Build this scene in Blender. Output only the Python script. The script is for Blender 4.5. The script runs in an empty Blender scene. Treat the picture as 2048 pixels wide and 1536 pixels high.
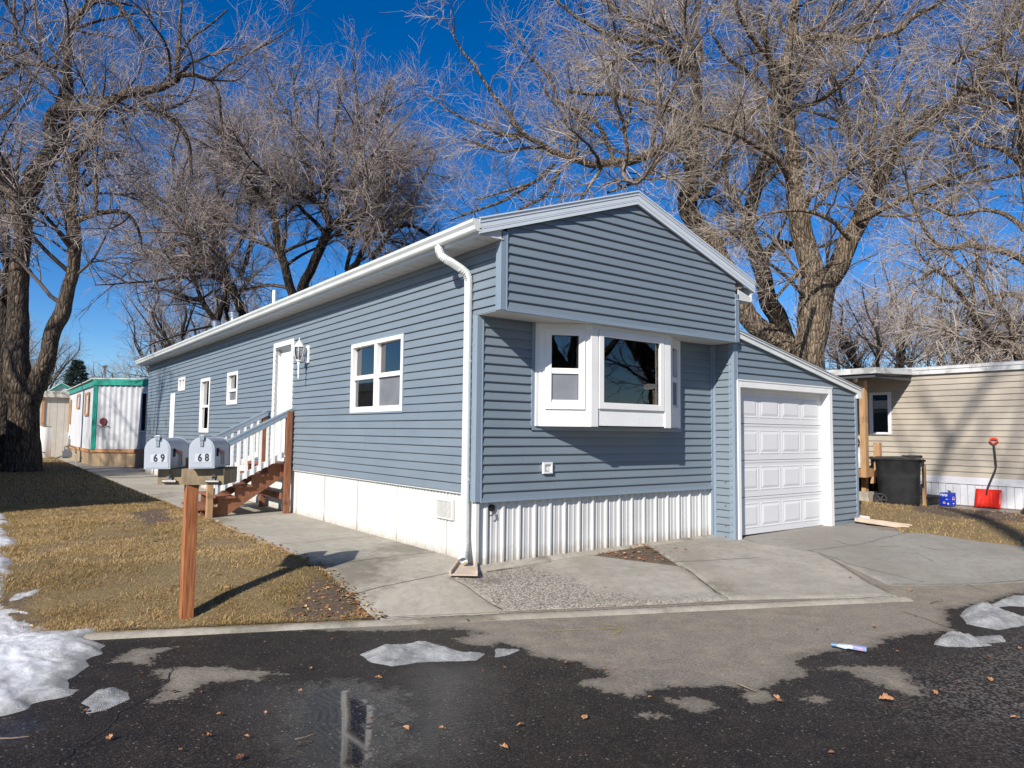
import bpy, bmesh, math, random
import numpy as np
from mathutils import Vector, Matrix
random.seed(7); rng = np.random.default_rng(11)
scn = bpy.context.scene; COL = scn.collection
# ------------------------------------------------------------------ camera
cd = bpy.data.cameras.new("camera"); cam = bpy.data.objects.new("camera", cd); COL.objects.link(cam)
cd.sensor_width = 36.0; cd.lens = 1421.54 / 2048 * 36; cd.clip_start = .05; cd.clip_end = 3000
cr = (0.80072593, -0.5989309, 0.0109436); cu = (-0.04947006, -0.04790927, 0.99762589); cf = (0.59698468, 0.7993663, 0.06799135)
cam.matrix_world = Matrix(((cr[0], cu[0], -cf[0], -4.34778), (cr[1], cu[1], -cf[1], -6.46053), (cr[2], cu[2], -cf[2], 1.43399), (0, 0, 0, 1)))
scn.camera = cam
# ------------------------------------------------------------------ world, sun, exposure
SUN = Vector((0.9, 0.45, -0.66)).normalized()            # the way the light travels
el = math.asin(-SUN.z); az = math.atan2(-SUN.x, -SUN.y)
w = bpy.data.worlds.new("World"); scn.world = w; w.use_nodes = True
wn = w.node_tree.nodes; wl = w.node_tree.links
sky = wn.new('ShaderNodeTexSky'); sky.sky_type = 'NISHITA'; sky.sun_disc = False
sky.sun_elevation = el; sky.sun_rotation = az
sky.altitude = 1400; sky.air_density = 1.0; sky.dust_density = 0.9; sky.ozone_density = 4.0
hsv = wn.new('ShaderNodeHueSaturation'); hsv.inputs['Saturation'].default_value = 1.36; hsv.inputs['Hue'].default_value = .508; hsv.inputs['Value'].default_value = 1.0
wl.new(sky.outputs[0], hsv.inputs['Color']); wl.new(hsv.outputs[0], wn['Background'].inputs[0])
wn['Background'].inputs[1].default_value = 0.098
sl = bpy.data.lights.new("sun", 'SUN'); sl.energy = 5.0; sl.angle = math.radians(.53); sl.color = (1, .95, .87)
so = bpy.data.objects.new("sun", sl); COL.objects.link(so)
so.rotation_euler = SUN.to_track_quat('-Z', 'Y').to_euler(); so.location = (-20, -10, 20)
scn.view_settings.view_transform = 'Standard'; scn.view_settings.look = 'None'
scn.view_settings.exposure = 0.43; scn.view_settings.gamma = 1
scn.cycles.max_bounces = 6; scn.cycles.transparent_max_bounces = 8; scn.cycles.use_denoising = True

# ------------------------------------------------------------------ numpy noise and polygons
def _h(ix, iy, s):
    n = (ix * 374761393 + iy * 668265263 + s * 974711) & 0x7fffffff
    n = ((n ^ (n >> 13)) * 1274126177) & 0x7fffffff
    return ((n ^ (n >> 16)) & 0xffff) / 65535.0
def vnoise(x, y, s=0):
    ix = np.floor(x).astype(np.int64); iy = np.floor(y).astype(np.int64); fx = x - ix; fy = y - iy
    fx = fx * fx * (3 - 2 * fx); fy = fy * fy * (3 - 2 * fy)
    a = _h(ix, iy, s); b = _h(ix + 1, iy, s); c = _h(ix, iy + 1, s); d = _h(ix + 1, iy + 1, s)
    return (a * (1 - fx) + b * fx) * (1 - fy) + (c * (1 - fx) + d * fx) * fy - .5
def fbm(x, y, sc=1., o=4, s=0):
    r = 0; a = 1.
    for i in range(o):
        r = r + a * vnoise(x / sc + 17.3 * i, y / sc - 9.1 * i, s + i); a *= .5; sc *= .5
    return r
def sdf(poly, x, y):                                      # positive inside
    d = np.full(x.shape, 1e9); ins = np.zeros(x.shape, bool); n = len(poly)
    for i in range(n):
        ax, ay = poly[i]; bx_, by_ = poly[(i + 1) % n]
        ex, ey = bx_ - ax, by_ - ay; wx, wy = x - ax, y - ay
        t = np.clip((wx * ex + wy * ey) / (ex * ex + ey * ey + 1e-12), 0, 1)
        d = np.minimum(d, (wx - ex * t) ** 2 + (wy - ey * t) ** 2)
        if ay != by_:
            ins ^= ((ay > y) != (by_ > y)) & (x < (bx_ - ax) * (y - ay) / (by_ - ay) + ax)
    return np.where(ins, 1, -1) * np.sqrt(d)
def hs(u, v): return (u + 1.36) * .412 + (v + .61) * .911    # distance in from the kerb
def zg(u, v):
    h = hs(u, v); s = 1 + np.clip(u / 4, 0, 1)
    return np.interp(h / s, [0, .28, .65, 1.2, 1.6], [-.27, -.235, -.12, -.03, 0])

# ------------------------------------------------------------------ materials
def M_(name): 
    m = bpy.data.materials.new(name); m.use_nodes = True; return m, m.node_tree.nodes, m.node_tree.links, m.node_tree.nodes['Principled BSDF']
def mth(n, l, op, a, b=None, c=None, clamp=False):
    q = n.new('ShaderNodeMath'); q.operation = op; q.use_clamp = clamp
    for i, v in enumerate((a, b, c)):
        if v is None: continue
        if isinstance(v, (int, float)): q.inputs[i].default_value = v
        else: l.new(v, q.inputs[i])
    return q.outputs[0]
def mixc(n, l, f, a, b, mode='MIX'):
    q = n.new('ShaderNodeMix'); q.data_type = 'RGBA'; q.blend_type = mode
    for s, v in ((q.inputs[0], f), (q.inputs[6], a), (q.inputs[7], b)):
        if isinstance(v, (int, float)): s.default_value = v
        elif isinstance(v, tuple): s.default_value = (*v, 1) if len(v) == 3 else v
        else: l.new(v, s)
    return q.outputs[2]
def noise(n, l, scale, detail=4, vec=None, rough=.55, stretch=None):
    q = n.new('ShaderNodeTexNoise'); q.inputs['Scale'].default_value = scale; q.inputs['Detail'].default_value = detail; q.inputs['Roughness'].default_value = rough
    tc = n.new('ShaderNodeTexCoord'); src = tc.outputs['Object'] if vec is None else vec
    if stretch:
        mp = n.new('ShaderNodeMapping'); mp.inputs['Scale'].default_value = stretch; l.new(src, mp.inputs[0]); src = mp.outputs[0]
    l.new(src, q.inputs['Vector']); return q.outputs[0]
def ramp(n, l, f, lo, hi):
    q = n.new('ShaderNodeMapRange'); q.inputs[1].default_value = lo; q.inputs[2].default_value = hi; l.new(f, q.inputs[0]); return q.outputs[0]
def bump(n, l, b, h, strength, dist):
    q = n.new('ShaderNodeBump'); q.inputs['Strength'].default_value = strength; q.inputs['Distance'].default_value = dist
    l.new(h, q.inputs['Height']); l.new(q.outputs[0], b.inputs['Normal']); return q
def mat(name, col, rough=.5, col2=None, scale=3., bs=0., bscale=60., metal=0., stretch=None, spec=.5, lo=.35, hi=.65, bstretch=None):
    m, n, l, b = M_(name)
    b.inputs['Roughness'].default_value = rough; b.inputs['Metallic'].default_value = metal; b.inputs['Specular IOR Level'].default_value = spec
    b.inputs['Base Color'].default_value = (*col, 1)
    if col2: l.new(mixc(n, l, ramp(n, l, noise(n, l, scale, 5, stretch=stretch), lo, hi), col, col2), b.inputs['Base Color'])
    if bs: bump(n, l, b, noise(n, l, bscale, 4, stretch=bstretch), bs, .01)
    return m
SID = mat('blue grey vinyl', (.158, .196, .230), .5, (.176, .214, .248), 1.1, .08, 240, stretch=(1, 1, 4))
SIDT = mat('blue vinyl trim', (.20, .255, .315), .42, (.215, .27, .33), 2.)
FASC = mat('pale aluminium fascia', (.58, .63, .68), .35, (.61, .66, .70), 2.)
GUT = mat('white aluminium gutter', (.70, .72, .70), .35, (.62, .64, .62), 3.)
SOF = mat('white perforated soffit', (.62, .62, .61), .6, (.56, .56, .56), 90.)
WHT = mat('white paint', (.80, .79, .77), .45, (.74, .73, .71), 2.5, .05, 120)
WHT2 = mat('white rough sawn board', (.80, .80, .79), .55, (.76, .76, .75), 3, .35, 70)
SKIRT = mat('off white skirting metal', (.66, .655, .62), .5, (.60, .595, .56), 1.6)
SKIRT2 = mat('white ribbed metal', (.62, .62, .60), .45, (.55, .55, .54), 1.2)
GDOOR = mat('white garage door steel', (.68, .68, .69), .45, (.65, .65, .66), 2., .03, 200)
RUST = mat('rust', (.22, .09, .04), .8)
ROOFM = mat('grey roof metal', (.42, .43, .44), .5, (.3, .3, .3), 2.)
GALV = mat('galvanised metal', (.55, .57, .6), .3, (.4, .42, .45), 12., metal=.9)
STEEL = mat('dull steel', (.30, .29, .28), .45, (.2, .19, .18), 30., metal=.8)
BLK = mat('black plastic', (.008, .008, .009), .5, (.018, .018, .019), 6., .1, 40, spec=.25)
BLKM = mat('black metal', (.02, .02, .022), .5)
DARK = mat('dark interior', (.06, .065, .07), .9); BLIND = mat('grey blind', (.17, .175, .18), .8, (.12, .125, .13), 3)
IWALL = mat('interior wall', (.30, .29, .27), .9)
WOODI = mat('interior wood trim', (.40, .22, .09), .5, (.3, .15, .05), 12.)
CURT = mat('grey insect screen', (.13, .14, .155), .7, (.17, .18, .19), 5.)
SCR = mat('pale insect screen', (.15, .16, .18), .7, (.18, .19, .21), 4.)
CURT2 = mat('pale curtain', (.45, .42, .38), .8, (.3, .28, .25), 25., stretch=(6, 6, .3))
def wood(name, a, b_, st=(3, 3, .35), sc=14):
    m, n, l, b = M_(name); b.inputs['Roughness'].default_value = .75
    g = noise(n, l, sc, 6, stretch=st); c = mixc(n, l, ramp(n, l, g, .36, .66), a, b_)
    g2 = noise(n, l, 2.2, 3); c = mixc(n, l, ramp(n, l, g2, .62, .72), c, tuple(v * .35 for v in a)); l.new(c, b.inputs['Base Color'])
    g3 = noise(n, l, 60, 3, stretch=st); bump(n, l, b, g3, .5, .006); return m
WPOST = wood('red stained cedar', (.22, .062, .018), (.44, .17, .06), (8, 8, .5), 9)
WSTAIR = wood('brown stained timber', (.17, .062, .028), (.27, .11, .05))
WRAW = wood('weathered timber', (.32, .18, .085), (.45, .28, .14))
WGREY = wood('dark weathered timber', (.11, .065, .035), (.22, .13, .07))
PLY = wood('old plywood', (.30, .22, .12), (.16, .12, .075), (4, 1, 1), 5)
def glass(name, tint, rough=.015, ior=1.55):
    m, n, l, b = M_(name); n.remove(b); out = n['Material Output']
    tr = n.new('ShaderNodeBsdfTransparent'); tr.inputs[0].default_value = (*tint, 1)
    gl = n.new('ShaderNodeBsdfGlossy'); gl.inputs['Roughness'].default_value = rough; gl.inputs[0].default_value = (.95, .95, .95, 1)
    fr = n.new('ShaderNodeFresnel'); fr.inputs[0].default_value = ior
    f2 = mth(n, l, 'MULTIPLY_ADD', fr.outputs[0], 2.0, .0, clamp=True)
    mx = n.new('ShaderNodeMixShader'); l.new(f2, mx.inputs[0]); l.new(tr.outputs[0], mx.inputs[1]); l.new(gl.outputs[0], mx.inputs[2]); l.new(mx.outputs[0], out.inputs[0])
    bp = n.new('ShaderNodeBump'); bp.inputs['Strength'].default_value = .06; bp.inputs['Distance'].default_value = .01
    l.new(noise(n, l, 2.5, 2), bp.inputs['Height']); l.new(bp.outputs[0], gl.inputs['Normal']); l.new(bp.outputs[0], fr.inputs['Normal'])
    return m
GLASS = glass('window glass', (.6, .64, .66)); 

for m_ in (SKIRT, SKIRT2):
    n = m_.node_tree.nodes; l = m_.node_tree.links; b = n['Principled BSDF']; old = b.inputs['Base Color'].links[0].from_socket
    tc = n.new('ShaderNodeTexCoord'); sx = n.new('ShaderNodeSeparateXYZ'); l.new(tc.outputs['Object'], sx.inputs[0])
    f = mth(n, l, 'MULTIPLY', ramp(n, l, mth(n, l, 'ADD', sx.outputs[2], mth(n, l, 'MULTIPLY', noise(n, l, 9, 6, rough=.7), -.28)), .02, -.14), .55)
    c = mixc(n, l, f, old, (.24, .18, .12)); st_ = noise(n, l, 6, 5, stretch=(3, 3, .25)); c = mixc(n, l, mth(n, l, 'MULTIPLY', ramp(n, l, st_, .60, .74), .25), c, (.42, .36, .28)); l.new(c, b.inputs['Base Color'])
# ------------------------------------------------------------------ mesh helpers
def wloc(o):
    v = Vector((0, 0, 0))
    while o: v = v + o.location; o = o.parent
    return v
class MB:
    def __init__(s): s.v = []; s.f = []; s.mi = []; s.m = 0
    def add(s, vs, fs):
        k = len(s.v); s.v += [tuple(q) for q in vs]; s.f += [tuple(i + k for i in f) for f in fs]; s.mi += [s.m] * len(fs); return s
    def box(s, x0, x1, y0, y1, z0, z1, M=None):
        vs = [(x, y, z) for x in (x0, x1) for y in (y0, y1) for z in (z0, z1)]
        if M: vs = [M @ Vector(q) for q in vs]
        return s.add(vs, [(0, 1, 3, 2), (4, 6, 7, 5), (0, 4, 5, 1), (2, 3, 7, 6), (0, 2, 6, 4), (1, 5, 7, 3)])
    def prism(s, poly, d, M=None):                          # poly of 3D points, extruded by vector d
        n = len(poly); a = [Vector(q) for q in poly]; b = [q + Vector(d) for q in a]; vs = a + b
        if M: vs = [M @ q for q in vs]
        return s.add(vs, [tuple(range(n))[::-1], tuple(range(n, 2 * n))] + [(i, (i + 1) % n, n + (i + 1) % n, n + i) for i in range(n)])
    def bar(s, a, b, w, t, up=(0, 0, 1)):                  # a board from a to b
        a = Vector(a); b = Vector(b); d = (b - a); L = d.length; d.normalize(); r = d.cross(Vector(up)).normalized(); u = r.cross(d)
        vs = [a + r * (i * w / 2) + u * (j * t / 2) + d * k for k in (0, L) for i, j in ((-1, -1), (1, -1), (1, 1), (-1, 1))]
        return s.add(vs, [(0, 3, 2, 1), (4, 5, 6, 7)] + [(i, (i + 1) % 4, 4 + (i + 1) % 4, 4 + i) for i in range(4)])
    def tube(s, pts, r, S=10, cap=True, sq=None):
        pts = [Vector(p) for p in pts]; n = len(pts); rr = r if isinstance(r, (list, tuple)) else [r] * n; k = len(s.v); ref = None
        for i, p in enumerate(pts):
            d = (pts[min(i + 1, n - 1)] - pts[max(i - 1, 0)]).normalized()
            if ref is None: ref = Vector((0, 0, 1)) if abs(d.z) < .9 else Vector((0, 1, 0))
            a = d.cross(ref).normalized(); b = a.cross(d).normalized(); ref = b
            for j in range(S):
                t = 2 * math.pi * j / S; c, q = math.cos(t), math.sin(t)
                if sq: c = sq[0] * (abs(c) ** .35) * (1 if c > 0 else -1); q = sq[1] * (abs(q) ** .35) * (1 if q > 0 else -1)
                s.v.append(tuple(p + a * c * rr[i] + b * q * rr[i]))
        for i in range(n - 1):
            for j in range(S):
                s.f.append((k + i * S + j, k + i * S + (j + 1) % S, k + (i + 1) * S + (j + 1) % S, k + (i + 1) * S + j)); s.mi.append(s.m)
        if cap: s.f += [tuple(range(k + S - 1, k - 1, -1)), tuple(range(k + (n - 1) * S, k + n * S))]; s.mi += [s.m] * 2
        return s
    def lathe(s, c, prof, S=16, axis='z'):
        k = len(s.v)
        for r, h in prof:
            for j in range(S):
                t = 2 * math.pi * j / S; x, y = r * math.cos(t), r * math.sin(t)
                s.v.append({'z': (c[0] + x, c[1] + y, c[2] + h), 'y': (c[0] + x, c[1] + h, c[2] + y), 'x': (c[0] + h, c[1] + x, c[2] + y)}[axis])
        for i in range(len(prof) - 1):
            for j in range(S):
                s.f.append((k + i * S + j, k + i * S + (j + 1) % S, k + (i + 1) * S + (j + 1) % S, k + (i + 1) * S + j)); s.mi.append(s.m)
        s.f += [tuple(range(k, k + S)), tuple(range(k + (len(prof) - 1) * S, k + len(prof) * S))]; s.mi += [s.m] * 2
        return s
def obj(name, mb, m, parent=None, bevel=0., smooth=False, loc=None):
    o0 = wloc(parent) if parent else (Vector(loc) if loc is not None else Vector((0, 0, 0)))
    me = bpy.data.meshes.new(name); me.from_pydata([Vector(q) - o0 for q in mb.v], [], mb.f)
    for q in (m if isinstance(m, (list, tuple)) else [m]): me.materials.append(q)
    if any(mb.mi): me.polygons.foreach_set('material_index', mb.mi)
    b = bmesh.new(); b.from_mesh(me); bmesh.ops.recalc_face_normals(b, faces=b.faces); b.to_mesh(me); b.free()
    if smooth: me.polygons.foreach_set('use_smooth', [True] * len(me.polygons))
    o = bpy.data.objects.new(name, me); COL.objects.link(o)
    if parent: o.parent = parent
    else: o.location = o0
    if bevel:
        q = o.modifiers.new('b', 'BEVEL'); q.width = bevel; q.segments = 2; q.limit_method = 'ANGLE'
    if smooth and not bevel:
        try: me.set_sharp_from_angle(angle=math.radians(40))
        except Exception: pass
    return o
def npobj(name, V, F, m, parent=None, attrs=None, smooth=True, loc=None):     # numpy mesh: F is (n,4) or (n,3)
    o0 = np.array(wloc(parent)) if parent else (np.array(loc, float) if loc is not None else np.zeros(3))
    me = bpy.data.meshes.new(name); V = np.asarray(V, float) - o0; k = F.shape[1]
    me.vertices.add(len(V)); me.vertices.foreach_set('co', V.astype(np.float32).ravel())
    me.loops.add(F.size); me.loops.foreach_set('vertex_index', F.astype(np.int32).ravel())
    me.polygons.add(len(F)); me.polygons.foreach_set('loop_start', np.arange(0, F.size, k, dtype=np.int32))
    me.polygons.foreach_set('loop_total', np.full(len(F), k, dtype=np.int32))
    if smooth: me.polygons.foreach_set('use_smooth', np.ones(len(F), bool))
    me.update(calc_edges=True); me.materials.append(m)
    for a, val in (attrs or {}).items():
        q = me.attributes.new(a, 'FLOAT', 'POINT'); q.data.foreach_set('value', np.asarray(val, np.float32))
    o = bpy.data.objects.new(name, me); COL.objects.link(o)
    if parent: o.parent = parent
    else: o.location = tuple(o0)
    return o
def tag(o, label=None, cat=None, group=None, kind=None):
    if label: o['label'] = label
    if cat: o['category'] = cat
    if group: o['group'] = group
    if kind: o['kind'] = kind
    return o
def thing(name, label, cat, loc=(0, 0, 0), group=None):
    o = bpy.data.objects.new(name, None); COL.objects.link(o); o.location = loc; o.empty_display_size = .2
    return tag(o, label, cat, group)
def attr(n, name):
    q = n.new('ShaderNodeAttribute'); q.attribute_name = name; return q.outputs['Fac']

# ------------------------------------------------------------------ ground
def axis(parts):
    out = []
    for a, b, s in parts: out += list(np.arange(a, b - 1e-6, s))
    return np.array(out + [parts[-1][1]])
def gridmesh(xs, ys, zf):
    X, Y = np.meshgrid(xs, ys, indexing='ij'); nx, ny = X.shape
    i, j = np.meshgrid(np.arange(nx - 1), np.arange(ny - 1), indexing='ij')
    a = (i * ny + j).ravel(); F = np.stack([a, a + ny, a + ny + 1, a + 1], 1)
    return X.ravel(), Y.ravel(), F
def sheet(name, poly, res, off, m, kind='structure', label=None, cat=None, extra=None, rag=0., prof=None, smooth=True, base=zg, attrs=None, group=None):
    P = np.array(poly); x0, y0 = P.min(0) - 2 * res; x1, y1 = P.max(0) + 2 * res
    x, y, F = gridmesh(np.arange(x0, x1 + res, res), np.arange(y0, y1 + res, res), None)
    d = sdf(poly, x, y)
    if rag: d = d + rag * fbm(x, y, rag * 6, 4, 5)
    h = np.clip(d / res * max(off, .004), -.03, off) if prof is None else prof(d, x, y)
    z = base(x, y) + h; keep = (d[F] > -res * 1.5).any(1); F = F[keep]
    used = np.unique(F); mp = np.full(len(x), -1); mp[used] = np.arange(len(used)); F = mp[F]
    A = {k_: f_(x[used], y[used], d[used]) for k_, f_ in (attrs or {}).items()}
    c = (float(P[:, 0].mean()), float(P[:, 1].mean()), float(z[used].min()) if kind != 'structure' else 0.)
    if kind == 'structure': c = (0, 0, 0)
    o = npobj(name, np.stack([x, y, z], 1)[used], F, m, None, A, smooth, c)
    tag(o, label, cat, group, kind if kind else None); return o

# wet and dry asphalt
DRY = [[(-2.197,-0.294),(-1.732,-0.688),(-1.365,-0.940),(-0.949,-1.112),(-0.827,-1.365),(-1.110,-1.368),(-1.154,-1.573),(-0.983,-1.692),(-0.852,-1.683),(-0.809,-1.925),(-0.842,-2.161),(-0.759,-2.292),(-0.673,-2.409),(-0.722,-2.540),(-0.612,-2.644),(-0.725,-2.759),(-0.990,-2.745),(-0.931,-2.937),(-0.898,-3.048),(-0.887,-3.132),(-0.726,-3.136),(-0.516,-3.147),(-0.398,-3.241),(-0.177,-3.360),(-0.085,-3.540),(0.129,-3.551),(0.268,-3.540),(0.537,-3.550),(0.717,-3.317),(1.075,-3.339),(1.181,-3.350),(1.513,-3.531),(1.843,-3.456),(2.150,-3.487),(2.650,-3.661),(3.407,-3.269),(4.054,-3.407),(4.616,-3.407),(5.156,-3.473),(7.353,-4.043),(12.458,-3.025),(7.796,-0.150),(0.879,-1.023),(-2.064,0.106)],
 [(0.717,-3.542),(0.966,-3.660),(1.096,-3.737),(1.202,-3.879),(0.947,-4.099),(0.705,-4.249),(0.695,-4.052),(0.686,-3.880),(0.801,-3.694)],
 [(-1.137,-3.343),(-1.012,-3.328),(-0.881,-3.505),(-1.055,-3.438)],
 [(-0.695,-3.309),(-0.521,-3.410),(-0.479,-3.460),(-0.561,-3.577),(-0.729,-3.575),(-0.759,-3.437)],
 [(-3.491,-0.464),(-3.322,-0.186),(-3.009,-0.307),(-3.214,-0.472),(-3.267,-0.715)],
 [(-3.394,-1.485),(-3.264,-1.119),(-3.284,-0.936),(-3.246,-0.782),(-2.931,-0.948),(-2.699,-1.203),(-2.508,-1.477),(-2.706,-1.339),(-2.734,-1.430),(-3.021,-1.313),(-3.190,-1.484),(-3.288,-1.559)],
 [(0.025,-3.782),(0.175,-3.834),(0.158,-3.929),(0.050,-3.905)], [(-0.222,-3.500),(-0.044,-3.569),(-0.163,-3.703),(-0.357,-3.670)]]
PUD = [[(-2.626,-1.704),(-2.404,-1.708),(-2.132,-1.875),(-2.087,-2.193),(-2.234,-2.634),(-2.458,-2.963),(-2.740,-3.399),(-3.152,-3.105),(-2.926,-2.480)], [(-4.635,-0.905),(-4.167,-1.270),(-4.009,-1.292),(-4.015,-1.613),(-4.175,-1.671),(-4.599,-1.445)]]
SHEEN = [[(-2.933,-1.706),(-2.651,-1.629),(-2.646,-2.158),(-2.937,-2.472),(-2.988,-2.102)], [(-1.622,-1.846),(-1.384,-2.145),(-1.798,-2.755),(-2.174,-3.164),(-2.389,-3.263),(-2.458,-2.963),(-2.044,-2.382)]]
CRACK = [[(-3.165,-0.839),(-3.239,-1.101),(-3.362,-1.353),(-3.521,-1.495),(-3.657,-1.717),(-3.808,-1.931),(-3.981,-2.157)], [(2.965,-3.064),(2.846,-3.345),(2.730,-3.638),(2.586,-3.897),(2.523,-4.279)], [(3.517,0.240),(3.785,-0.801)]]
def asphalt():
    m, n, l, b = M_('patchy wet asphalt')
    wet0 = attr(n, 'wet')
    nz = noise(n, l, 9, 8, rough=.7); nz2 = noise(n, l, 38, 4, rough=.7)
    t = mth(n, l, 'ADD', wet0, mth(n, l, 'MULTIPLY', mth(n, l, 'SUBTRACT', nz, .5), .34)); t = mth(n, l, 'ADD', t, mth(n, l, 'MULTIPLY', mth(n, l, 'SUBTRACT', nz2, .5), .13))
    wet = ramp(n, l, t, -.012, .012)
    damp = ramp(n, l, t, -.11, .03)
    vor = n.new('ShaderNodeTexVoronoi'); vor.inputs['Scale'].default_value = 105; tc = n.new('ShaderNodeTexCoord'); l.new(tc.outputs['Object'], vor.inputs['Vector'])
    vor2 = n.new('ShaderNodeTexVoronoi'); vor2.inputs['Scale'].default_value = 34; l.new(tc.outputs['Object'], vor2.inputs['Vector'])
    big = noise(n, l, .8, 4); mid = noise(n, l, 5, 5)
    dry = mixc(n, l, ramp(n, l, big, .35, .65), (.185, .158, .126), (.225, .196, .158))
    dry = mixc(n, l, ramp(n, l, mid, .42, .72), dry, (.27, .228, .170))
    sp = n.new('ShaderNodeSeparateColor'); l.new(vor.outputs['Color'], sp.inputs[0])
    dry = mixc(n, l, mth(n, l, 'MULTIPLY', ramp(n, l, sp.outputs[0], .55, 1.), .45), dry, (.33, .30, .26))
    dry = mixc(n, l, mth(n, l, 'MULTIPLY', ramp(n, l, sp.outputs[1], .6, 1.), .5), dry, (.06, .055, .05))
    dry = mixc(n, l, damp, dry, (.115, .10, .08))
    w_ = mixc(n, l, ramp(n, l, mid, .35, .7), (.0135, .0110, .0095), (.027, .0205, .0160))
    w_ = mixc(n, l, mth(n, l, 'MULTIPLY', ramp(n, l, sp.outputs[2], .72, 1.), .55), w_, (.10, .085, .075))
    sp2 = n.new('ShaderNodeSeparateColor'); l.new(vor2.outputs['Color'], sp2.inputs[0])
    peb = mth(n, l, 'MULTIPLY', mth(n, l, 'GREATER_THAN', sp2.outputs[0], .86), mth(n, l, 'LESS_THAN', vor2.outputs['Distance'], .22))
    w_ = mixc(n, l, mth(n, l, 'MULTIPLY', peb, .6), w_, (.26, .22, .18)); dry = mixc(n, l, mth(n, l, 'MULTIPLY', peb, .6), dry, (.36, .32, .28))
    # rougher, stony band towards the near right
    st = ramp(n, l, attr(n, 'stony'), 0., 1.); vor3 = n.new('ShaderNodeTexVoronoi'); vor3.inputs['Scale'].default_value = 62; l.new(tc.outputs['Object'], vor3.inputs['Vector'])
    sp3 = n.new('ShaderNodeSeparateColor'); l.new(vor3.outputs['Color'], sp3.inputs[0])
    w_ = mixc(n, l, mth(n, l, 'MULTIPLY', mth(n, l, 'MULTIPLY', st, ramp(n, l, sp3.outputs[0], .6, .8)), .8), w_, (.14, .125, .11))
    c = mixc(n, l, wet, dry, w_)
    ck = ramp(n, l, mth(n, l, 'ADD', attr(n, 'crack'), mth(n, l, 'MULTIPLY', mth(n, l, 'SUBTRACT', nz2, .5), .03)), .010, .002)
    c = mixc(n, l, mth(n, l, 'MULTIPLY', ck, .85), c, (.012, .011, .01))
    l.new(c, b.inputs['Base Color'])
    pud = ramp(n, l, mth(n, l, 'ADD', attr(n, 'puddle'), mth(n, l, 'MULTIPLY', mth(n, l, 'SUBTRACT', nz, .5), .75)), -.06, .2)
    she = ramp(n, l, mth(n, l, 'ADD', attr(n, 'sheen'), mth(n, l, 'MULTIPLY', mth(n, l, 'SUBTRACT', nz, .5), .3)), -.25, .2)
    r = mth(n, l, 'MULTIPLY_ADD', wet, -.36, .88); r = mth(n, l, 'MULTIPLY_ADD', mth(n, l, 'MULTIPLY', she, wet), -.20, r); pw = mth(n, l, 'MULTIPLY', pud, wet)
    r = mth(n, l, 'MULTIPLY_ADD', pw, -.6, r, clamp=True); r = mth(n, l, 'MAXIMUM', r, .045); l.new(r, b.inputs['Roughness'])
    l.new(mth(n, l, 'MULTIPLY_ADD', mth(n, l, 'MAXIMUM', pw, mth(n, l, 'MULTIPLY', she, wet)), .38, .17), b.inputs['Specular IOR Level'])
    hh = mth(n, l, 'ADD', mth(n, l, 'MULTIPLY', vor.outputs['Distance'], 1.), mth(n, l, 'MULTIPLY', nz2, 1.2))
    bp = bump(n, l, b, hh, .5, .005)
    l.new(mth(n, l, 'MULTIPLY_ADD', pw, -.56, .56), bp.inputs['Strength'])
    return m
xs = axis([(-500, -60, 40), (-60, -12, 4), (-12, -6, .5), (-6, 7, .035), (7, 14, .25), (14, 60, 3), (60, 540, 40)])
ys = axis([(-500, -60, 40), (-60, -12, 4), (-12, -6.6, .4), (-6.6, .6, .035), (.6, 4, .2), (4, 40, 2), (40, 560, 40)])
x, y, F = gridmesh(xs, ys, None)
dry = np.max([sdf(p, x, y) for p in DRY], 0); pud = np.max([sdf(p, x, y) for p in PUD], 0); she = np.max([sdf(p, x, y) for p in SHEEN], 0)
def linedist(L, x, y):
    d = np.full(x.shape, 9.)
    for pl in L:
        for a, b in zip(pl[:-1], pl[1:]):
            ex, ey = b[0] - a[0], b[1] - a[1]; t = np.clip(((x - a[0]) * ex + (y - a[1]) * ey) / (ex * ex + ey * ey), 0, 1)
            d = np.minimum(d, np.hypot(x - a[0] - ex * t, y - a[1] - ey * t))
    return d
crk = linedist(CRACK, x, y); stn = np.clip((x + .2) / 1.2, 0, 1) * np.clip((-3.7 - y) / .6, 0, 1)
road = npobj('road', np.stack([x, y, zg(x, y) - .004 + .006 * fbm(x, y, 1.2, 3, 3)], 1), F, asphalt(), None, dict(wet=np.minimum(-dry, (8.5 - np.hypot(x + 1, y + 5)) * .3), puddle=pud, sheen=she, crack=crk, stony=stn))
tag(road, kind='structure')

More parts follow.
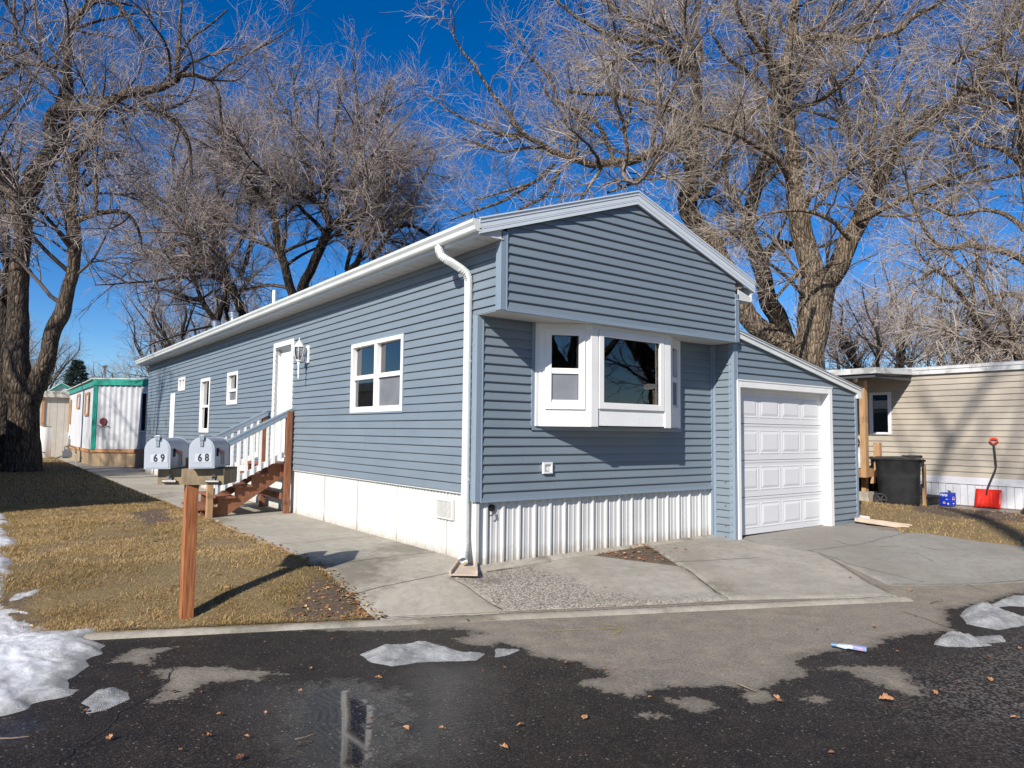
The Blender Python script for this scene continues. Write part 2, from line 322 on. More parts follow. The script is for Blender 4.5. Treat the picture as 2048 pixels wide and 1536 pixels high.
def concrete(name, a, b_, agg=0., rough=.85):
    m, n, l, b = M_(name); b.inputs['Roughness'].default_value = rough
    big = noise(n, l, 1.3, 6); mid = noise(n, l, 9, 6, rough=.7); fine = noise(n, l, 90, 3)
    c = mixc(n, l, ramp(n, l, big, .35, .68), a, b_); c = mixc(n, l, mth(n, l, 'MULTIPLY', ramp(n, l, mid, .42, .7), .6), c, tuple(v * .62 for v in a)); c = mixc(n, l, mth(n, l, 'MULTIPLY', ramp(n, l, noise(n, l, .55, 7, rough=.65), .47, .6), .45), c, (a[0] * .72, a[1] * .68, a[2] * .6))
    c = mixc(n, l, mth(n, l, 'MULTIPLY', ramp(n, l, fine, .5, .75), .35), c, tuple(min(1, v * 1.5) for v in b_))
    vor = n.new('ShaderNodeTexVoronoi'); vor.inputs['Scale'].default_value = 58; tc = n.new('ShaderNodeTexCoord'); l.new(tc.outputs['Object'], vor.inputs['Vector'])
    sp = n.new('ShaderNodeSeparateColor'); l.new(vor.outputs['Color'], sp.inputs[0])
    ag = ramp(n, l, mth(n, l, 'ADD', attr(n, 'agg'), mth(n, l, 'MULTIPLY', mth(n, l, 'SUBTRACT', mid, .5), .9)), -.1, .35)
    st = mixc(n, l, sp.outputs[0], (.17, .14, .11), (.42, .38, .32)); st = mixc(n, l, ramp(n, l, vor.outputs['Distance'], .45, .8), st, (.09, .075, .06))
    c = mixc(n, l, mth(n, l, 'MULTIPLY', ag, .85), c, st)
    dr = ramp(n, l, mth(n, l, 'ADD', attr(n, 'dirt'), mth(n, l, 'MULTIPLY', mth(n, l, 'SUBTRACT', mid, .5), .5)), -.05, .2)
    c = mixc(n, l, mth(n, l, 'MULTIPLY', dr, .6), c, (.09, .075, .05))
    jn = ramp(n, l, mth(n, l, 'ADD', attr(n, 'joint'), 5.), .009, .004)
    c = mixc(n, l, mth(n, l, 'MULTIPLY', jn, .8), c, (.05, .042, .032)); l.new(c, b.inputs['Base Color'])
    bp = bump(n, l, b, mth(n, l, 'ADD', mth(n, l, 'MULTIPLY', vor.outputs['Distance'], ag), mth(n, l, 'MULTIPLY', fine, .4)), .5, .006)
    return m
CONC = concrete('pale concrete', (.315, .288, .238), (.375, .343, .284)); CONC2 = concrete('worn concrete', (.275, .254, .214), (.35, .322, .27)); 
CONC3 = concrete('smooth grey driveway', (.235, .220, .190), (.275, .258, .222)); KERB = concrete('kerb concrete', (.29, .262, .21), (.36, .325, .265))
none9 = lambda x, y, d: np.full(x.shape, 9.); zero = lambda x, y, d: np.full(x.shape, -1.)
def joints(L): return lambda x, y, d: linedist(L, x, y)
# kerb ribbon
kx = np.array([(-14, 5.08), (3.67, -2.90)])
def kl(h, u): return (u, ((h - (u + 1.36) * .412) / .911) - .61)
sheet('kerb', [kl(-.10, -12), kl(-.10, 3.55), kl(.05, 3.62), kl(.05, -12)], .035, .022, KERB, attrs=dict(joint=joints([[kl(-.2, q), kl(.2, q)] for q in (-3.2, -1.38, .45, 2.05)]), agg=lambda x, y, d: np.full(x.shape, -.25), dirt=lambda x, y, d: fbm(x, y, .8, 3, 9) - .15))
WJ = [[(-2, q), (.5, q)] for q in (-.0, .86)] + [[(-2, 2.4 + 1.6 * i), (.5, 2.4 + 1.6 * i)] for i in range(20)]
sheet('walkway', [(-1.42, 36), (-1.40, -.50), (-1.34, -.56), (-.28, -.98), (-.31, -.14), (-.31, -.1), (.12, -.1), (.12, 36)], .07, .020, CONC, attrs=dict(joint=joints(WJ), agg=lambda x, y, d: np.full(x.shape, -.55) + .35 * fbm(x, y, 1.5, 3, 2), dirt=lambda x, y, d: fbm(x, y, 1.3, 3, 19) - .32))
sheet('house_footing', [(-.34, -.17), (4.45, -.05), (4.45, .12), (-.34, .12)], .03, .030, CONC, attrs=dict(joint=none9, agg=zero, dirt=lambda x, y, d: fbm(x, y, .5, 3, 19) - .3))
AP1 = [(-0.386,-0.115),(0.052,-0.142),(1.629,-0.138),(2.251,-0.918),(1.878,-1.861),(1.080,-1.527),(-0.300,-0.930)]
AGG = [(-0.360,0.016),(0.797,0.046),(0.704,-0.510),(0.830,-1.000),(1.308,-1.522),(1.847,-1.786),(1.669,-2.015),(-0.358,-1.010)]
sheet('gravelly_apron', AP1, .035, .016, CONC2, attrs=dict(joint=none9, agg=lambda x, y, d: 1.8 * sdf(AGG, x, y) + .1, dirt=lambda x, y, d: .25 - 2.2 * np.hypot(x - (-0.046,-0.403)[0], y - (-0.046,-0.403)[1]) + np.maximum(0, .3 - d * 3) * .2))
AP2 = [(2.627,-0.062),(4.138,0.002),(4.245,-0.240),(4.210,-0.679),(4.448,-1.346),(3.606,-2.671),(3.579,-2.782),(1.892,-1.851)]
def dm(p, r): return lambda x, y, d: r - np.hypot(x - p[0], y - p[1])
sheet('concrete_apron', AP2, .035, .018, CONC2, attrs=dict(joint=joints([[(2.137,-0.723),(2.626,-0.915),(3.473,-1.160)], [(3.733,-2.387),(3.687,-2.633),(3.630,-2.707)]]), agg=lambda x, y, d: -.28 + .9 * fbm(x, y, 1.6, 4, 31) + .18 * (sdf([(3.270,-1.564),(3.908,-2.067),(3.566,-2.470),(2.060,-1.876)], x, y) > 0), dirt=lambda x, y, d: .2 - .9 * np.hypot((x - (2.072,-1.618)[0]), (y - (2.072,-1.618)[1]))))
DRV = [(4.119,-0.165),(5.382,-0.216),(6.676,-0.154),(7.522,-0.300),(6.859,-0.986),(7.205,-1.491),(7.247,-2.215),(7.683,-3.038),(8.084,-3.898),(7.022,-4.109),(6.083,-3.481),(4.831,-2.988),(3.991,-2.495),(4.448,-1.346)]
sheet('driveway', DRV, .05, .010, CONC3, attrs=dict(joint=joints([[(4.271,-1.214),(5.425,-1.409),(6.847,-1.376)], [(4.432,-1.396),(4.274,-1.875),(4.431,-2.669)]]), agg=lambda x, y, d: -.42 + .5 * fbm(x, y, 2.2, 4, 71), dirt=lambda x, y, d: fbm(x, y, 2., 3, 77) - .38))
# soil and dead leaves in the triangle between the slabs
def soilmat(name, a, b_, c_):
    m, n, l, b = M_(name); b.inputs['Roughness'].default_value = .95
    q = mixc(n, l, ramp(n, l, noise(n, l, 7, 6, rough=.7), .35, .65), a, b_); q = mixc(n, l, ramp(n, l, noise(n, l, 55, 5, rough=.7), .5, .72), q, c_)
    l.new(q, b.inputs['Base Color']); bump(n, l, b, noise(n, l, 45, 6, rough=.7), 1., .02); return m
SOIL = soilmat('brown soil', (.075, .05, .032), (.12, .085, .055), (.19, .13, .08))
LAWNB = soilmat('matted dead grass', (.15, .105, .045), (.23, .165, .075), (.33, .25, .12))
sheet('soil_bed', [(1.633,-0.116),(2.705,0.009),(2.234,-0.955)], .03, .016, SOIL)
# lawns
LA = [(-16, 8.), kl(.03, -10), kl(.03, -3.6), kl(.04, -1.39), (-1.40, -.40), (-1.41, 45), (-16, 45)]
BARE = [[(-2.134,-0.105),(-1.866,0.139),(-1.626,0.495),(-1.439,0.466),(-1.363,0.151),(-1.336,-0.245),(-1.346,-0.554)], [(-2.312,6.869),(-1.650,7.355),(-1.874,5.446),(-2.293,5.033)], [(-4.124,1.502),(-3.910,1.252),(-3.988,1.072),(-3.790,0.731),(-3.929,0.731),(-4.127,1.064)]]
def lawnz(x, y): return zg(x, y)
def lawnmat():
    m, n, l, b = M_('lawn soil and thatch'); b.inputs['Roughness'].default_value = .95
    f = noise(n, l, 60, 5, rough=.75); g = noise(n, l, 3, 4)
    th = mixc(n, l, ramp(n, l, f, .35, .68), (.10, .068, .034), (.36, .25, .11)); th = mixc(n, l, mth(n, l, 'MULTIPLY', ramp(n, l, g, .5, .7), .5), th, (.19, .15, .06))
    so_ = mixc(n, l, ramp(n, l, f, .4, .7), (.085, .058, .038), (.15, .106, .07))
    c = mixc(n, l, ramp(n, l, mth(n, l, 'ADD', attr(n, 'bare'), mth(n, l, 'MULTIPLY', mth(n, l, 'SUBTRACT', noise(n, l, 12, 5), .5), .4)), -.06, .06), th, so_)
    l.new(c, b.inputs['Base Color']); bump(n, l, b, f, 1., .02); return m
LM = lawnmat()
baref = lambda x, y, d: np.max([sdf(p, x, y) for p in BARE], 0)
LP = lambda res: (lambda d, x, y: np.clip(d / res * .02, -.03, .03) + .012 * fbm(x, y, .35, 3, 41) * np.clip(d * 5, 0, 1))
sheet('lawn', LA, .08, .03, LM, prof=LP(.08), attrs=dict(bare=baref))
LB = [(7.42, -.38), (7.46, -.9)] + [(6.765,-1.327),(7.110,-1.532),(7.098,-1.880),(7.172,-2.242),(7.392,-2.707),(8.173,-3.880)] + [(11.0, -9), (11.35, -2), (11.35, 14), (7.42, 14)]
LM2 = lambda d, x, y: np.clip(d / .08 * .02, -.03, .03) + .012 * fbm(x, y, .35, 3, 41) + .10 * np.exp(-((x - 9.4) / 1.3) ** 2 - ((y - 1.0) / 1.6) ** 2) * np.clip(d * 2, 0, 1)
BARE2 = [[(11.308,0.455),(11.565,-1.393),(9.722,-1.974),(9.231,-1.035),(9.513,-0.333)]]
side_lawn = sheet('side_lawn', LB, .08, .03, LM, prof=LM2, attrs=dict(bare=lambda x, y, d: np.max([sdf(p, x, y) for p in BARE2], 0)))
sheet('side_path', [(11.32, -9), (11.32, 6), (12.2, 6), (12.2, -9)], .12, .012, CONC3, attrs=dict(joint=none9, agg=zero, dirt=zero))

def grassmat():
    m, n, l, b = M_('dry grass blades'); b.inputs['Roughness'].default_value = .7; b.inputs['Specular IOR Level'].default_value = .2
    r = n.new('ShaderNodeValToRGB'); r.color_ramp.interpolation = 'LINEAR'; e = r.color_ramp.elements
    e[0].position = 0; e[0].color = (.17, .14, .045, 1); e[1].position = 1; e[1].color = (.66, .52, .29, 1)
    for p, c in ((.22, (.20, .145, .058)), (.5, (.42, .28, .115)), (.8, (.55, .39, .19)), (.9, (.26, .12, .055))):
        q = e.new(p); q.color = (*c, 1)
    l.new(attr(n, 'tv'), r.inputs[0]); l.new(r.outputs[0], b.inputs['Base Color']); return m
GR = grassmat()
def blades(name, pts, z, ln, wd, label_kind=None, lean=(.5, 1.3), tv=None):
    n = len(pts); a = rng.uniform(0, 2 * np.pi, n); le = rng.uniform(*lean, n); L = ln * rng.uniform(.5, 1.4, n); W = wd * rng.uniform(.6, 1.3, n)
    dx, dy = np.cos(a), np.sin(a); sx, sy = -dy, dx; V = np.zeros((n, 5, 3)); b0 = np.stack([pts[:, 0], pts[:, 1], z], 1)
    side = np.stack([sx, sy, 0 * a], 1) * W[:, None] / 2
    d1 = np.stack([dx * np.sin(le * .7), dy * np.sin(le * .7), np.cos(le * .7)], 1) * (L * .55)[:, None]; d2 = np.stack([dx * np.sin(le * 1.25), dy * np.sin(le * 1.25), np.cos(le * 1.25)], 1) * (L * .45)[:, None]
    V[:, 0] = b0 - side; V[:, 1] = b0 + side; V[:, 2] = b0 + d1 + side * .8; V[:, 3] = b0 + d1 - side * .8; V[:, 4] = b0 + d1 + d2
    k = np.arange(n)[:, None] * 5; Fq = np.concatenate([k + np.array([0, 1, 2, 2]), k + np.array([3, 2, 4, 4])], 0)
    T = np.concatenate([k + np.array([0, 1, 2]), k + np.array([0, 2, 3]), k + np.array([3, 2, 4])], 0)
    t = rng.uniform(0, 1, n) if tv is None else tv
    return npobj(name, V.reshape(-1, 3), T, GR, None, dict(tv=np.repeat(t, 5)), False)
def scatter(poly, n, dens=None, margin=0.):
    P = np.array(poly); x0, y0 = P.min(0); x1, y1 = P.max(0); x = rng.uniform(x0, x1, n); y = rng.uniform(y0, y1, n); d = sdf(poly, x, y); k = d > margin
    if dens is not None: k &= rng.uniform(0, 1, n) < dens(x, y, d)
    return np.stack([x[k], y[k]], 1)
NEARL = [(-5.2, 9.5), kl(.05, -5.2), kl(.05, -1.42), (-1.42, 9.5)]
def gd(x, y, d):
    b = np.max([sdf(p, x, y) for p in BARE], 0); return np.clip(.5 + fbm(x, y, .6, 4, 8) * 1.5, .12, 1) * np.clip(.6 - b * 8, .06, 1)
pts = scatter(NEARL, 620000, gd); z = zg(pts[:, 0], pts[:, 1]) + .018
tvv = np.clip(.47 + .62 * fbm(pts[:, 0], pts[:, 1], .8, 5, 12) + rng.normal(0, .2, len(pts)), 0, 1)
g = blades('dry_grass', pts, z, .042, .0032, lean=(.7, 1.55), tv=tvv); tag(g, 'dry straw coloured lawn grass in front of the mailboxes', 'grass', kind='stuff')
pts = scatter(NEARL, 150000, lambda x, y, d: np.clip(.4 + fbm(x, y, .22, 4, 88) * 2.4, 0, 1) * np.clip(.6 - np.max([sdf(p, x, y) for p in BARE], 0) * 8, .0, 1)); g = blades('grass_tufts', pts, zg(pts[:, 0], pts[:, 1]) + .018, .07, .0042, lean=(.85, 1.55), tv=np.clip(.55 + .5 * fbm(pts[:, 0], pts[:, 1], .6, 4, 2) + rng.normal(0, .16, len(pts)), 0, 1)); tag(g, 'longer straw coloured tufts standing out of the mown lawn', 'grass', kind='stuff')
FARL = [(-9, 34), (-9, 9), (-1.45, 9), (-1.45, 34)]
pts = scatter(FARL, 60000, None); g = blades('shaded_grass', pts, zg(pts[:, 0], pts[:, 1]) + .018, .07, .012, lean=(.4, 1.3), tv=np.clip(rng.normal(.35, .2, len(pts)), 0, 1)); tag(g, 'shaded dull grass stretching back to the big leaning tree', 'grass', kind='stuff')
pts = scatter(LB, 150000, lambda x, y, d: np.clip(.5 - 5 * sdf(BARE2[0], x, y), .15, 1) * np.clip(.75 + fbm(x, y, .7, 4, 8) * 1.2, .2, 1)); x_, y_ = pts[:, 0], pts[:, 1]
g = blades('side_grass', pts, zg(x_, y_) + .016 + .10 * np.exp(-((x_ - 9.4) / 1.3) ** 2 - ((y_ - 1.0) / 1.6) ** 2), .05, .006, lean=(.6, 1.5), tv=np.clip(rng.normal(.52, .2, len(pts)), 0, 1)); tag(g, 'dry golden grass strip between the driveway and the beige home', 'grass', kind='stuff')

# joints between slabs and cracks in the asphalt
def ribbon(name, lines, w_, off, m, jit=0.):
    mb = MB()
    for pl in lines:
        P = []
        for a, b in zip(pl[:-1], pl[1:]):
            L = math.hypot(b[0] - a[0], b[1] - a[1]); n = max(2, int(L / .05)); P += [(a[0] + (b[0] - a[0]) * i / n, a[1] + (b[1] - a[1]) * i / n) for i in range(n)]
        P.append(pl[-1]); q = random.Random(3); dx, dy = pl[-1][0] - pl[0][0], pl[-1][1] - pl[0][1]; L = math.hypot(dx, dy); nx, ny = -dy / L, dx / L; V = []; o = 0
        for x_, y_ in P:
            o = o * .7 + q.gauss(0, jit); ww = w_ * q.uniform(.6, 1.2) / 2
            for s_ in (-1, 1): X, Y = x_ + nx * (o + s_ * ww), y_ + ny * (o + s_ * ww); V.append((X, Y, float(zg(X, Y)) + off))
        mb.add(V, [(2 * i, 2 * i + 1, 2 * i + 3, 2 * i + 2) for i in range(len(P) - 1)])
    return tag(obj(name, mb, m), kind='structure')
JM = mat('dirt in joints', (.055, .045, .034), .95, (.10, .085, .065), 30)
ribbon('pavement_joints', [[(-1.41, q), (-.28 if q < 0 else .03, q)] for q in (.0, .86)] + [[(-1.41, 2.4 + 1.6 * i), (.03, 2.4 + 1.6 * i)] for i in range(14)], .009, .0225, JM, .001)
ribbon('pavement_joints', [[(-0.386,-0.115),(-0.300,-0.930)], [(2.251,-0.918),(1.878,-1.861)], [(2.137,-0.723),(2.626,-0.915),(3.473,-1.160)], [(0.043,-0.155),(1.613,-0.155)], [(4.243,-0.282),(4.210,-0.679),(4.448,-1.346),(3.606,-2.671)]], .010, .0205, JM, .002)
ribbon('pavement_joints', [[(4.271,-1.214),(5.425,-1.409),(6.847,-1.376)], [(4.432,-1.396),(4.274,-1.875),(4.431,-2.669)], [(3.991,-2.495),(4.831,-2.988),(5.567,-3.268),(6.057,-3.439)]], .008, .0125, JM, .005)
ribbon('pavement_joints', [[kl(.055, -3.4), kl(.055, -1.42)], [kl(.055, -1.36), kl(.055, -.3)], [kl(.055, -.25), kl(.055, 3.5)]], .010, .026, JM, .003)
ribbon('asphalt_cracks', CRACK, .007, .0035, mat('dark crack', (.012, .011, .010), .9), .012)

# ------------------------------------------------------------------ snow and ice
def icemat(name, a, b_, rough, trans=0.):
    m, n, l, b = M_(name); b.inputs['Roughness'].default_value = rough
    l.new(mixc(n, l, ramp(n, l, noise(n, l, 6, 6, rough=.65), .38, .66), a, b_), b.inputs['Base Color'])
    b.inputs['Subsurface Weight'].default_value = .25; b.inputs['Subsurface Radius'].default_value = (.05, .06, .08); b.inputs['Subsurface Scale'].default_value = .3
    b.inputs['Transmission Weight'].default_value = trans
    bump(n, l, b, mth(n, l, 'ADD', noise(n, l, 22, 8, rough=.8), mth(n, l, 'MULTIPLY', noise(n, l, 120, 3), .25)), .8, .03); return m
SNOW = icemat('melting granular snow', (.80, .81, .83), (.62, .61, .60), .45); ICE = icemat('old grey ice', (.26, .26, .255), (.47, .47, .46), .22, .15)
n = SNOW.node_tree.nodes; l = SNOW.node_tree.links; b = n['Principled BSDF']; old = b.inputs['Base Color'].links[0].from_socket
fe = ramp(n, l, mth(n, l, 'ADD', attr(n, 'edge'), mth(n, l, 'MULTIPLY', mth(n, l, 'SUBTRACT', noise(n, l, 5, 6, rough=.7), .5), .5)), .22, .02)
c = mixc(n, l, fe, old, (.36, .355, .34)); c = mixc(n, l, mth(n, l, 'MULTIPLY', ramp(n, l, noise(n, l, 26, 6, rough=.75), .60, .68), .5), c, (.20, .17, .13)); l.new(c, b.inputs['Base Color']); l.new(mth(n, l, 'MULTIPLY_ADD', fe, -.28, .5), b.inputs['Roughness'])
SN = [(-7.543,11.842),(-4.005,8.067),(-3.937,7.539),(-3.851,6.398),(-3.994,6.162),(-3.940,5.185),(-3.864,4.323),(-3.870,3.917),(-4.040,3.728),(-3.984,3.371),(-4.021,3.022),(-3.952,2.465),(-4.056,2.329),(-3.998,2.083),(-4.090,1.823),(-4.108,1.559),(-4.090,1.322),(-3.997,1.416),(-3.846,1.435),(-3.928,1.273),(-4.048,1.228),(-3.864,1.039),(-3.832,0.944),(-3.887,0.906),(-3.761,0.629),(-3.612,0.514),(-3.557,0.529),(-3.422,0.496),(-3.525,0.348),(-3.589,0.273),(-3.487,0.039),(-3.540,-0.035),(-3.561,-0.157),(-3.635,-0.180),(-3.697,-0.293),(-3.638,-0.456),(-3.776,-0.702),(-3.774,-0.911),(-3.729,-0.965),(-3.774,-1.063),(-3.857,-1.088),(-3.998,-1.080),(-4.023,-1.170),(-4.166,-1.208),(-5.316,-0.504)]
snowp = lambda d, x, y: np.where(d > 0, .050 * (1 - np.exp(-d / .07)) + .045 * (1 - np.exp(-d / .5)) + (.04 * fbm(x, y, .40, 6, 6) + .05 * np.abs(fbm(x, y, .16, 5, 16)) + .010 * fbm(x, y, .045, 3, 36) - .03) * np.clip(d * 8, 0, 1), d * .5)
s = sheet('snow_bank', SN, .02, .1, SNOW, kind='', label='melting snow bank spread over lawn edge and road at far left', cat='snow', rag=.09, prof=snowp, attrs=dict(edge=lambda x, y, d: d), base=lambda x, y: zg(x, y) + .012)
def ice(poly, label, hgt=.03, g='melting ice patches on the road'):
    pr = lambda d, x, y: np.where(d > 0, hgt * (1 - np.exp(-d / .08)) * (1 + 1.3 * fbm(x, y, .16, 5, 66)) + .010 * fbm(x, y, .05, 4, 2) * np.clip(d * 20, 0, 1), d * .4)
    return sheet('ice_patch', poly, .012, .1, ICE, kind='', label=label, cat='ice', rag=.025, prof=pr, base=lambda x, y: zg(x, y) + .002, group=g)
ice([(-1.945,-1.322),(-1.769,-1.261),(-1.456,-1.315),(-1.306,-1.469),(-1.297,-1.665),(-1.153,-1.841),(-1.272,-1.921),(-1.643,-1.735),(-1.854,-1.698),(-1.930,-1.535)], 'long pale ice patch in the middle of the wet asphalt', .04)
ice([(-1.100,-1.953),(-0.985,-1.819),(-0.862,-1.904),(-0.998,-1.949)], 'tiny grey ice patch right of the long pale one', .02)
ice([(-3.758,-1.239),(-3.681,-1.097),(-3.556,-1.053),(-3.487,-1.200),(-3.495,-1.343),(-3.655,-1.438),(-3.736,-1.429),(-3.700,-1.339)], 'broken ice slab just right of the snow bank', .045)
ice([(3.299,-3.477),(3.714,-3.404),(3.912,-3.489),(3.761,-3.723),(3.716,-3.917),(3.404,-3.959),(3.034,-3.866),(3.008,-3.667)], 'large rounded ice lump at the right picture edge', .06)
ice([(3.912,-3.489),(4.392,-3.450),(4.695,-3.460),(4.790,-3.609),(4.276,-3.736),(4.144,-3.596)], 'farthest ice lump at right, behind the large rounded one', .05)
ice([(2.057,-3.759),(2.441,-3.688),(2.603,-3.818),(2.408,-4.035),(2.210,-3.965),(2.072,-3.836)], 'nearest ice lump on the right, sharp pointed end', .06)
ice([(2.591,-3.865),(2.801,-3.973),(2.624,-4.048),(2.492,-3.991)], 'thin grey ice film right of the nearest ice lump', .012)

# ------------------------------------------------------------------ siding
def siding(mb, p0, e, n, z0, z1, xl, xr, pitch=.1015, holes=(), proud=.025, phase=0., seed=1, seams=True, cutz=()):
    """lap siding: p0 point at x=0, e along, n out; xl(z), xr(z) limits; holes = (x0,x1,z0,z1)"""
    p0 = Vector(p0); e = Vector(e); n = Vector(n); r = random.Random(seed)
    k0 = math.floor((z0 - phase) / pitch); k = k0
    f = lambda q: q if callable(q) else (lambda z: q)
    xl = f(xl); xr = f(xr); P = lambda x, z, o: (p0.x + e.x * x + n.x * o, p0.y + e.y * x + n.y * o, z); seam = []
    while phase + k * pitch < z1 - 1e-6:
        a = phase + k * pitch; b = a + pitch; za = max(a, z0); zb = min(b, z1)
        cuts = sorted({za, zb} | {q for h in holes for q in h[2:4] if za < q < zb} | {q for q in cutz if za < q < zb})
        if k % 2 == 0 or not seam:
            L = xr((za + zb) / 2) - xl((za + zb) / 2); seam = [xl(za) + q for q in ([r.uniform(.4, 3.2) + 3.66 * i for i in range(int(L / 3.66) + 1)] if seams else [])]
        off = lambda z: proud * (1 - (z - a) / pitch) ** .85 * .86 + .0025 if z < b - 1e-9 else .0025
        for c0, c1 in zip(cuts[:-1], cuts[1:]):
            if c1 - c0 < 1e-4: continue
            zm = (c0 + c1) / 2; iv = [(None, None)]; segs = [('L', 'R')]
            hs_ = sorted([h for h in holes if h[2] < zm < h[3]])
            xs_ = []; cur = 'L'
            for h in hs_: xs_.append((cur, h[0])); cur = h[1]
            xs_.append((cur, 'R'))
            for s0, s1 in xs_:
                pts_ = [s0] + [q for q in seam if (xl(zm) if s0 == 'L' else s0) + .1 < q < (xr(zm) if s1 == 'R' else s1) - .1] + [s1]
                for i, (u0, u1) in enumerate(zip(pts_[:-1], pts_[1:])):
                    o = .0012 * (i % 2); g = lambda u, z: xl(z) if u == 'L' else (xr(z) if u == 'R' else u)
                    ov = .006 if i % 2 and i + 1 < len(pts_) else 0
                    A0, A1, B0, B1 = g(u0, c0 + 1e-5), g(u1, c0 + 1e-5), g(u0, c1 - 1e-5), g(u1, c1 - 1e-5)
                    if A1 <= A0 and B1 <= B0: continue
                    mid = [(c0 + (c1 - c0) * t) for t in (0, .08, 1)] if c0 == za else [c0, c1]
                    for m0, m1 in zip(mid[:-1], mid[1:]):
                        t0, t1 = (m0 - c0) / (c1 - c0), (m1 - c0) / (c1 - c0)
                        x00, x01 = A0 + (B0 - A0) * t0, A1 + (B1 - A1) * t0; x10, x11 = A0 + (B0 - A0) * t1, A1 + (B1 - A1) * t1
                        q0 = off(m0) - (.003 if (m0 == za and c0 == za) else 0)
                        mb.add([P(x00, m0, q0 + o), P(x01, m0, q0 + o), P(x11, m1, off(m1) + o), P(x10, m1, off(m1) + o)], [(0, 1, 2, 3)])
                    if c0 == za: mb.add([P(A0, za, -.002), P(A1, za, -.002), P(A1, za, off(za) - .003 + o), P(A0, za, off(za) - .003 + o)], [(0, 1, 2, 3)])
        k += 1
    return mb

W = 4.08; D_ = .43; PK = 2.03; ZPK = 4.43; L_ = 19.15; ZS = 3.47; ZO = 2.726; ZL = .762; ZF = .675; GF = .36; G1 = 7.38
slope = (ZPK - 3.64) / (PK + .325)
home = thing('mobile_home', 'long blue grey sided mobile home with bay window and attached garage', 'mobile home')
# openings in the long wall, x = distance back (v)
HL = [(1.684, 3.272, 1.693, 2.69), (5.80, 6.66, .86, 2.94), (9.02, 9.81, 1.97, 2.67), (11.27, 12.17, 1.352, 2.66), (13.87, 14.66, 2.464, 2.824), (15.02, 15.58, .9, 2.437)]
inset = lambda h, q=.025: (h[0] + q, h[1] - q, h[2] + q, h[3] - q)
mb = MB(); siding(mb, (0, 0, 0), (0, 1, 0), (-1, 0, 0), ZL, ZS + .01, lambda z: -D_ + .04 if z > ZO else .03, L_ - .03, holes=[inset(h) for h in HL], phase=ZL, seed=3, cutz=(ZO,))
obj('siding', mb, SID, home)
mb = MB(); BAYX = (.79, 3.33); BAYZ = (1.51, 2.722)
siding(mb, (0, 0, 0), (1, 0, 0), (0, -1, 0), ZF + .03, ZO, .05, W, holes=[(BAYX[0] + .02, BAYX[1] - .02, BAYZ[0] + .02, BAYZ[1] + .1)], phase=ZF, seed=4)
obj('siding', mb, SID, home)
gl = lambda z: max(.05, PK - (ZPK - .12 - z) / slope); gr = lambda z: min(W - .05, PK + (ZPK - .12 - z) / slope)
mb = MB(); siding(mb, (0, -D_, 0), (1, 0, 0), (0, -1, 0), ZO + .02, ZPK - .13, gl, gr, phase=ZO + .01, seed=5); obj('siding', mb, SID, home)
# garage siding: front with a sloping top, and the short return wall facing left
gz = lambda x: 2.86 - (x - W) * (2.86 - 2.20) / (G1 - W)
GH = (4.12, 6.62, -.1, 2.20)
mb = MB(); siding(mb, (0, -GF, 0), (1, 0, 0), (0, -1, 0), -.12, 2.84, W + .02, lambda z: min(G1 - .03, W + (2.86 - z) / ((2.86 - 2.20) / (G1 - W))), holes=[GH], phase=-.02, seed=6, seams=False)
siding(mb, (W, 0, 0), (0, -1, 0), (-1, 0, 0), -.06, ZO, .02, GF - .02, phase=-.02, seed=8, seams=False)
siding(mb, (G1, 0, 0), (0, 1, 0), (1, 0, 0), -.06, 2.2, -GF, 12.0, phase=-.02, seed=8, seams=False)
obj('siding', mb, SID, home)
# corner posts: outside corner trim with a raised nailing bead on each side
def cpost(x, y, z0, z1, w=.055, left=True, front=True, side=1):
    mb = MB()
    mb.box(x - .022, x + w * side if side > 0 else x + .022, y - .022, y + w, z0, z1) if side > 0 else mb.box(x - w, x + .022, y - .022, y + w, z0, z1)
    mb.box(x + w - .004, x + w + .012, y - .027, y - .004, z0 + .002, z1 - .002) if side > 0 else mb.box(x - w - .012, x - w + .004, y - .027, y - .004, z0 + .002, z1 - .002)
    mb.box(x - .027, x - .004, y + w - .004, y + w + .012, z0 + .002, z1 - .002) if side > 0 else None
    return obj('corner_post', mb, SIDT, home, bevel=.003)
cpost(0, 0, ZF, ZO - .004); cpost(0, -D_, ZO - .002, ZS + .10); cpost(W, -D_, ZO - .002, 3.40, side=-1)
cpost(W + .005, -GF, -.10, ZO - .012); cpost(G1 + .02, -GF, -.1, 2.16, w=.045, side=-1)
mb = MB(); mb.box(W - .055, W - .014, -.026, -.003, -.05, ZO - .01); mb.box(W - .026, W - .003, -.07, -.026, -.05, ZO - .012); obj('inside_corner_trim', mb, SIDT, home, bevel=.003)
# starter strips and J channels
mb = MB(); mb.box(.05, W - .056, -.024, -.004, ZF - .004, ZF + .034); mb.box(.05, W - .056, -.030, -.006, ZF - .010, ZF + .006); obj('trim_strip', mb, SIDT, home, bevel=.002); mb = MB()
mb.box(.06, W - .06, -D_ - .024, -D_ - .003, ZO - .002, ZO + .032); mb.box(.06, W - .06, -D_ - .030, -D_ - .003, ZO - .010, ZO + .006); obj('trim_strip', mb, SIDT, home, bevel=.002)
mb = MB()
for h in [(BAYX[0], BAYX[1], BAYZ[0], BAYZ[1])]:
    mb.box(h[0] - .045, h[0] - .002, -.028, -.004, h[2] - .045, h[3]); mb.box(h[1] + .002, h[1] + .035, -.028, -.004, h[2] - .02, h[3]); mb.box(h[0] - .045, h[1] + .035, -.027, -.005, h[2] - .046, h[2] - .004)
    obj('channel_trim', mb, SIDT, home)
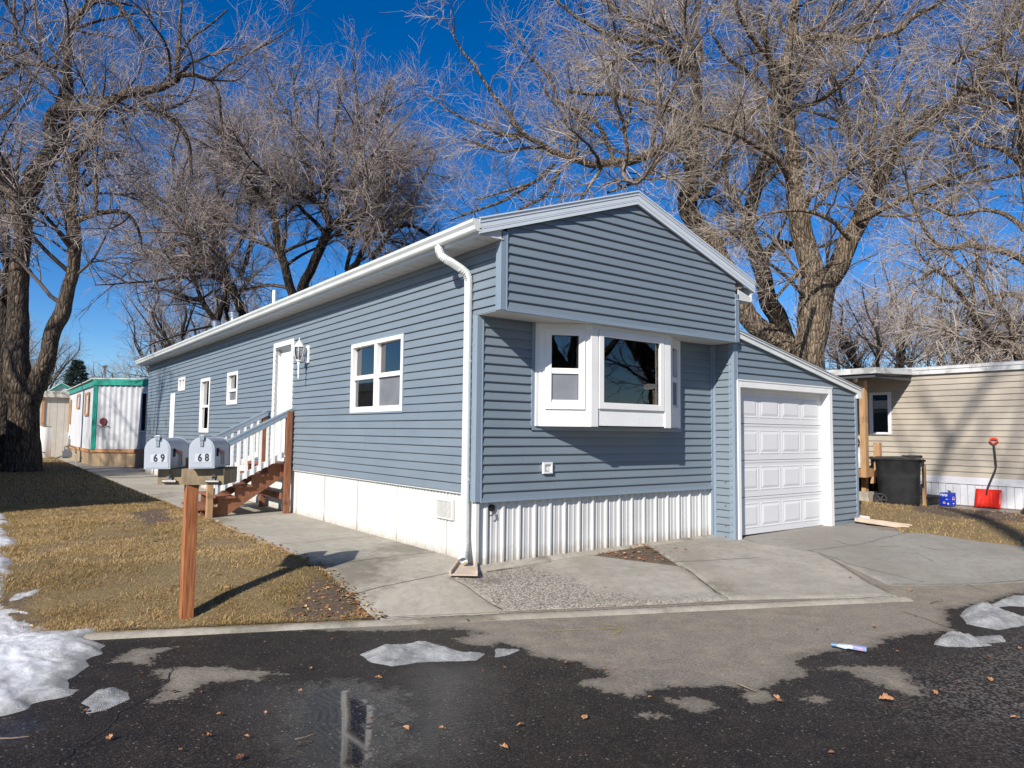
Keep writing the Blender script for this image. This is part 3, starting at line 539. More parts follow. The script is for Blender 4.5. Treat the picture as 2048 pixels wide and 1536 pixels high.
for a, b, c, d in HL:
    mb = MB()
    mb.box(-.026, -.004, a - .02, a - .002, c - .02, d + .02); mb.box(-.026, -.004, b + .002, b + .02, c - .02, d + .02); mb.box(-.026, -.005, a - .002, b + .002, d + .002, d + .02); mb.box(-.026, -.005, a - .002, b + .002, c - .02, c - .002)
    obj('channel_trim', mb, SIDT, home)
# skirting
def ribs(mb, p0, e, n, L, z0, z1, pitch, rib, minor, start=0.):
    p0 = Vector(p0); e = Vector(e); n = Vector(n); prof = [(0, 0)]; x = start
    while x < L:
        for dx, h in ((-.026, 0), (-.011, rib), (.011, rib), (.026, 0)): prof.append((x + dx, h))
        for q in (1 / 3, 2 / 3):
            xm = x + pitch * q
            for dx, h in ((-.016, 0), (-.007, minor), (.007, minor), (.016, 0)): prof.append((xm + dx, h))
        x += pitch
    prof = sorted([p for p in prof if 0 <= p[0] <= L]) + [(L, 0)]
    for (x0, h0), (x1, h1) in zip(prof[:-1], prof[1:]):
        if x1 - x0 < 1e-5: continue
        mb.add([p0 + e * x0 + n * h0 + Vector((0, 0, z)) for z in (z0,)] + [p0 + e * x1 + n * h1 + Vector((0, 0, z0)), p0 + e * x1 + n * h1 + Vector((0, 0, z1)), p0 + e * x0 + n * h0 + Vector((0, 0, z1))], [(0, 1, 2, 3)])
mb = MB(); ribs(mb, (.03, .035, 0), (1, 0, 0), (0, -1, 0), W - .05, -.2, ZF + .01, .2285, .026, .006, .13); obj('skirting', mb, SKIRT2, home)
mb = MB(); pr_ = []
for i in range(int(L_ / .076)):
    y_ = .05 + i * .076; pr_ += [(y_, .032), (y_ + .040, .032), (y_ + .050, .016), (y_ + .066, .016)]
for (a, h0), (b, h1) in zip(pr_[:-1], pr_[1:]): mb.add([(h0, a, -.2), (h1, b, -.2), (h1, b, ZL + .006), (h0, a, ZL + .006)], [(0, 1, 2, 3)])
mb.box(-.012, .02, .06, L_ - .02, ZL - .018, ZL + .012)
for v in (.62, 1.84, 3.05, 4.26, 5.47, 7.2, 9.6, 12, 14.4, 16.8): mb.box(.012, .026, v, v + .012, -.2, ZL - .02)
obj('skirting', mb, SKIRT, home)
mb = MB(); mb.box(.006, .05, -.004, .035, -.2, ZF - .012); mb.box(.02, .03, .035, .20, -.2, ZL - .02); obj('skirting_corner', mb, SKIRT, home, bevel=.003)
for i in range(18):
    pass
mb = MB()
for i in range(36):
    mb.lathe((.03 + .075 + i * .1143, .022, ZF - .03 - .006 * (i % 3)), [(.006, -.014), (.004, -.018)], 6, 'y')
    if i % 2: mb.lathe((.03 + .075 + i * .1143, .022, -.0 + .03 * (i > 10)), [(.006, -.014), (.004, -.018)], 6, 'y')
obj('screw', mb, STEEL, home)['kind'] = 'stuff'
# louvred skirting vent on the long side
mb = MB(); vy0, vy1, vz0, vz1 = .46, .83, .43, .66
mb.box(-.004, .024, vy0, vy0 + .025, vz0, vz1); mb.box(-.004, .024, vy1 - .025, vy1, vz0, vz1); mb.box(-.0035, .0235, vy0 + .025, vy1 - .025, vz1 - .025, vz1); mb.box(-.0035, .0235, vy0 + .025, vy1 - .025, vz0, vz0 + .02)
mb.box(.012, .022, vy0 + .02, vy1 - .02, vz0 + .02, vz1 - .02)
for i in range(14):
    for a, b in ((.03, .145), (.15, .225), (.23, .34)):
        mb.box(.004, .011, vy0 + a, vy0 + b, vz0 + .026 + i * .013, vz0 + .033 + i * .013)
obj('skirting_vent', mb, SKIRT, home)
mb = MB(); mb.m = 0; mb.lathe((.235, .02, .60), [(.001, -.012), (.036, -.012), (.038, 0), (.038, .02)], 16, 'y'); mb.tube([(.23, -.0, .57), (.222, -.01, .535), (.205, -.012, .52), (.18, -.012, .518)], .006, 6); mb.tube([(.25, -.0, .57), (.24, -.01, .53), (.225, -.012, .52)], .005, 6)
obj('cable_entry', mb, BLK, home)
# outlet on the front wall
mb = MB(); ox, oz = .985, 1.025
for a in ((ox - .07, ox - .045, oz - .065, oz + .065), (ox + .045, ox + .07, oz - .065, oz + .065), (ox - .045, ox + .045, oz + .042, oz + .065), (ox - .045, ox + .045, oz - .065, oz - .042)): mb.box(a[0], a[1], -.045, -.012, a[2], a[3])
mb.box(ox - .045, ox + .045, -.022, -.014, oz - .042, oz + .042); mb.box(ox - .012, ox + .02, -.034, -.022, oz - .03, oz + .012); obj('outlet_cover', mb, WHT, home, bevel=.002)
# soffits
mb = MB(); mb.box(-.30, .0, -D_ - .03, L_ + .12, ZS, ZS + .012)
for i in range(64): mb.box(-.30, .0, -.3 + i * .305, -.294 + i * .305, ZS - .004, ZS + .001)
mb.prism([(-.30, -D_ - .01, ZS - .002), (-.006, -D_ - .01, ZS - .002), (-.006, -D_ - .01, ZS + .14), (-.30, -D_ - .01, ZS + .06)], (0, -.012, 0)); obj('soffit', mb, SOF, home)
mb = MB(); mb.box(-.012, W, -D_ - .004, .0, ZO - .006, ZO - .001); mb.box(W - .05, W + .30, -D_ - .03, L_, 3.32, 3.332); mb.prism([(W + .003, -D_ - .01, 3.32), (W + .3, -D_ - .01, 3.32), (W + .3, -D_ - .01, 3.39), (W + .003, -D_ - .01, 3.47)], (0, -.012, 0)); obj('soffit', mb, SOF, home)
# rake fascia with its stepped face
def rake(mb, A, B, hgt=.165):
    A = Vector(A); B = Vector(B); y = A.y
    for a, b, o in ((0, .030, .034), (.030, .036, .026), (.036, .052, .034), (.052, .058, .027), (.058, .105, .028), (.105, .110, .022), (.110, .124, .030), (.124, .129, .024), (.129, hgt, .028)):
        mb.prism([(A.x, y, A.z - a), (B.x, y, B.z - a), (B.x, y, B.z - b), (A.x, y, A.z - b)], (0, -o, 0))
    mb.prism([(A.x, y, A.z + .004), (B.x, y, B.z + .004), (B.x, y, B.z - .012), (A.x, y, A.z - .012)], (0, -.042, 0))
RY = -D_ - .028
mb = MB(); rake(mb, (-.325, RY, 3.64), (PK, RY, ZPK)); obj('fascia', mb, FASC, home); mb = MB(); rake(mb, (PK, RY, ZPK), (4.43, RY, ZPK - slope * 2.40)); obj('fascia', mb, FASC, home)
mb = MB(); mb.prism([(-.33, RY, 3.640), (PK, RY, ZPK + .001), (4.44, RY, ZPK - slope * 2.41), (4.44, RY, ZPK - slope * 2.41 - .03), (PK, RY, ZPK - .03), (-.33, RY, 3.61)], (0, L_ - RY + .15, 0)); obj('roof', mb, ROOFM, home)
mb = MB(); mb.box(-.303, -.286, RY + .001, L_ + .15, ZS - .006, 3.60); mb.box(4.38, 4.40, RY + .001, L_ + .15, 3.34, 3.55); obj('fascia', mb, FASC, home)
# K style gutter
gp = [(-.305, 3.50), (-.36, 3.50), (-.375, 3.515), (-.385, 3.555), (-.408, 3.585), (-.412, 3.615), (-.398, 3.618), (-.396, 3.607), (-.4, 3.592), (-.378, 3.563), (-.368, 3.522), (-.355, 3.508), (-.305, 3.508)]
mb = MB(); mb.prism([(a, -D_ - .055, b) for a, b in gp], (0, L_ + .65, 0)); mb.prism([(-.305, -D_ - .058, 3.498), (-.36, -D_ - .058, 3.498), (-.377, -D_ - .058, 3.513), (-.387, -D_ - .058, 3.555), (-.41, -D_ - .058, 3.585), (-.415, -D_ - .058, 3.62), (-.305, -D_ - .058, 3.62)], (0, .004, 0)); mb.box(-.40, -.305, 11.1, 11.14, 3.600, 3.616); obj('gutter', mb, GUT, home)
# downspout with crimped elbows
dsp = [(-.345, .30, 3.50), (-.345, .28, 3.44), (-.335, .25, 3.38), (-.30, .21, 3.34), (-.25, .18, 3.31), (-.14, .135, 3.24), (-.09, .115, 3.20), (-.065, .11, 3.14), (-.06, .11, 3.0), (-.06, .11, 1.5), (-.06, .11, .32), (-.065, .10, .24), (-.09, .07, .17), (-.13, .03, .10), (-.155, 0.0, .07)]
mb = MB(); mb.tube(dsp, .036, 16, False, sq=(.9, 1.15)); 
for i, (a, b, n_) in enumerate(((1, 3, 6), (5, 7, 6), (11, 13, 5))):
    A, Bm, B = (Vector(dsp[k]) for k in (a, a + 1, b))
    for q in range(n_):
        t = q / (n_ - 1); p = A.lerp(Bm, t * 2) if t < .5 else Bm.lerp(B, t * 2 - 1); d = (B - A).normalized()
        mb.tube([p - d * .004, p + d * .004], .0385, 16, True, sq=(.9, 1.15))
mb.tube([(-.06, .11, 2.2), (-.06, .11, 2.23)], .0385, 16, True, sq=(.9, 1.15)); mb.tube([(-.06, .11, .9), (-.06, .11, .93)], .0385, 16, True, sq=(.9, 1.15))
obj('downspout', mb, GUT, home, smooth=True)
# lining behind the openings and interior
mb = MB(); mb.m = 0
mb.box(.5, W - .5, .9, L_ - .3, .80, .83); mb.box(1.9, 1.95, .6, L_, .83, 3.4); mb.box(.02, W - .02, 4.4, 4.45, .83, 3.4)
mb.box(.02, W - .02, L_ - .02, L_, -.2, 3.45); mb.box(W - .06, W - .04, .3, L_, .8, 3.45); mb.box(.02, W - .05, -.38, L_, 3.40, 3.44); mb.box(.02, .5, .05, L_ - .3, .78, .80); mb.box(.5, W - .05, .05, .9, .78, .80)
obj('inner_wall', mb, IWALL, home)
def window(name, wall, a, b, c, d, cols=1, rail=.5, fw=.055, screens=(), proud=.032, lowdark=CURT, rails=True, upper=None):
    """wall 'L': x=0 plane facing -x, a..b is v.  returns the window part"""
    P = (lambda s, o, z: (-o, s, z)) 
    def bx(mb, s0, s1, o0, o1, z0, z1): q0 = P(s0, o0, z0); q1 = P(s1, o1, z1); mb.box(min(q0[0], q1[0]), max(q0[0], q1[0]), min(q0[1], q1[1]), max(q0[1], q1[1]), z0, z1)
    mb = MB(); bx(mb, a, a + fw, -.06, proud, c, d); bx(mb, b - fw, b, -.06, proud, c, d); bx(mb, a + fw, b - fw, -.06, proud, d - fw, d); bx(mb, a + fw, b - fw, -.06, proud, c, c + fw)
    cw = .08; n = cols; inner = (b - a - 2 * fw - (n - 1) * cw) / n
    for i in range(1, n): s = a + fw + i * inner + (i - 1) * cw; bx(mb, s, s + cw, -.055, proud - .004, c + fw, d - fw)
    wdw = obj(name, mb, WHT, home, bevel=.004)
    for i in range(n):
        s0 = a + fw + i * (inner + cw); s1 = s0 + inner; zm = c + fw + (d - c - 2 * fw) * rail
        if rails:
            mb = MB(); bx(mb, s0, s1, -.03, .016, zm - .03, zm + .03)
            sf = .026
            bx(mb, s0, s0 + sf, -.035, .004, c + fw, zm - .03); bx(mb, s1 - sf, s1, -.035, .004, c + fw, zm - .03); bx(mb, s0 + sf, s1 - sf, -.035, .004, c + fw, c + fw + sf)
            obj('sash', mb, WHT, wdw, bevel=.002)
            mb = MB(); bx(mb, s0, s1, -.042, -.040, zm, d - fw); obj('pane', mb, GLASS, wdw)
            mb = MB(); bx(mb, s0 + sf, s1 - sf, -.022, -.020, c + fw + sf, zm - .03); obj('pane', mb, GLASS, wdw)
            if i in screens: mb = MB(); bx(mb, s0 + sf, s1 - sf, -.018, -.016, c + fw + sf, zm - .03); obj('screen', mb, CURT, wdw)
            else: mb = MB(); [bx(mb, s0 + sf + q * .03, s0 + sf + q * .03 + .022, -.10 - .02 * (q % 2), -.09 - .02 * (q % 2), c + fw, zm) for q in range(6)]; obj('curtain', mb, CURT2, wdw)
        else:
            mb = MB(); bx(mb, s0, s1, -.022, -.020, c + fw, d - fw); obj('pane', mb, GLASS, wdw)
    mb = MB(); bx(mb, a + .01, b - .01, -.40, -.38, c, d); obj('blind', mb, BLIND, wdw)
    return wdw
window('window', 'L', *HL[0], cols=2, screens=(0,), rail=.5)
window('window', 'L', *HL[2], screens=(0,), rail=.42, fw=.07); window('window', 'L', *HL[3], rail=.48, fw=.075); window('window', 'L', *HL[4], cols=2, rails=False, fw=.07)
# front door on the long side
a, b, c, d = HL[1]
mb = MB(); mb.box(-.035, .03, a - .085, a, c - .05, d + .09); mb.box(-.035, .03, b, b + .085, c - .05, d + .09); mb.box(-.035, .03, a, b, d, d + .09); mb.box(.03, .1, a, a + .03, c, d); mb.box(.03, .1, b - .03, b, c, d); mb.box(.03, .1, a + .03, b - .03, d - .03, d)
dfr = obj('door_frame', mb, WHT, home, bevel=.004)
mb = MB(); mb.box(.075, .1, a + .03, b - .03, c, d - .03); door = obj('door', mb, WHT, home)
def panels(mb, s0, s1, z0, z1, face, dirn, depth=.008):
    """raised rectangular moulding on a face at x=face (dirn 'x') or y=face ('y')"""
    for k, (q, o) in enumerate(((0, .004), (.018, -.004), (.034, .006))):
        A, B, C_, D2 = s0 + q, s1 - q, z0 + q, z1 - q
        if dirn == 'x': mb.box(face - .004 - o, face + .01, A, B, C_, D2)
        else: mb.box(A, B, face - .004 - o, face + .01, C_, D2)
dw = b - a - .06
for r0, r1 in ((.09, .30), (.36, 1.02), (1.10, 1.85)):
    for s in (.08, .56):
        mb = MB(); z1_ = d - .03 - r0; z0_ = d - .03 - r1
        A = a + .03 + s * dw; B = A + .36 * dw
        mb.box(.068, .075, A, B, z0_, z1_); mb.box(.062, .068, A + .03, B - .03, z0_ + .03, z1_ - .03); obj('door_panel', mb, WHT, door, bevel=.004)
mb = MB(); mb.box(.03, .07, b - .05, b - .03, d - .13, d - .05); obj('hinge', mb, GALV, door)
mb = MB(); mb.lathe((.045, a + .10, 1.85), [(.02, .03), (.012, .02), (.012, -.01), (.026, -.02), (.03, -.035), (.02, -.05)], 12, 'x'); obj('handle', mb, GALV, door, smooth=True)
# narrow white cupboard door near the far end
a, b, c, d = HL[5]; mb = MB(); mb.box(-.02, .02, a, b, c, d); mb.box(-.03, -.02, a, a + .04, c, d); mb.box(-.03, -.02, b - .04, b, c, d); obj('utility_door', mb, WHT, home, bevel=.004)
# carriage lantern right of the door
ly, lz = 5.02, 2.72
mb = MB(); mb.box(-.045, -.016, ly - .06, ly + .06, lz - .17, lz + .12); mb.tube([(-.045, ly, lz + .03), (-.09, ly, lz + .06), (-.13, ly, lz + .03), (-.15, ly, lz)], .012, 8); mb.tube([(-.045, ly, lz - .12), (-.08, ly, lz - .16), (-.11, ly, lz - .13), (-.12, ly, lz - .09)], .01, 8)
lan = obj('wall_lantern', mb, WHT, home, bevel=.002)
cx = -.175
mb = MB(); mb.lathe((cx, ly, lz), [(.004, .24), (.012, .225), (.006, .205), (.02, .19), (.024, .175), (.05, .15), (.085, .10), (.092, .085), (.08, .08)], 14); obj('lantern_cap', mb, WHT, lan, smooth=True)
mb = MB(); mb.lathe((cx, ly, lz), [(.072, .08), (.078, .0), (.055, -.10), (.03, -.135)], 14); obj('lamp_glass', mb, glass('lamp glass', (.9, .9, .88)), lan, smooth=True)
mb = MB()
for k in range(6):
    t = k * math.pi / 3; mb.tube([(cx + .083 * math.cos(t) * q, ly + .083 * math.sin(t) * q, lz + z) for q, z in ((.95, .085), (1, 0), (.72, -.1), (.4, -.14))], .005, 5)
mb.lathe((cx, ly, lz), [(.035, -.125), (.04, -.145), (.02, -.17), (.026, -.2), (.015, -.23), (.018, -.34), (.01, -.40), (.014, -.42), (.008, -.44), (.001, -.46)], 12); obj('lantern_cage', mb, WHT, lan, smooth=True)
mb = MB(); mb.tube([(cx, ly, lz - .1), (cx, ly, lz + .03)], .012, 8); obj('bulb_socket', mb, WRAW, lan)
# roof pipes
for px_, py_, h_, r_ in ((.75, 12.4, .36, .085), (.72, 14.0, .32, .075)):
    z_ = 3.64 + (px_ + .325) * slope - .05; mb = MB(); mb.lathe((px_, py_, z_), [(r_ * 1.3, 0), (r_, .03), (r_, h_), (r_ * 1.25, h_ + .02), (r_ * 1.25, h_ + .07), (r_ * 1.5, h_ + .08), (r_ * 1.5, h_ + .12), (r_ * .9, h_ + .17)], 18); obj('roof_flue', mb, GALV, home, smooth=True)
mb = MB(); mb.lathe((1.0, 10.0, 3.9), [(.04, 0), (.04, .78), (.034, .78)], 14); obj('vent_pipe', mb, WHT, home, smooth=True)

# ------------------------------------------------------------------ bay window
bx1, bx2, bd = 1.39, 2.73, .35; b0, b1 = BAYX; zb, zt = BAYZ[0], ZO - .008
mb = MB(); plan = [(b0, -.02), (bx1, -bd), (bx2, -bd), (b1, -.02)]
mb.prism([(q[0], q[1], zb) for q in plan], (0, 0, .015)); bay = obj('bay_window', mb, WHT2, home)
def facet(A, B, zlo, zhi, hz0, hz1, fw0, fw1, two):
    """one facet A->B (outward on the camera side) with an opening"""
    A = Vector((*A, 0)); B = Vector((*B, 0)); e = (B - A); L = e.length; e.normalize(); n = Vector((e.y, -e.x, 0))
    def bar(mb, s0, s1, o0, o1, z0, z1):
        pts_ = [A + e * s0 + n * o0, A + e * s1 + n * o0, A + e * s1 + n * o1, A + e * s0 + n * o1]; mb.prism([(p.x, p.y, z0) for p in pts_], (0, 0, z1 - z0))
    mb = MB(); bar(mb, 0, L, -.03, 0, zlo, hz0); bar(mb, 0, L, -.03, 0, hz1, zhi); bar(mb, 0, fw0, -.03, 0, hz0, hz1); bar(mb, L - fw1, L, -.03, 0, hz0, hz1); obj('bay_panel', mb, WHT2, bay)
    s0, s1 = fw0, L - fw1; mb = MB(); f = .045
    bar(mb, s0 - .03, s0 + f, .0, .022, hz0 - .03, hz1 + .03); bar(mb, s1 - f, s1 + .03, 0, .022, hz0 - .03, hz1 + .03); bar(mb, s0 + f, s1 - f, 0, .022, hz1 - f, hz1 + .03); bar(mb, s0 + f, s1 - f, 0, .022, hz0 - .03, hz0 + f)
    for q in (s0, s1 - .03): bar(mb, q, q + .03, -.06, -.001, hz0 + .001, hz1 - .001)
    bar(mb, s0 + .03, s1 - .03, -.06, -.001, hz0 + .001, hz0 + .031); bar(mb, s0 + .03, s1 - .03, -.06, -.001, hz1 - .031, hz1 - .001)
    zm = (hz0 + hz1) / 2 - .02
    if two: bar(mb, s0 + f, s1 - f, -.03, .012, zm - .035, zm + .03)
    obj('window_frame', mb, WHT, bay, bevel=.003)
    if two:
        mb = MB(); bar(mb, s0 + .03, s1 - .03, -.034, -.032, zm, hz1 - .03); obj('pane', mb, GLASS, bay); mb = MB(); bar(mb, s0 + .03, s1 - .03, -.014, -.012, hz0 + .03, zm); obj('pane', mb, GLASS, bay)
        mb = MB(); bar(mb, s0 + f + .004, s1 - f - .004, -.008, -.006, hz0 + f, zm - .035); obj('screen', mb, SCR, bay)
        mb = MB(); bar(mb, s0 + f, s1 - f, -.01, .006, hz0 + f, hz0 + f + .035); obj('sash_rail', mb, SKIRT, bay)
    else: mb = MB(); bar(mb, s0 + .03, s1 - .03, -.024, -.022, hz0 + .03, hz1 - .03); obj('pane', mb, GLASS, bay)
facet(plan[0], plan[1], zb, zt, 1.74, 2.62, .15, .12, True)
facet(plan[1], plan[2], zb, zt, 1.755, 2.63, .13, .13, False)
facet(plan[2], plan[3], zb, zt, 1.74, 2.62, .12, .15, True)
for q in ((b0, b0 + .065, -.045, .02, zb, zt), (b1 - .065, b1, -.045, .02, zb, zt), (bx1 - .03, bx1 + .085, -bd - .016, -bd - .001, zb + .001, 2.66), (bx2 - .085, bx2 + .03, -bd - .016, -bd - .001, zb + .001, 2.66)):
    mb = MB(); mb.box(*q); obj('corner_board', mb, WHT, bay, bevel=.003)
mb = MB(); mb.box(bx2 - .20, bx2 - .155, -bd + .04, -bd + .14, 1.70, 2.60); mb.box(b0 + .45, b1 - .45, -.2, .3, 1.68, 1.71); obj('wood_jamb', mb, WOODI, bay)
# ------------------------------------------------------------------ garage front
GD = (4.19, 6.53, -.02, 2.115); gy = -GF + .10
gd_ = bpy.data.objects.new('garage_door', None); COL.objects.link(gd_); gd_.parent = home; gd_.location = ((GD[0] + GD[1]) / 2, gy, 0)
zr = [.012, .545, 1.07, 1.597, 2.125]; pw = (GD[1] - GD[0] - .06 - 5 * .07) / 4
for r in range(4):
    mb = MB(); mb.box(GD[0], GD[1], gy, gy + .04, zr[r] + .004, zr[r + 1] - .004)
    mb.box(GD[0] + .01, GD[1] - .01, gy - .005, gy, zr[r + 1] - .035, zr[r + 1] - .008)
    for c_ in range(4):
        A = GD[0] + .03 + .07 + c_ * (pw + .07); B = A + pw; z0_, z1_ = zr[r] + .10, zr[r + 1] - .095
        vs = []; rings = ((0, .003), (.014, .007), (.022, .007), (.050, .001), (.056, .0)); 
        for q, o in rings: vs += [(A + q, gy + .002 - .006 + o * -1 if False else gy - .001 + o, z0_ + q), (B - q, gy - .001 + o, z0_ + q), (B - q, gy - .001 + o, z1_ - q), (A + q, gy - .001 + o, z1_ - q)]
        fs = [(4 * k + i, 4 * k + (i + 1) % 4, 4 * k + 4 + (i + 1) % 4, 4 * k + 4 + i) for k in range(len(rings) - 1) for i in range(4)] + [tuple(4 * (len(rings) - 1) + i for i in range(4))]
        # outer lip so the moulding stands proud of the skin
        lip = [(A - .014, gy - .001, z0_ - .014), (B + .014, gy - .001, z0_ - .014), (B + .014, gy - .001, z1_ + .014), (A - .014, gy - .001, z1_ + .014)]
        vs2 = lip + [(v[0], v[1] - .007, v[2]) for v in vs]; fs2 = [(i, (i + 1) % 4, 4 + (i + 1) % 4, 4 + i) for i in range(4)] + [tuple(j + 4 for j in f) for f in fs]
        mb.add(vs2, fs2)
    obj('door_section', mb, GDOOR, gd_)
mb = MB(); mb.box(GD[0], GD[1], gy + .005, gy + .03, -.03, .012); obj('weather_seal', mb, BLK, gd_)
mb = MB(); fy = -GF - .034
mb.box(4.125, 4.195, fy, gy + .06, -.06, 2.20); mb.box(6.52, 6.62, fy, gy + .06, -.06, 2.20); mb.box(4.195, 6.52, fy, gy + .06, 2.105, 2.20); mb.box(4.118, 6.627, fy - .008, fy + .0, 2.195, 2.215)
obj('garage_door_frame', mb, WHT, home, bevel=.004)
mb = MB(); A = (W + .02, 2.905); B = (G1 + .10, 2.225)
mb.prism([(A[0], -GF - .06, A[1]), (B[0], -GF - .06, B[1]), (B[0], -GF - .06, B[1] - .10), (A[0], -GF - .06, A[1] - .10)], (0, .03, 0)); mb.prism([(A[0], -GF - .075, A[1]), (B[0], -GF - .075, B[1]), (B[0], -GF - .075, B[1] - .03), (A[0], -GF - .075, A[1] - .03)], (0, .02, 0))
mb.prism([(B[0] - .13, -GF - .062, B[1] + .02), (B[0] + .0, -GF - .062, B[1]), (B[0] + .02, -GF - .062, B[1] - .16), (B[0] - .10, -GF - .062, B[1] - .16)], (0, .06, 0)); obj('fascia', mb, GUT, home)
mb = MB(); mb.prism([(A[0], -GF - .085, A[1] + .012), (B[0] + .03, -GF - .085, B[1] + .012), (B[0] + .03, -GF - .085, B[1] - .004), (A[0], -GF - .085, A[1] - .004)], (0, 12.4, 0)); obj('garage_roof', mb, ROOFM, home)
mb = MB(); mb.box(B[0] - .01, B[0] + .06, -GF - .04, 12, B[1] - .10, B[1] - .02); obj('gutter', mb, GUT, home)
mb = MB(); mb.tube([(G1 + .05, -.22, .12), (G1 + .22, -.26, .07), (G1 + .42, -.32, .045)], .045, 12, True, sq=(1.1, .85)); obj('downspout', mb, GUT, home)
mb = MB()
for q in (.02, .18, .45, .78): mb.lathe((W + .0, -GF + .13, q), [(.006, -.024), (.012, -.03), (.004, -.036)], 8, 'x')
obj('nail_rust', mb, RUST, home)['kind'] = 'stuff'

# ------------------------------------------------------------------ wooden stair
st = thing('wooden_stairs', 'brown wooden stairs with white balusters leading up to the side door', 'stairs', (-.7, 6.2, 0))
y0, y1 = 5.70, 6.84; ris = .172; run = .262; ztop = .86
edges = [(-.16 - run * (i), ztop - ris * i) for i in range(1, 5)]
mb = MB(); mb.box(-.42, -.03, y0 - .03, y1, ztop - .04, ztop); obj('tread', mb, WSTAIR, st, bevel=.004)
for i in range(1, 5):
    xr_ = -.42 - run * (i - 1) + .02; zt_ = ztop - ris * i; mb = MB(); mb.box(xr_ - .30, xr_ - .155, y0 - .05, y1 + .04, zt_ - .036, zt_); mb.box(xr_ - .148, xr_, y0 - .05, y1 + .04, zt_ - .036, zt_); obj('tread', mb, WSTAIR, st, bevel=.004)
for yy in (y0 - .0, y1 - .04):
    top = []; xx = -.03; zz = ztop - .042; poly = [(xx, yy, zz)]
    poly.append((-.40, yy, zz)); 
    for i in range(1, 5):
        zt_ = ztop - .04 - ris * i; poly.append((-.40 - run * (i - 1), yy, zt_)); poly.append((-.40 - run * i, yy, zt_))
    poly += [(-.40 - run * 4, yy, .0), (-1.10, yy, .0), (-.12, yy, .645), (-.03, yy, .645)]
    mb = MB(); k = len(poly); mb.prism(poly, (0, .04, 0)); obj('stringer', mb, WSTAIR, st)
for (xx, yy, z0_, z1_, ww, mm) in ((-.10, y0 - .09, -.02, 1.76, .095, WSTAIR), (-.10, y1 + .08, .0, 1.72, .09, WSTAIR), (-1.345, y0 - .09, -.02, 1.02, .09, WRAW), (-1.345, y1 + .08, -.02, 1.02, .09, WRAW)):
    mb = MB(); mb.box(xx - ww / 2, xx + ww / 2, yy - ww / 2, yy + ww / 2, z0_, z1_); obj('post', mb, mm, st, bevel=.004)
for yy in (y0 - .075, y1 + .06):
    o_ = 0 if yy < 6 else 0
    T = lambda x, z: (x, yy, z)
    zr_ = lambda x: 1.79 + (x + .06) * .53                     # top rail height along x
    mb = MB(); mb.bar(T(-.06, zr_(-.06)), T(-1.42, zr_(-1.42)), .10, .03); mb.bar((-.06, yy - .03, zr_(-.06) - .055), (-1.42, yy - .03, zr_(-1.42) - .055), .03, .075); obj('handrail', mb, SIDT, st, bevel=.003)
    mb = MB(); mb.bar((-.16, yy - .005, 1.02), (-1.30, yy - .005, 1.02 - .605), .034, .085); mb.bar((-.16, yy + .035, 1.02), (-1.30, yy + .035, 1.02 - .605), .02, .085); obj('bottom_rail', mb, WHT, st, bevel=.003)
    for k in range(10):
        xx = -.235 - k * .113; mb = MB(); zb_ = 1.02 + (xx + .16) * .53 - .05; mb.box(xx - .019, xx + .019, yy - .045, yy - .022, zb_, zr_(xx) - .085); obj('baluster', mb, WHT, st)
mb = MB(); mb.box(-.16, -.14, y0, y1, .25, .36); mb.tube([(-.16, 5.9, .34), (-.2, 5.95, .30), (-.19, 6.05, .33), (-.15, 6.1, .28)], .012, 6); obj('brace', mb, WSTAIR, st)

# ------------------------------------------------------------------ mailboxes
bp_ = (-2.809,0.315); bxp, byp = bp_; gzp = float(zg(bxp, byp))
# frame of the pair: it sits at the post, fronts facing the road
ps = thing('mailbox_post', 'reddish cedar post carrying a plywood shelf under the two mailboxes', 'post', (bxp, byp, gzp))
mb = MB(); mb.box(bxp - .058, bxp + .042, byp - .05, byp + .05, gzp - .1, .945); obj('post', mb, WPOST, ps, bevel=.003)
th = math.radians(-30)
Rm = Matrix.Translation((bxp, byp, 0)) @ Matrix.Rotation(th, 4, 'Z')
ZB = 1.088
mb = MB(); mb.box(-.27, .285, -.075, -.055, .945, ZB - .004, Rm); mb.box(.262, .285, -.055, .36, .945, ZB - .004, Rm); mb.box(-.27, .285, -.055, .36, ZB - .018, ZB - .002, Rm); obj('shelf', mb, PLY, ps)
mb = MB(); mb.box(-.075, -.005, .02, .11, .94, ZB + .09, Rm); obj('post_stub', mb, WGREY, ps)
for q in (-.16, .2):
    mb = MB(); mb.tube([Rm @ Vector((q - .06, -.095, .975)), Rm @ Vector((q + .05, -.095, .975))], .016, 10); mb.box(q - .03, q + .01, -.092, -.076, .965, 1.02, Rm); mb.tube([Rm @ Vector((q - .01, -.09, 1.0)), Rm @ Vector((q + .0, -.108, 1.03)), Rm @ Vector((q + .01, -.09, 1.04))], .006, 6); obj('latch', mb, STEEL, ps, smooth=True)
MBX = mat('grey mailbox steel', (.44, .47, .51), .38, (.38, .41, .45), 5., metal=.25, bs=.05, bscale=30); FLAG = mat('faded red flag', (.42, .075, .06), .5, (.3, .06, .05), 8)
NUM = mat('black number stickers', (.01, .01, .01), .5); STK = mat('clear sticker backing', (.47, .50, .54), .4)
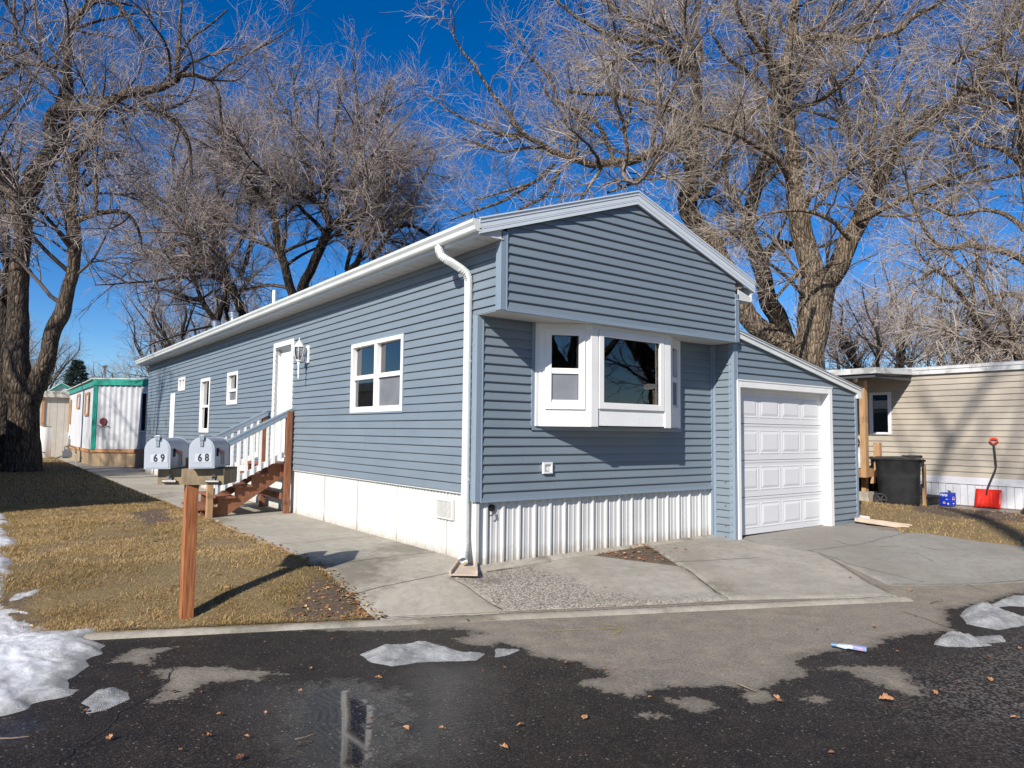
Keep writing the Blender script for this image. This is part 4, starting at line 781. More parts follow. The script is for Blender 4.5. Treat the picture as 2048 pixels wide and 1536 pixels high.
def txt(body, size, Mx, m, parent, name, ext=.0006, bold=.0, sx=1.):
    c = bpy.data.curves.new(name, 'FONT'); c.body = body; c.size = size; c.extrude = ext; c.offset = bold; c.align_x = 'CENTER'; c.align_y = 'CENTER'; c.resolution_u = 4
    t = bpy.data.objects.new('tmp', c); COL.objects.link(t); bpy.context.view_layer.update()
    me = bpy.data.meshes.new_from_object(t.evaluated_get(bpy.context.evaluated_depsgraph_get())); bpy.data.objects.remove(t)
    o0 = wloc(parent); me.transform(Matrix.Translation(-o0) @ Mx @ Matrix.Diagonal((sx, 1, 1, 1))); me.materials.clear(); me.materials.append(m)
    o = bpy.data.objects.new(name, me); COL.objects.link(o); o.parent = parent; return o
def mailbox(x, y, num, label, tilt=0., dz=0.):
    R2 = Rm @ Matrix.Translation((x, y, ZB + dz)) @ Matrix.Rotation(tilt, 4, 'Y')
    r = thing('mailbox', label, 'mailbox', R2 @ Vector((0, .2, 0)), 'grey mailboxes on the cedar post')
    w_, h_, dp = .102, .265, .50; n = 14
    def arch(e, yy): 
        pts_ = [(-w_ - e, yy, 0 - e * .3), (w_ + e, yy, 0 - e * .3)]
        pts_ += [((w_ + e) * math.cos(t), yy, (h_ - w_) + (w_ + e) * math.sin(t)) for t in [math.pi * k / n for k in range(n + 1)]]
        return pts_
    mb = MB(); mb.prism(arch(0, .012), (0, dp - .012, 0), R2); mb.prism(arch(.004, dp - .012), (0, .014, 0), R2); body = obj('body', mb, MBX, r, smooth=True)
    mb = MB(); mb.prism(arch(.005, -.002), (0, .02, 0), R2); mb.prism([(q[0] * .93, -.006, .008 + q[2] * .95) for q in arch(0, 0)], (0, .006, 0), R2); dr = obj('door', mb, MBX, r)
    mb = MB(); mb.box(-.012, .016, -.016, -.004, h_ - .075, h_ - .015, R2); mb.box(-.02, .02, -.02, .04, h_ + .002, h_ + .014, R2); mb.box(-.012, .024, -.024, -.016, h_ - .02, h_ + .022, R2); obj('latch', mb, GALV, dr, bevel=.001)
    mb = MB(); mb.box(-.055, .085, -.0085, -.006, .055, .125, R2); obj('sticker', mb, STK, dr)
    for k, ch in enumerate(num):
        txt(ch, .088, R2 @ Matrix.Translation((-.012 + (.058 if len(num) > 1 else 0) * k, -.0095, .09)) @ Matrix.Rotation(math.pi / 2, 4, 'X'), NUM, dr, 'number', bold=.0028, sx=.80)
    mb = MB(); mb.lathe((R2 @ Vector((w_, .10, .155)))[:], [(.018, 0), (.018, .008), (.008, .012)], 12, 'x'); mb.box(w_, w_ + .01, .085, .115, .10, .16, R2); obj('flag_hinge', mb, BLK, r)
    fx = w_ + .012
    mb = MB(); mb.prism([(fx, .11, .165), (fx, .11, .148), (fx, .235, .118), (fx, .235, .02), (fx, .275, .02), (fx, .275, .135), (fx, .262, .143)], (.003, 0, 0), R2); obj('flag', mb, FLAG, r)
    mb = MB(); [mb.lathe((R2 @ Vector((w_, q, .012)))[:], [(.004, 0), (.003, .003)], 6, 'x') for q in (.06, .25, .44)]; obj('rivet', mb, STEEL, r)['kind'] = 'stuff'
mailbox(-.245, -.17, '69', 'grey arched mailbox numbered 69, left one on the post', math.radians(-1)); mailbox(.118, -.16, '68', 'grey arched mailbox numbered 68, right one on the post', math.radians(-1.5), .006)

# ------------------------------------------------------------------ splash blocks
SPL = mat('tan splash block', (.50, .40, .31), .8, (.40, .32, .25), 6., .3, 60)
def splash(c, ang, L, w, label):
    z_ = float(zg(c[0], c[1])) + .02; r = thing('splash_block', label, 'splash block', (c[0], c[1], z_)); Mx = Matrix.Translation((c[0], c[1], z_)) @ Matrix.Rotation(ang, 4, 'Z') @ Matrix.Rotation(math.radians(4), 4, 'Y')
    mb = MB(); mb.prism([(-L / 2, -w * .32, 0), (L / 2, -w / 2, 0), (L / 2, w / 2, 0), (-L / 2, w * .32, 0)], (0, 0, .014), Mx)
    for s in (1, -1): mb.prism([(-L / 2, s * w * .32, .01), (L / 2, s * w * .5, .01), (L / 2, s * (w * .5 - .025), .01), (-L / 2, s * (w * .32 - .025), .01)], (0, 0, .045), Mx)
    mb.prism([(-L / 2, -w * .32, .01), (-L / 2 + .02, -w * .32, .01), (-L / 2 + .02, w * .32, .01), (-L / 2, w * .32, .01)], (0, 0, .05), Mx); obj('channel', mb, SPL, r, bevel=.005)
q = (-0.091,-0.001); splash((q[0] + .0, q[1] + .03), math.radians(-128), .62, .30, 'tan splash block under the front corner downspout')
q = (7.345,-0.790); splash((q[0], q[1]), math.radians(-75), .80, .26, 'pale splash block beside the right garage corner')
# ------------------------------------------------------------------ beige neighbour on the right
XB = 12.1
BEI = mat('beige vinyl siding', (.37, .322, .258), .6, (.41, .36, .288), 1.2, .05, 200); WHB = mat('white skirting boards', (.62, .62, .64), .5, (.54, .54, .56), 3.)
WROOF = mat('weathered white roof edge', (.60, .60, .58), .6, (.28, .27, .25), 2.6, lo=.45, hi=.62)
bei = thing('mobile_home', 'beige sided mobile home with white skirting on the right', 'mobile home', (XB, 0, 0))
mb = MB(); siding(mb, (XB, 0, 0), (0, 1, 0), (-1, 0, 0), .60, 2.80, -9, 4.3, pitch=.1225, phase=.60, seed=12, holes=[(1.27, 1.72, 1.50, 2.42)], seams=False); obj('siding', mb, BEI, bei)
mb = MB(); mb.box(XB + .03, XB + 3.9, -9, 4.3, .1, 2.78); obj('wall', mb, BEI, bei)
mb = MB(); mb.box(XB - .035, XB + .03, -9, 4.3, .47, .60); mb.box(XB - .03, XB + .03, -9, 4.3, .585, .612); obj('trim_board', mb, WHB, bei)
mb = MB(); 
for i in range(96): v = -9 + i * .139; mb.box(XB - .012 - .006 * (i % 3 == 0), XB + .02, v, v + .131, .03, .47)
obj('skirting', mb, WHB, bei)
mb = MB(); mb.box(XB - .08, XB + .029, -9.2, 4.5, -.05, .035); obj('base_board', mb, WGREY, bei)
mb = MB(); mb.box(XB - .07, XB - .04, -9.3, 4.5, 2.79, 2.93); mb.box(XB - .085, XB - .07, -9.3, 4.5, 2.885, 2.94); mb.prism([(XB - .04, -9.3, 2.93), (XB + 2.0, -9.3, 3.15), (XB + 4.0, -9.3, 2.93), (XB + 4, -9.3, 2.80), (XB - .04, -9.3, 2.80)], (0, 13.8, 0)); obj('roof', mb, WROOF, bei)
mb = MB(); a, b, c, d = 1.25, 1.74, 1.48, 2.44
mb.box(XB - .04, XB + .02, a, a + .07, c, d); mb.box(XB - .04, XB + .02, b - .07, b, c, d); mb.box(XB - .04, XB + .02, a + .07, b - .07, d - .06, d); mb.box(XB - .05, XB + .02, a + .07, b - .07, c, c + .05); bw = obj('window', mb, WHT, bei, bevel=.003)
mb = MB(); mb.box(XB - .004, XB - .001, a + .07, b - .07, c + .05, d - .06); obj('pane', mb, GLASS, bw); mb = MB(); mb.box(XB + .006, XB + .02, a + .07, b - .07, c + .05, d - .06); obj('blind', mb, DARK, bw)
# porch
po = thing('porch', 'raised timber porch with cedar posts beside the beige home', 'porch', (11.2, 2.4, 0))
mb = MB(); mb.prism([(10.4, .75, 2.74), (XB - .075, .75, 2.80), (XB - .075, .75, 2.92), (10.4, .75, 2.86)], (0, 5, 0)); obj('porch_roof', mb, WROOF, po)
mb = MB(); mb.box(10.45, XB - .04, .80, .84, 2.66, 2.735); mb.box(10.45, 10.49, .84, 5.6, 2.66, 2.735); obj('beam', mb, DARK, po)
mb = MB(); 
for i in range(32): mb.box(10.5, XB - .04, 1.32 + i * .14, 1.452 + i * .14, .70, .735)
obj('decking', mb, WGREY, po)
mb = MB(); mb.box(10.52, XB - .06, 1.28, 1.32, .56, .735); mb.box(10.48, 10.52, 1.28, 5.6, .56, .735); mb.prism([(11.22, 1.24, .56), (11.42, 1.24, .56), (11.46, 1.24, .42), (11.16, 1.24, .42)], (0, .06, 0)); obj('rim_joist', mb, WRAW, po)
px1 = (10.75,1.34,0.72); px2 = (10.90,0.98,0.73)
mb = MB(); mb.box(10.72, 10.85, 1.16, 1.28, .56, 2.62); obj('post', mb, WRAW, po, bevel=.004)
mb = MB(); mb.box(11.27, 11.38, 1.14, 1.27, .56, 1.30); obj('post', mb, WRAW, po, bevel=.004)
mb = MB(); mb.box(11.05, 11.16, 1.34, 1.44, .24, .56); pc = obj('pier', mb, WRAW, po); mb = MB(); mb.prism([(10.93, 1.22, .02), (11.30, 1.22, .02), (11.24, 1.27, .24), (10.99, 1.27, .24)], (0, .3, 0)); obj('pier_block', mb, CONC_B := mat('concrete block', (.34, .31, .26), .9, (.24, .21, .17), 8, .5, 40), po)
mb = MB(); mb.box(10.56, XB - .04, 1.7, 1.72, .05, .56); obj('underdeck_sheet', mb, DARK, po)  # plain solid dark sheet across the space under the deck
for q in ((11.48, XB - .03, .72, 1.24, .34), (11.48, XB - .03, .28, .72, .17)):
    mb = MB(); mb.box(q[0], q[1], q[2], q[3], .02, q[4]); mb.box(q[0] - .02, q[1], q[2] - .03, q[3], q[4], q[4] + .035); obj('step', mb, mat('black rubber tread', (.02, .02, .02), .7, (.04, .038, .035), 9, .3, 60) if q[4] > .2 else bpy.data.materials['black rubber tread'], po, bevel=.004)
mb = MB(); mb.box(11.44, 11.50, .30, .36, .02, .86); obj('stair_post', mb, WRAW, po)
mb = MB(); mb.lathe((11.2, 1.6, 2.66), [(.02, .07), (.05, .05), (.04, -.02), (.02, -.03)], 10); obj('porch_light', mb, WHT, po, smooth=True)
# covered grill and a leaning bag on the porch
gr_ = thing('grill', 'dark kettle barbecue grill standing on the porch behind the posts', 'grill', (11.05, 1.75, .735))
mb = MB(); mb.lathe((11.05, 1.75, 1.25), [(.05, -.2), (.2, -.14), (.27, 0), (.275, .02)], 20); obj('bowl', mb, BLKM, gr_, smooth=True)
mb = MB(); mb.lathe((11.05, 1.75, 1.28), [(.28, 0), (.25, .1), (.15, .19), (.03, .22)], 20); obj('lid', mb, BLKM, gr_, smooth=True)
for t in (.5, 2.6, 4.7): mb = MB(); mb.tube([(11.05 + .12 * math.cos(t), 1.75 + .12 * math.sin(t), 1.1), (11.05 + .27 * math.cos(t), 1.75 + .27 * math.sin(t), .74)], .014, 8); obj('leg', mb, BLKM, gr_)
mb = MB(); mb.tube([(10.99, 1.75, 1.5), (10.99, 1.75, 1.55), (11.11, 1.75, 1.55), (11.11, 1.75, 1.5)], .012, 8); obj('handle', mb, WRAW, gr_)
bg = MB(); prof = [(.02, 0), (.17, .02), (.2, .15), (.17, .32), (.10, .42), (.03, .45)]; bg.lathe((11.02, 1.48, .735), prof, 18)
tag(obj('bag', bg, mat('pale plastic sack', (.55, .56, .56), .5, (.35, .37, .38), 8, .6, 12), None, smooth=True, loc=(11.02, 1.48, .735)), 'pale plastic sack slumped on the porch edge', 'bag')
# wheelie bins
def bin_(c, ang, label, z0=.03):
    r = thing('wheeled_bin', label, 'bin', (c[0], c[1], z0), 'black wheeled bins by the porch'); Mx = Matrix.Translation((c[0], c[1], z0)) @ Matrix.Rotation(ang, 4, 'Z')
    mb = MB(); secs = [(0.02, .36, .29), (.10, .375, .30), (.60, .395, .315), (.90, .41, .33), (.93, .42, .34)]; n = 24; vs = []
    for z, a, b in secs:
        for k in range(n):
            t = 2 * math.pi * k / n; c_, s_ = math.cos(t), math.sin(t); x_ = a * (abs(c_) ** .3) * (1 if c_ > 0 else -1); 
            if z < .3 and x_ < -.2: x_ += .08 * (.3 - z) / .3
            vs.append(Mx @ Vector((x_, b * (abs(s_) ** .3) * (1 if s_ > 0 else -1), z)))
    fs = [(i * n + k, i * n + (k + 1) % n, (i + 1) * n + (k + 1) % n, (i + 1) * n + k) for i in range(len(secs) - 1) for k in range(n)] + [tuple(range(n))[::-1], tuple(range((len(secs) - 1) * n, len(secs) * n))]
    mb.add(vs, fs); obj('body', mb, BLK, r, smooth=True)
    mb = MB(); mb.prism([(-.43, -.345, .932), (.41, -.345, .932), (.43, -.345, .955), (.05, -.345, 1.0), (-.40, -.345, .985), (-.44, -.345, .95)], (0, .69, 0), Mx); obj('lid', mb, BLK, r, bevel=.012)
    for k in range(5): pass
    mb = MB(); 
    for k in range(5): y_ = -.26 + k * .13; mb.prism([(.38, y_ - .02, .80), (.46, y_ - .02, .83), (.46, y_ - .02, .93), (.38, y_ - .02, .93)], (0, .04, 0), Mx)
    mb.tube([Mx @ Vector((.47, -.32, .93)), Mx @ Vector((.47, .32, .93))], .02, 8); mb.box(.2, .44, -.12, .12, .98, 1.03, Mx); obj('handle', mb, BLK, r)
    mb = MB(); mb.box(.355, .375, -.06, .10, .42, .60, Mx); mb.tube([Mx @ Vector((.39, -.08, .50)), Mx @ Vector((.39, .12, .50))], .014, 8); obj('lift_bar', mb, BLKM, r)
    for s in (-1, 1):
        cc = Mx @ Vector((-.33, s * .30, .13)); ax = (Mx.to_3x3() @ Vector((0, 1, 0))); mb = MB(); u = ax.cross(Vector((0, 0, 1))).normalized()
        ring = [cc + (u * math.cos(t) + Vector((0, 0, 1)) * math.sin(t)) * .115 for t in [2 * math.pi * k / 22 for k in range(23)]]
        mb.tube(ring, .022, 8, False); 
        for k in range(6): t = math.pi * k / 3; mb.bar(cc + (u * math.cos(t) + Vector((0, 0, 1)) * math.sin(t)) * .02, cc + (u * math.cos(t) + Vector((0, 0, 1)) * math.sin(t)) * .11, .03, .02, up=ax)
        mb.tube([cc - ax * .03, cc + ax * .03], .03, 10); obj('wheel', mb, BLKM, r, smooth=True)
q = (10.74,0.52,0.10); bin_((q[0], q[1]), math.radians(-64), 'scuffed black wheeled bin standing in front, wheel facing the road')
q = (11.66,1.09,0.05); bin_((q[0] + .05, q[1]), math.radians(-60), 'second black wheeled bin half hidden behind the scuffed one', .0)
# steps, soda carton, snow shovel, bag
BLUE = mat('blue printed carton', (.008, .035, .42), .45, (.01, .045, .48), 3); CW = mat('white print', (.75, .75, .78), .5); CR = mat('red print', (.5, .02, .03), .5)
cb = thing('soda_carton', 'blue soda carton standing on the path by the white skirting', 'carton', (11.78, -.02, .03))
cM = Matrix.Translation((11.70, -.02, .03)) @ Matrix.Rotation(math.radians(-8), 4, 'Z')
mb = MB(); mb.box(-.115, .115, -.10, .10, 0, .265, cM); obj('box', mb, BLUE, cb, bevel=.004)
mb = MB(); mb.prism([(-.05, -.05, .268), (.03, -.06, .268), (.06, -.02, .30), (-.02, .0, .31)], (0, 0, .004), cM); obj('flap', mb, BLKM, cb)
FX = Matrix.Rotation(math.pi / 2, 4, 'X')
# left face (local -x) and right face (local -y) both look at the road side
Lf = cM @ Matrix.Translation((-.1165, 0, 0)) @ Matrix.Rotation(-math.pi / 2, 4, 'Z') @ FX; Rf = cM @ Matrix.Translation((0, -.1015, 0)) @ FX
txt('PEPSI', .062, Lf @ Matrix.Translation((-.012, .215, 0)), CW, cb, 'lettering', bold=.0022, sx=1.05); txt('MINI', .022, Lf @ Matrix.Translation((.045, .135, 0)), CW, cb, 'lettering', bold=.0006)
def emblem(Mx, x, z, s):
    mb = MB(); C_ = [(x + s * .8 * math.cos(t), z + s * math.sin(t)) for t in [2 * math.pi * k / 20 for k in range(20)]]
    mb.prism([(a, b, 0) for a, b in C_], (0, 0, .0006), Mx); obj('emblem', mb, CW, cb)
    mb = MB(); up = [(x + s * .62 * math.cos(t), z + s * .8 * math.sin(t)) for t in [math.pi * k / 10 for k in range(11)]]; mb.prism([(a, b + .002, .0008) for a, b in up], (0, 0, .0006), Mx); obj('emblem', mb, CR, cb)
    mb = MB(); dn = [(x + s * .62 * math.cos(t), z - s * .8 * math.sin(t)) for t in [math.pi * k / 10 for k in range(11)]]; mb.prism([(a, b - .012, .0008) for a, b in dn], (0, 0, .0006), Mx); obj('emblem', mb, BLUE, cb)
emblem(Lf, -.01, .06, .032); emblem(Rf, .02, .14, .05)
mb = MB(); mb.prism([(.055, .03, 0), (.085, .03, 0), (.085, .065, 0), (.055, .065, 0)], (0, 0, .0006), Lf); obj('print_block', mb, CW, cb); mb = MB(); mb.prism([(-.015, .06, 0), (.05, .06, 0), (.018, .03, 0)], (0, 0, .0006), Rf); obj('print_block', mb, CW, cb)
RED = mat('red shovel plastic', (.62, .028, .012), .32, (.55, .02, .01), 6)
sh = thing('snow_shovel', 'red snow shovel with bent black handle leaning on the beige home', 'shovel', (11.98, -.65, .03))
n = 9; vs = []; 
for i in range(n):
    for j in range(5):
        s = -.23 + .46 * i / (n - 1); t = j / 4; vs.append((11.90 + .10 * t - .035 * (1 - (s / .23) ** 2) * (1 - t * .4) * -1, -.66 - s, .035 + .36 * t + .0))
mb = MB(); mb.add(vs, [(i * 5 + j, (i + 1) * 5 + j, (i + 1) * 5 + j + 1, i * 5 + j + 1) for i in range(n - 1) for j in range(4)]); sc = obj('scoop', mb, RED, sh, smooth=True); q = sc.modifiers.new('s', 'SOLIDIFY'); q.thickness = .008
mb = MB(); [mb.bar((11.885 + .10 * .05, -.66 - s, .06), (11.93 + .10 * .8, -.66 - s * .6, .36), .016, .012, up=(0, 1, 0)) for s in (-.14, -.05, .05, .14)]; obj('rib', mb, RED, sh)
mb = MB(); mb.tube([(11.95, -.64, .30), (11.955, -.655, .42), (12.0, -.80, .82), (12.0, -.81, .88), (12.03, -.77, 1.30)], .016, 10); obj('shaft', mb, BLKM, sh, smooth=True)
mb = MB(); mb.tube([(12.03, -.77, 1.26), (12.03, -.77, 1.31), (12.035, -.70, 1.37), (12.035, -.71, 1.41), (12.035, -.77, 1.42), (12.035, -.83, 1.41), (12.035, -.84, 1.37), (12.03, -.775, 1.31)], .016, 10); obj('grip', mb, mat('orange red grip', (.70, .06, .02), .4), sh, smooth=True)
mb = MB(); q = (11.142,-1.511); prof = [(.18, 0), (.26, .03), (.2, .11), (.1, .17), (.02, .2)]; mb.lathe((q[0] + .3, q[1] - .12, .02), prof, 14); tag(obj('rubbish_bag', mb, mat('black plastic film', (.02, .02, .028), .25, bs=.9, bscale=9), None, smooth=True, loc=(q[0] + .3, q[1] - .12, .02)), 'black plastic bag lying on the path at the right edge', 'bag')

# ------------------------------------------------------------------ green trimmed home on the left
A0 = Vector((-.93, 24.09, 0)); dv = Vector((.816, -.578, 0)); nv = Vector((-.578, -.816, 0)); E0 = Vector((-.90, 35.2, 0)); le = (E0 - A0).normalized(); ln_ = Vector((-le.y, le.x, 0))
if ln_.x > 0: ln_ = -ln_
WPAN = mat('white ribbed wall metal', (.56, .57, .59), .5, (.46, .47, .49), 1.5); GRN = mat('green painted trim', (.004, .24, .17), .4, (.006, .28, .2), 3); TAN = mat('tan skirting board', (.36, .26, .155), .7, (.30, .215, .13), 3)
ORW = wood('orange brown trim board', (.40, .19, .08), (.50, .27, .12)); ROOFW = mat('off white roof', (.62, .60, .57), .7, (.5, .48, .45), 4)
gh = thing('mobile_home', 'white ribbed mobile home with green trim behind the mailboxes', 'mobile home', (-.93, 24.09, 0))
ZV = Vector((0, 0, 1))
def wall2(mb, P0, e, n, L, z0, z1, pitch=.2, rib=.035):
    x = 0; prof = []
    while x < L: prof += [(x, 0), (x + pitch * .3, 0), (x + pitch * .45, rib), (x + pitch * .65, rib)]; x += pitch
    prof.append((L, 0)); f1 = z1 if callable(z1) else (lambda q: z1)
    for (a, h0), (b, h1) in zip(prof[:-1], prof[1:]):
        mb.add([P0 + e * a + n * h0 + ZV * z0, P0 + e * b + n * h1 + ZV * z0, P0 + e * b + n * h1 + ZV * f1(b), P0 + e * a + n * h0 + ZV * f1(a)], [(0, 1, 2, 3)])
mb = MB(); wall2(mb, A0, dv, nv, 3.6, .66, 3.06); obj('wall', mb, WPAN, gh)
Ll = (E0 - A0).length; zl = lambda q: 3.04 - .02 * q / Ll
mb = MB(); wall2(mb, A0, le, ln_, Ll, .60, zl, .28, .012); obj('wall', mb, WPAN, gh)
def slab(mb, P0, e, n, a, b, o0, o1, z0, z1): 
    p = [P0 + e * a + n * o0, P0 + e * b + n * o0, P0 + e * b + n * o1, P0 + e * a + n * o1]; mb.prism([(q.x, q.y, z0) for q in p], (0, 0, z1 - z0))
mb = MB(); slab(mb, A0, dv, nv, -.08, 3.8, .0, .09, 3.03, 3.26); slab(mb, A0, le, ln_, -.05, Ll + .1, .0, .08, 3.02, 3.18); obj('roof_trim', mb, GRN, gh)
mb = MB(); slab(mb, A0, dv, nv, -.06, .10, .035, .06, .62, 3.03); slab(mb, A0, le, ln_, -.04, .14, .015, .05, .62, 3.02); obj('corner_trim', mb, GRN, gh)
mb = MB(); slab(mb, A0, dv, nv, -.02, 3.6, .01, .06, .53, .66); slab(mb, A0, le, ln_, .0, Ll, .0, .05, .50, .62); obj('sill_board', mb, ORW, gh)
mb = MB()
for i in range(16): slab(mb, A0, dv, nv, i * .305, i * .305 + .297, -.03, .012, -.05, .53)
for i in range(28): slab(mb, A0, le, ln_, i * .4, i * .4 + .39, -.03, .010, -.05, .50)
obj('skirting', mb, TAN, gh)
mb = MB(); p4 = [A0 + dv * -.1 + nv * .07, A0 + dv * 4.0 + nv * .07, E0 + dv * 4.0, E0 + dv * -.1]; mb.prism([(q.x, q.y, 3.262) for q in p4], (0, 0, .03)); obj('roof', mb, ROOFW, gh)
# back gable of the same home rising behind the long side
G0 = E0 + Vector((0, .02, 0)); mb = MB(); gx = G0.x; mb.prism([(gx - 1.55, G0.y, 2.2), (gx - 1.55, G0.y, 2.60), (gx - .28, G0.y, 3.58), (gx + .9, G0.y, 2.95), (gx + .9, G0.y, 2.2)], (0, 4, 0)); obj('gable', mb, WPAN, gh)
mb = MB()
for a, b in (((gx - 1.65, 2.55), (gx - .28, 3.62)), ((gx - .28, 3.62), (gx + .95, 2.94))): mb.prism([(a[0], G0.y - .08, a[1]), (b[0], G0.y - .08, b[1]), (b[0], G0.y - .08, b[1] - .12), (a[0], G0.y - .08, a[1] - .12)], (0, .07, 0))
obj('roof_trim', mb, GRN, gh); mb = MB()
for a, b in (((gx - 1.68, 2.57), (gx - .28, 3.66)), ((gx - .28, 3.66), (gx + .97, 2.98))): mb.prism([(a[0], G0.y - .10, a[1]), (b[0], G0.y - .10, b[1]), (b[0], G0.y - .10, b[1] - .03), (a[0], G0.y - .10, a[1] - .03)], (0, 4.2, 0))
obj('roof', mb, ROOFW, gh)
def framed(P0, e, n, a, b, z0, z1, name='window', fm=ORW, fw=.07, wm=None):
    mb = MB(); slab(mb, P0, e, n, a - fw, a, .03, .06, z0 - fw, z1 + fw); slab(mb, P0, e, n, b, b + fw, .03, .06, z0 - fw, z1 + fw); slab(mb, P0, e, n, a, b, .03, .06, z1, z1 + fw); slab(mb, P0, e, n, a, b, .03, .06, z0 - fw, z0); f = obj(name, mb, fm, gh)
    mb = MB(); slab(mb, P0, e, n, a, b, .025, .032, z0, z1); obj('pane', mb, GLASS, f); mb = MB(); slab(mb, P0, e, n, a, b, .014, .02, z0, z1); obj('blind', mb, wm or DARK, f)
    mb = MB(); m_ = (a + b) / 2; slab(mb, P0, e, n, m_ - .03, m_ + .03, .033, .05, z0, z1); obj('mullion', mb, WHT, f)
framed(A0, dv, nv, 1.74, 3.0, 1.35, 2.74, fm=WHT, fw=.05); framed(A0, le, ln_, 1.75, 2.85, 2.0, 2.75, wm=CURT2, fw=.09); framed(A0, le, ln_, 5.1, 6.0, 2.35, 2.8, wm=CURT2, fw=.09)
mb = MB(); slab(mb, A0, le, ln_, 8.7, 8.95, .02, .06, 1.6, 2.75); slab(mb, A0, le, ln_, 9.4, 9.5, .02, .06, 1.2, 2.85); obj('conduit', mb, WRAW, gh)
mc = A0 + dv * .36 + nv * .05 + ZV * 1.68; mb = MB(); ring = []
mb.prism([mc + (dv * math.cos(t) + ZV * math.sin(t)) * .135 for t in [2 * math.pi * k / 24 for k in range(24)]], nv * .02); mb.bar(mc + dv * -.2 - ZV * .17 + nv * .02, mc + dv * .22 - ZV * .17 + nv * .02, .02, .02); obj('wall_plaque', mb, mat('dark red plaque', (.14, .02, .03), .4, (.09, .015, .02), 14), gh)
for dd, zz, rr, hh in ((.1, 3.27, .055, .42), (2.6, 3.2, .12, .22)):
    p = A0 + le * (dd + .2) + Vector((.3, 0, 0)); mb = MB(); mb.lathe((p.x, p.y, zz), [(rr, 0), (rr, hh), (rr * 1.6, hh + .05), (rr * 1.7, hh + .10), (rr * .8, hh + .12)], 14); obj('roof_flue', mb, GALV, gh, smooth=True)
# gas meter
gp_ = (-1.45, 27.5); gm = thing('gas_meter', 'grey gas meter with pipes beside the green trimmed home', 'gas meter', (gp_[0], gp_[1], 0))
mb = MB(); mb.box(gp_[0] - .17, gp_[0] + .17, gp_[1] - .1, gp_[1] + .1, .22, .56); obj('body', mb, GALV, gm, bevel=.04)
mb = MB(); mb.tube([(gp_[0] - .1, gp_[1], .5), (gp_[0] - .1, gp_[1], .66), (gp_[0] + .1, gp_[1], .70), (gp_[0] + .3, gp_[1], .6), (gp_[0] + .32, gp_[1], .05)], .025, 8); mb.tube([(gp_[0] + .1, gp_[1] - .02, .52), (gp_[0] + .3, gp_[1] - .3, .35), (gp_[0] + .3, gp_[1] - .4, .0)], .025, 8); mb.tube([(gp_[0] - .15, gp_[1], .3), (gp_[0] - .4, gp_[1] - .1, .2), (gp_[0] - .42, gp_[1] - .1, .0)], .025, 8); mb.tube([(gp_[0] - .0, gp_[1], .5), (gp_[0] + .05, gp_[1] + .05, 1.1)], .02, 8); obj('pipe', mb, STEEL, gm, smooth=True)
# storage building
SHD = mat('cream painted boards', (.50, .47, .42), .7, (.44, .41, .365), 2.)
sb = thing('shed', 'cream boarded outbuilding with weathered flat roof behind the big trunk', 'shed', (-5, 33.8, 0))
mb = MB(); n_ = 36
for i in range(n_): mb.box(-11.6 + i * .3, -11.6 + i * .3 + .292, 33.8, 33.85, 0, 2.95)
mb.box(-11.6, -.85, 33.86, 37, 0, 2.95); obj('wall', mb, SHD, sb)
mb = MB(); mb.box(-11.8, -.75, 33.62, 37, 2.86, 3.16); obj('roof', mb, mat('flaking white fascia', (.55, .53, .49), .8, (.22, .19, .16), 5., lo=.45, hi=.6), sb)
for q in (-3.35, -1.98, -6.4): mb = MB(); mb.box(q - .05, q + .05, 33.74, 33.79, 0, 2.86); obj('batten', mb, ORW, sb)
tk = thing('water_heater', 'white cylindrical water heater standing against the cream outbuilding', 'tank', (-1.98, 32.3, 0))
mb = MB(); mb.lathe((-1.98, 32.3, 0), [(.30, .02), (.31, .05), (.31, 1.42), (.30, 1.45)], 28); obj('tank', mb, WHT, tk, smooth=True); mb = MB(); mb.lathe((-1.98, 32.3, 1.45), [(.31, 0), (.30, .03), (.05, .045)], 28); mb.tube([(-1.9, 32.3, 1.47), (-1.9, 32.3, 1.58)], .025, 8); obj('top', mb, STEEL, tk)
mb = MB(); mb.tube([(-2.02, 32.0, .32), (-2.02, 31.9, .32), (-1.9, 31.88, .30)], .02, 8); obj('valve', mb, STEEL, tk)
# neighbour just out of the frame on the left: its roof shades the back lawn
nh = thing('mobile_home', 'low cream mobile home left of the lawn, casting shade across it', 'mobile home', (-8, 14, 0))
mb = MB(); mb.box(-10.1, -5.7, 7.0, 25, 0, 2.7); obj('wall', mb, SHD, nh); mb = MB(); mb.prism([(-10.4, 6.7, 2.7), (-10.4, 6.7, 2.85), (-7.9, 6.7, 3.15), (-5.4, 6.7, 2.95), (-5.4, 6.7, 2.8), (-5.4, 6.7, 2.7)], (0, 18.6, 0)); obj('roof', mb, ROOFW, nh)
for v in (9, 13, 17, 21): mb = MB(); mb.box(-5.7, -5.66, v, v + 1.2, 1.2, 2.2); obj('window', mb, GLASS, nh)

# ------------------------------------------------------------------ far ground
FG = soilmat('far dry ground', (.15, .11, .055), (.20, .15, .08), (.12, .09, .05))
xs = axis([(-600, -60, 60), (-60, 60, 3), (60, 660, 60)]); ys = axis([(4.5, 60, 3), (60, 620, 70)])
x, y, F = gridmesh(xs, ys, None); z = -.03 + 0 * x; g = npobj('ground', np.stack([x, y, z], 1), F, FG); tag(g, kind='structure')
xs = axis([(13, 60, 3), (60, 660, 60)]); ys = axis([(-300, -60, 30), (-60, 4.5, 3.)])
x, y, F = gridmesh(xs, ys, None); g = npobj('ground', np.stack([x, y, 0 * x - .02], 1), F, FG); tag(g, kind='structure')

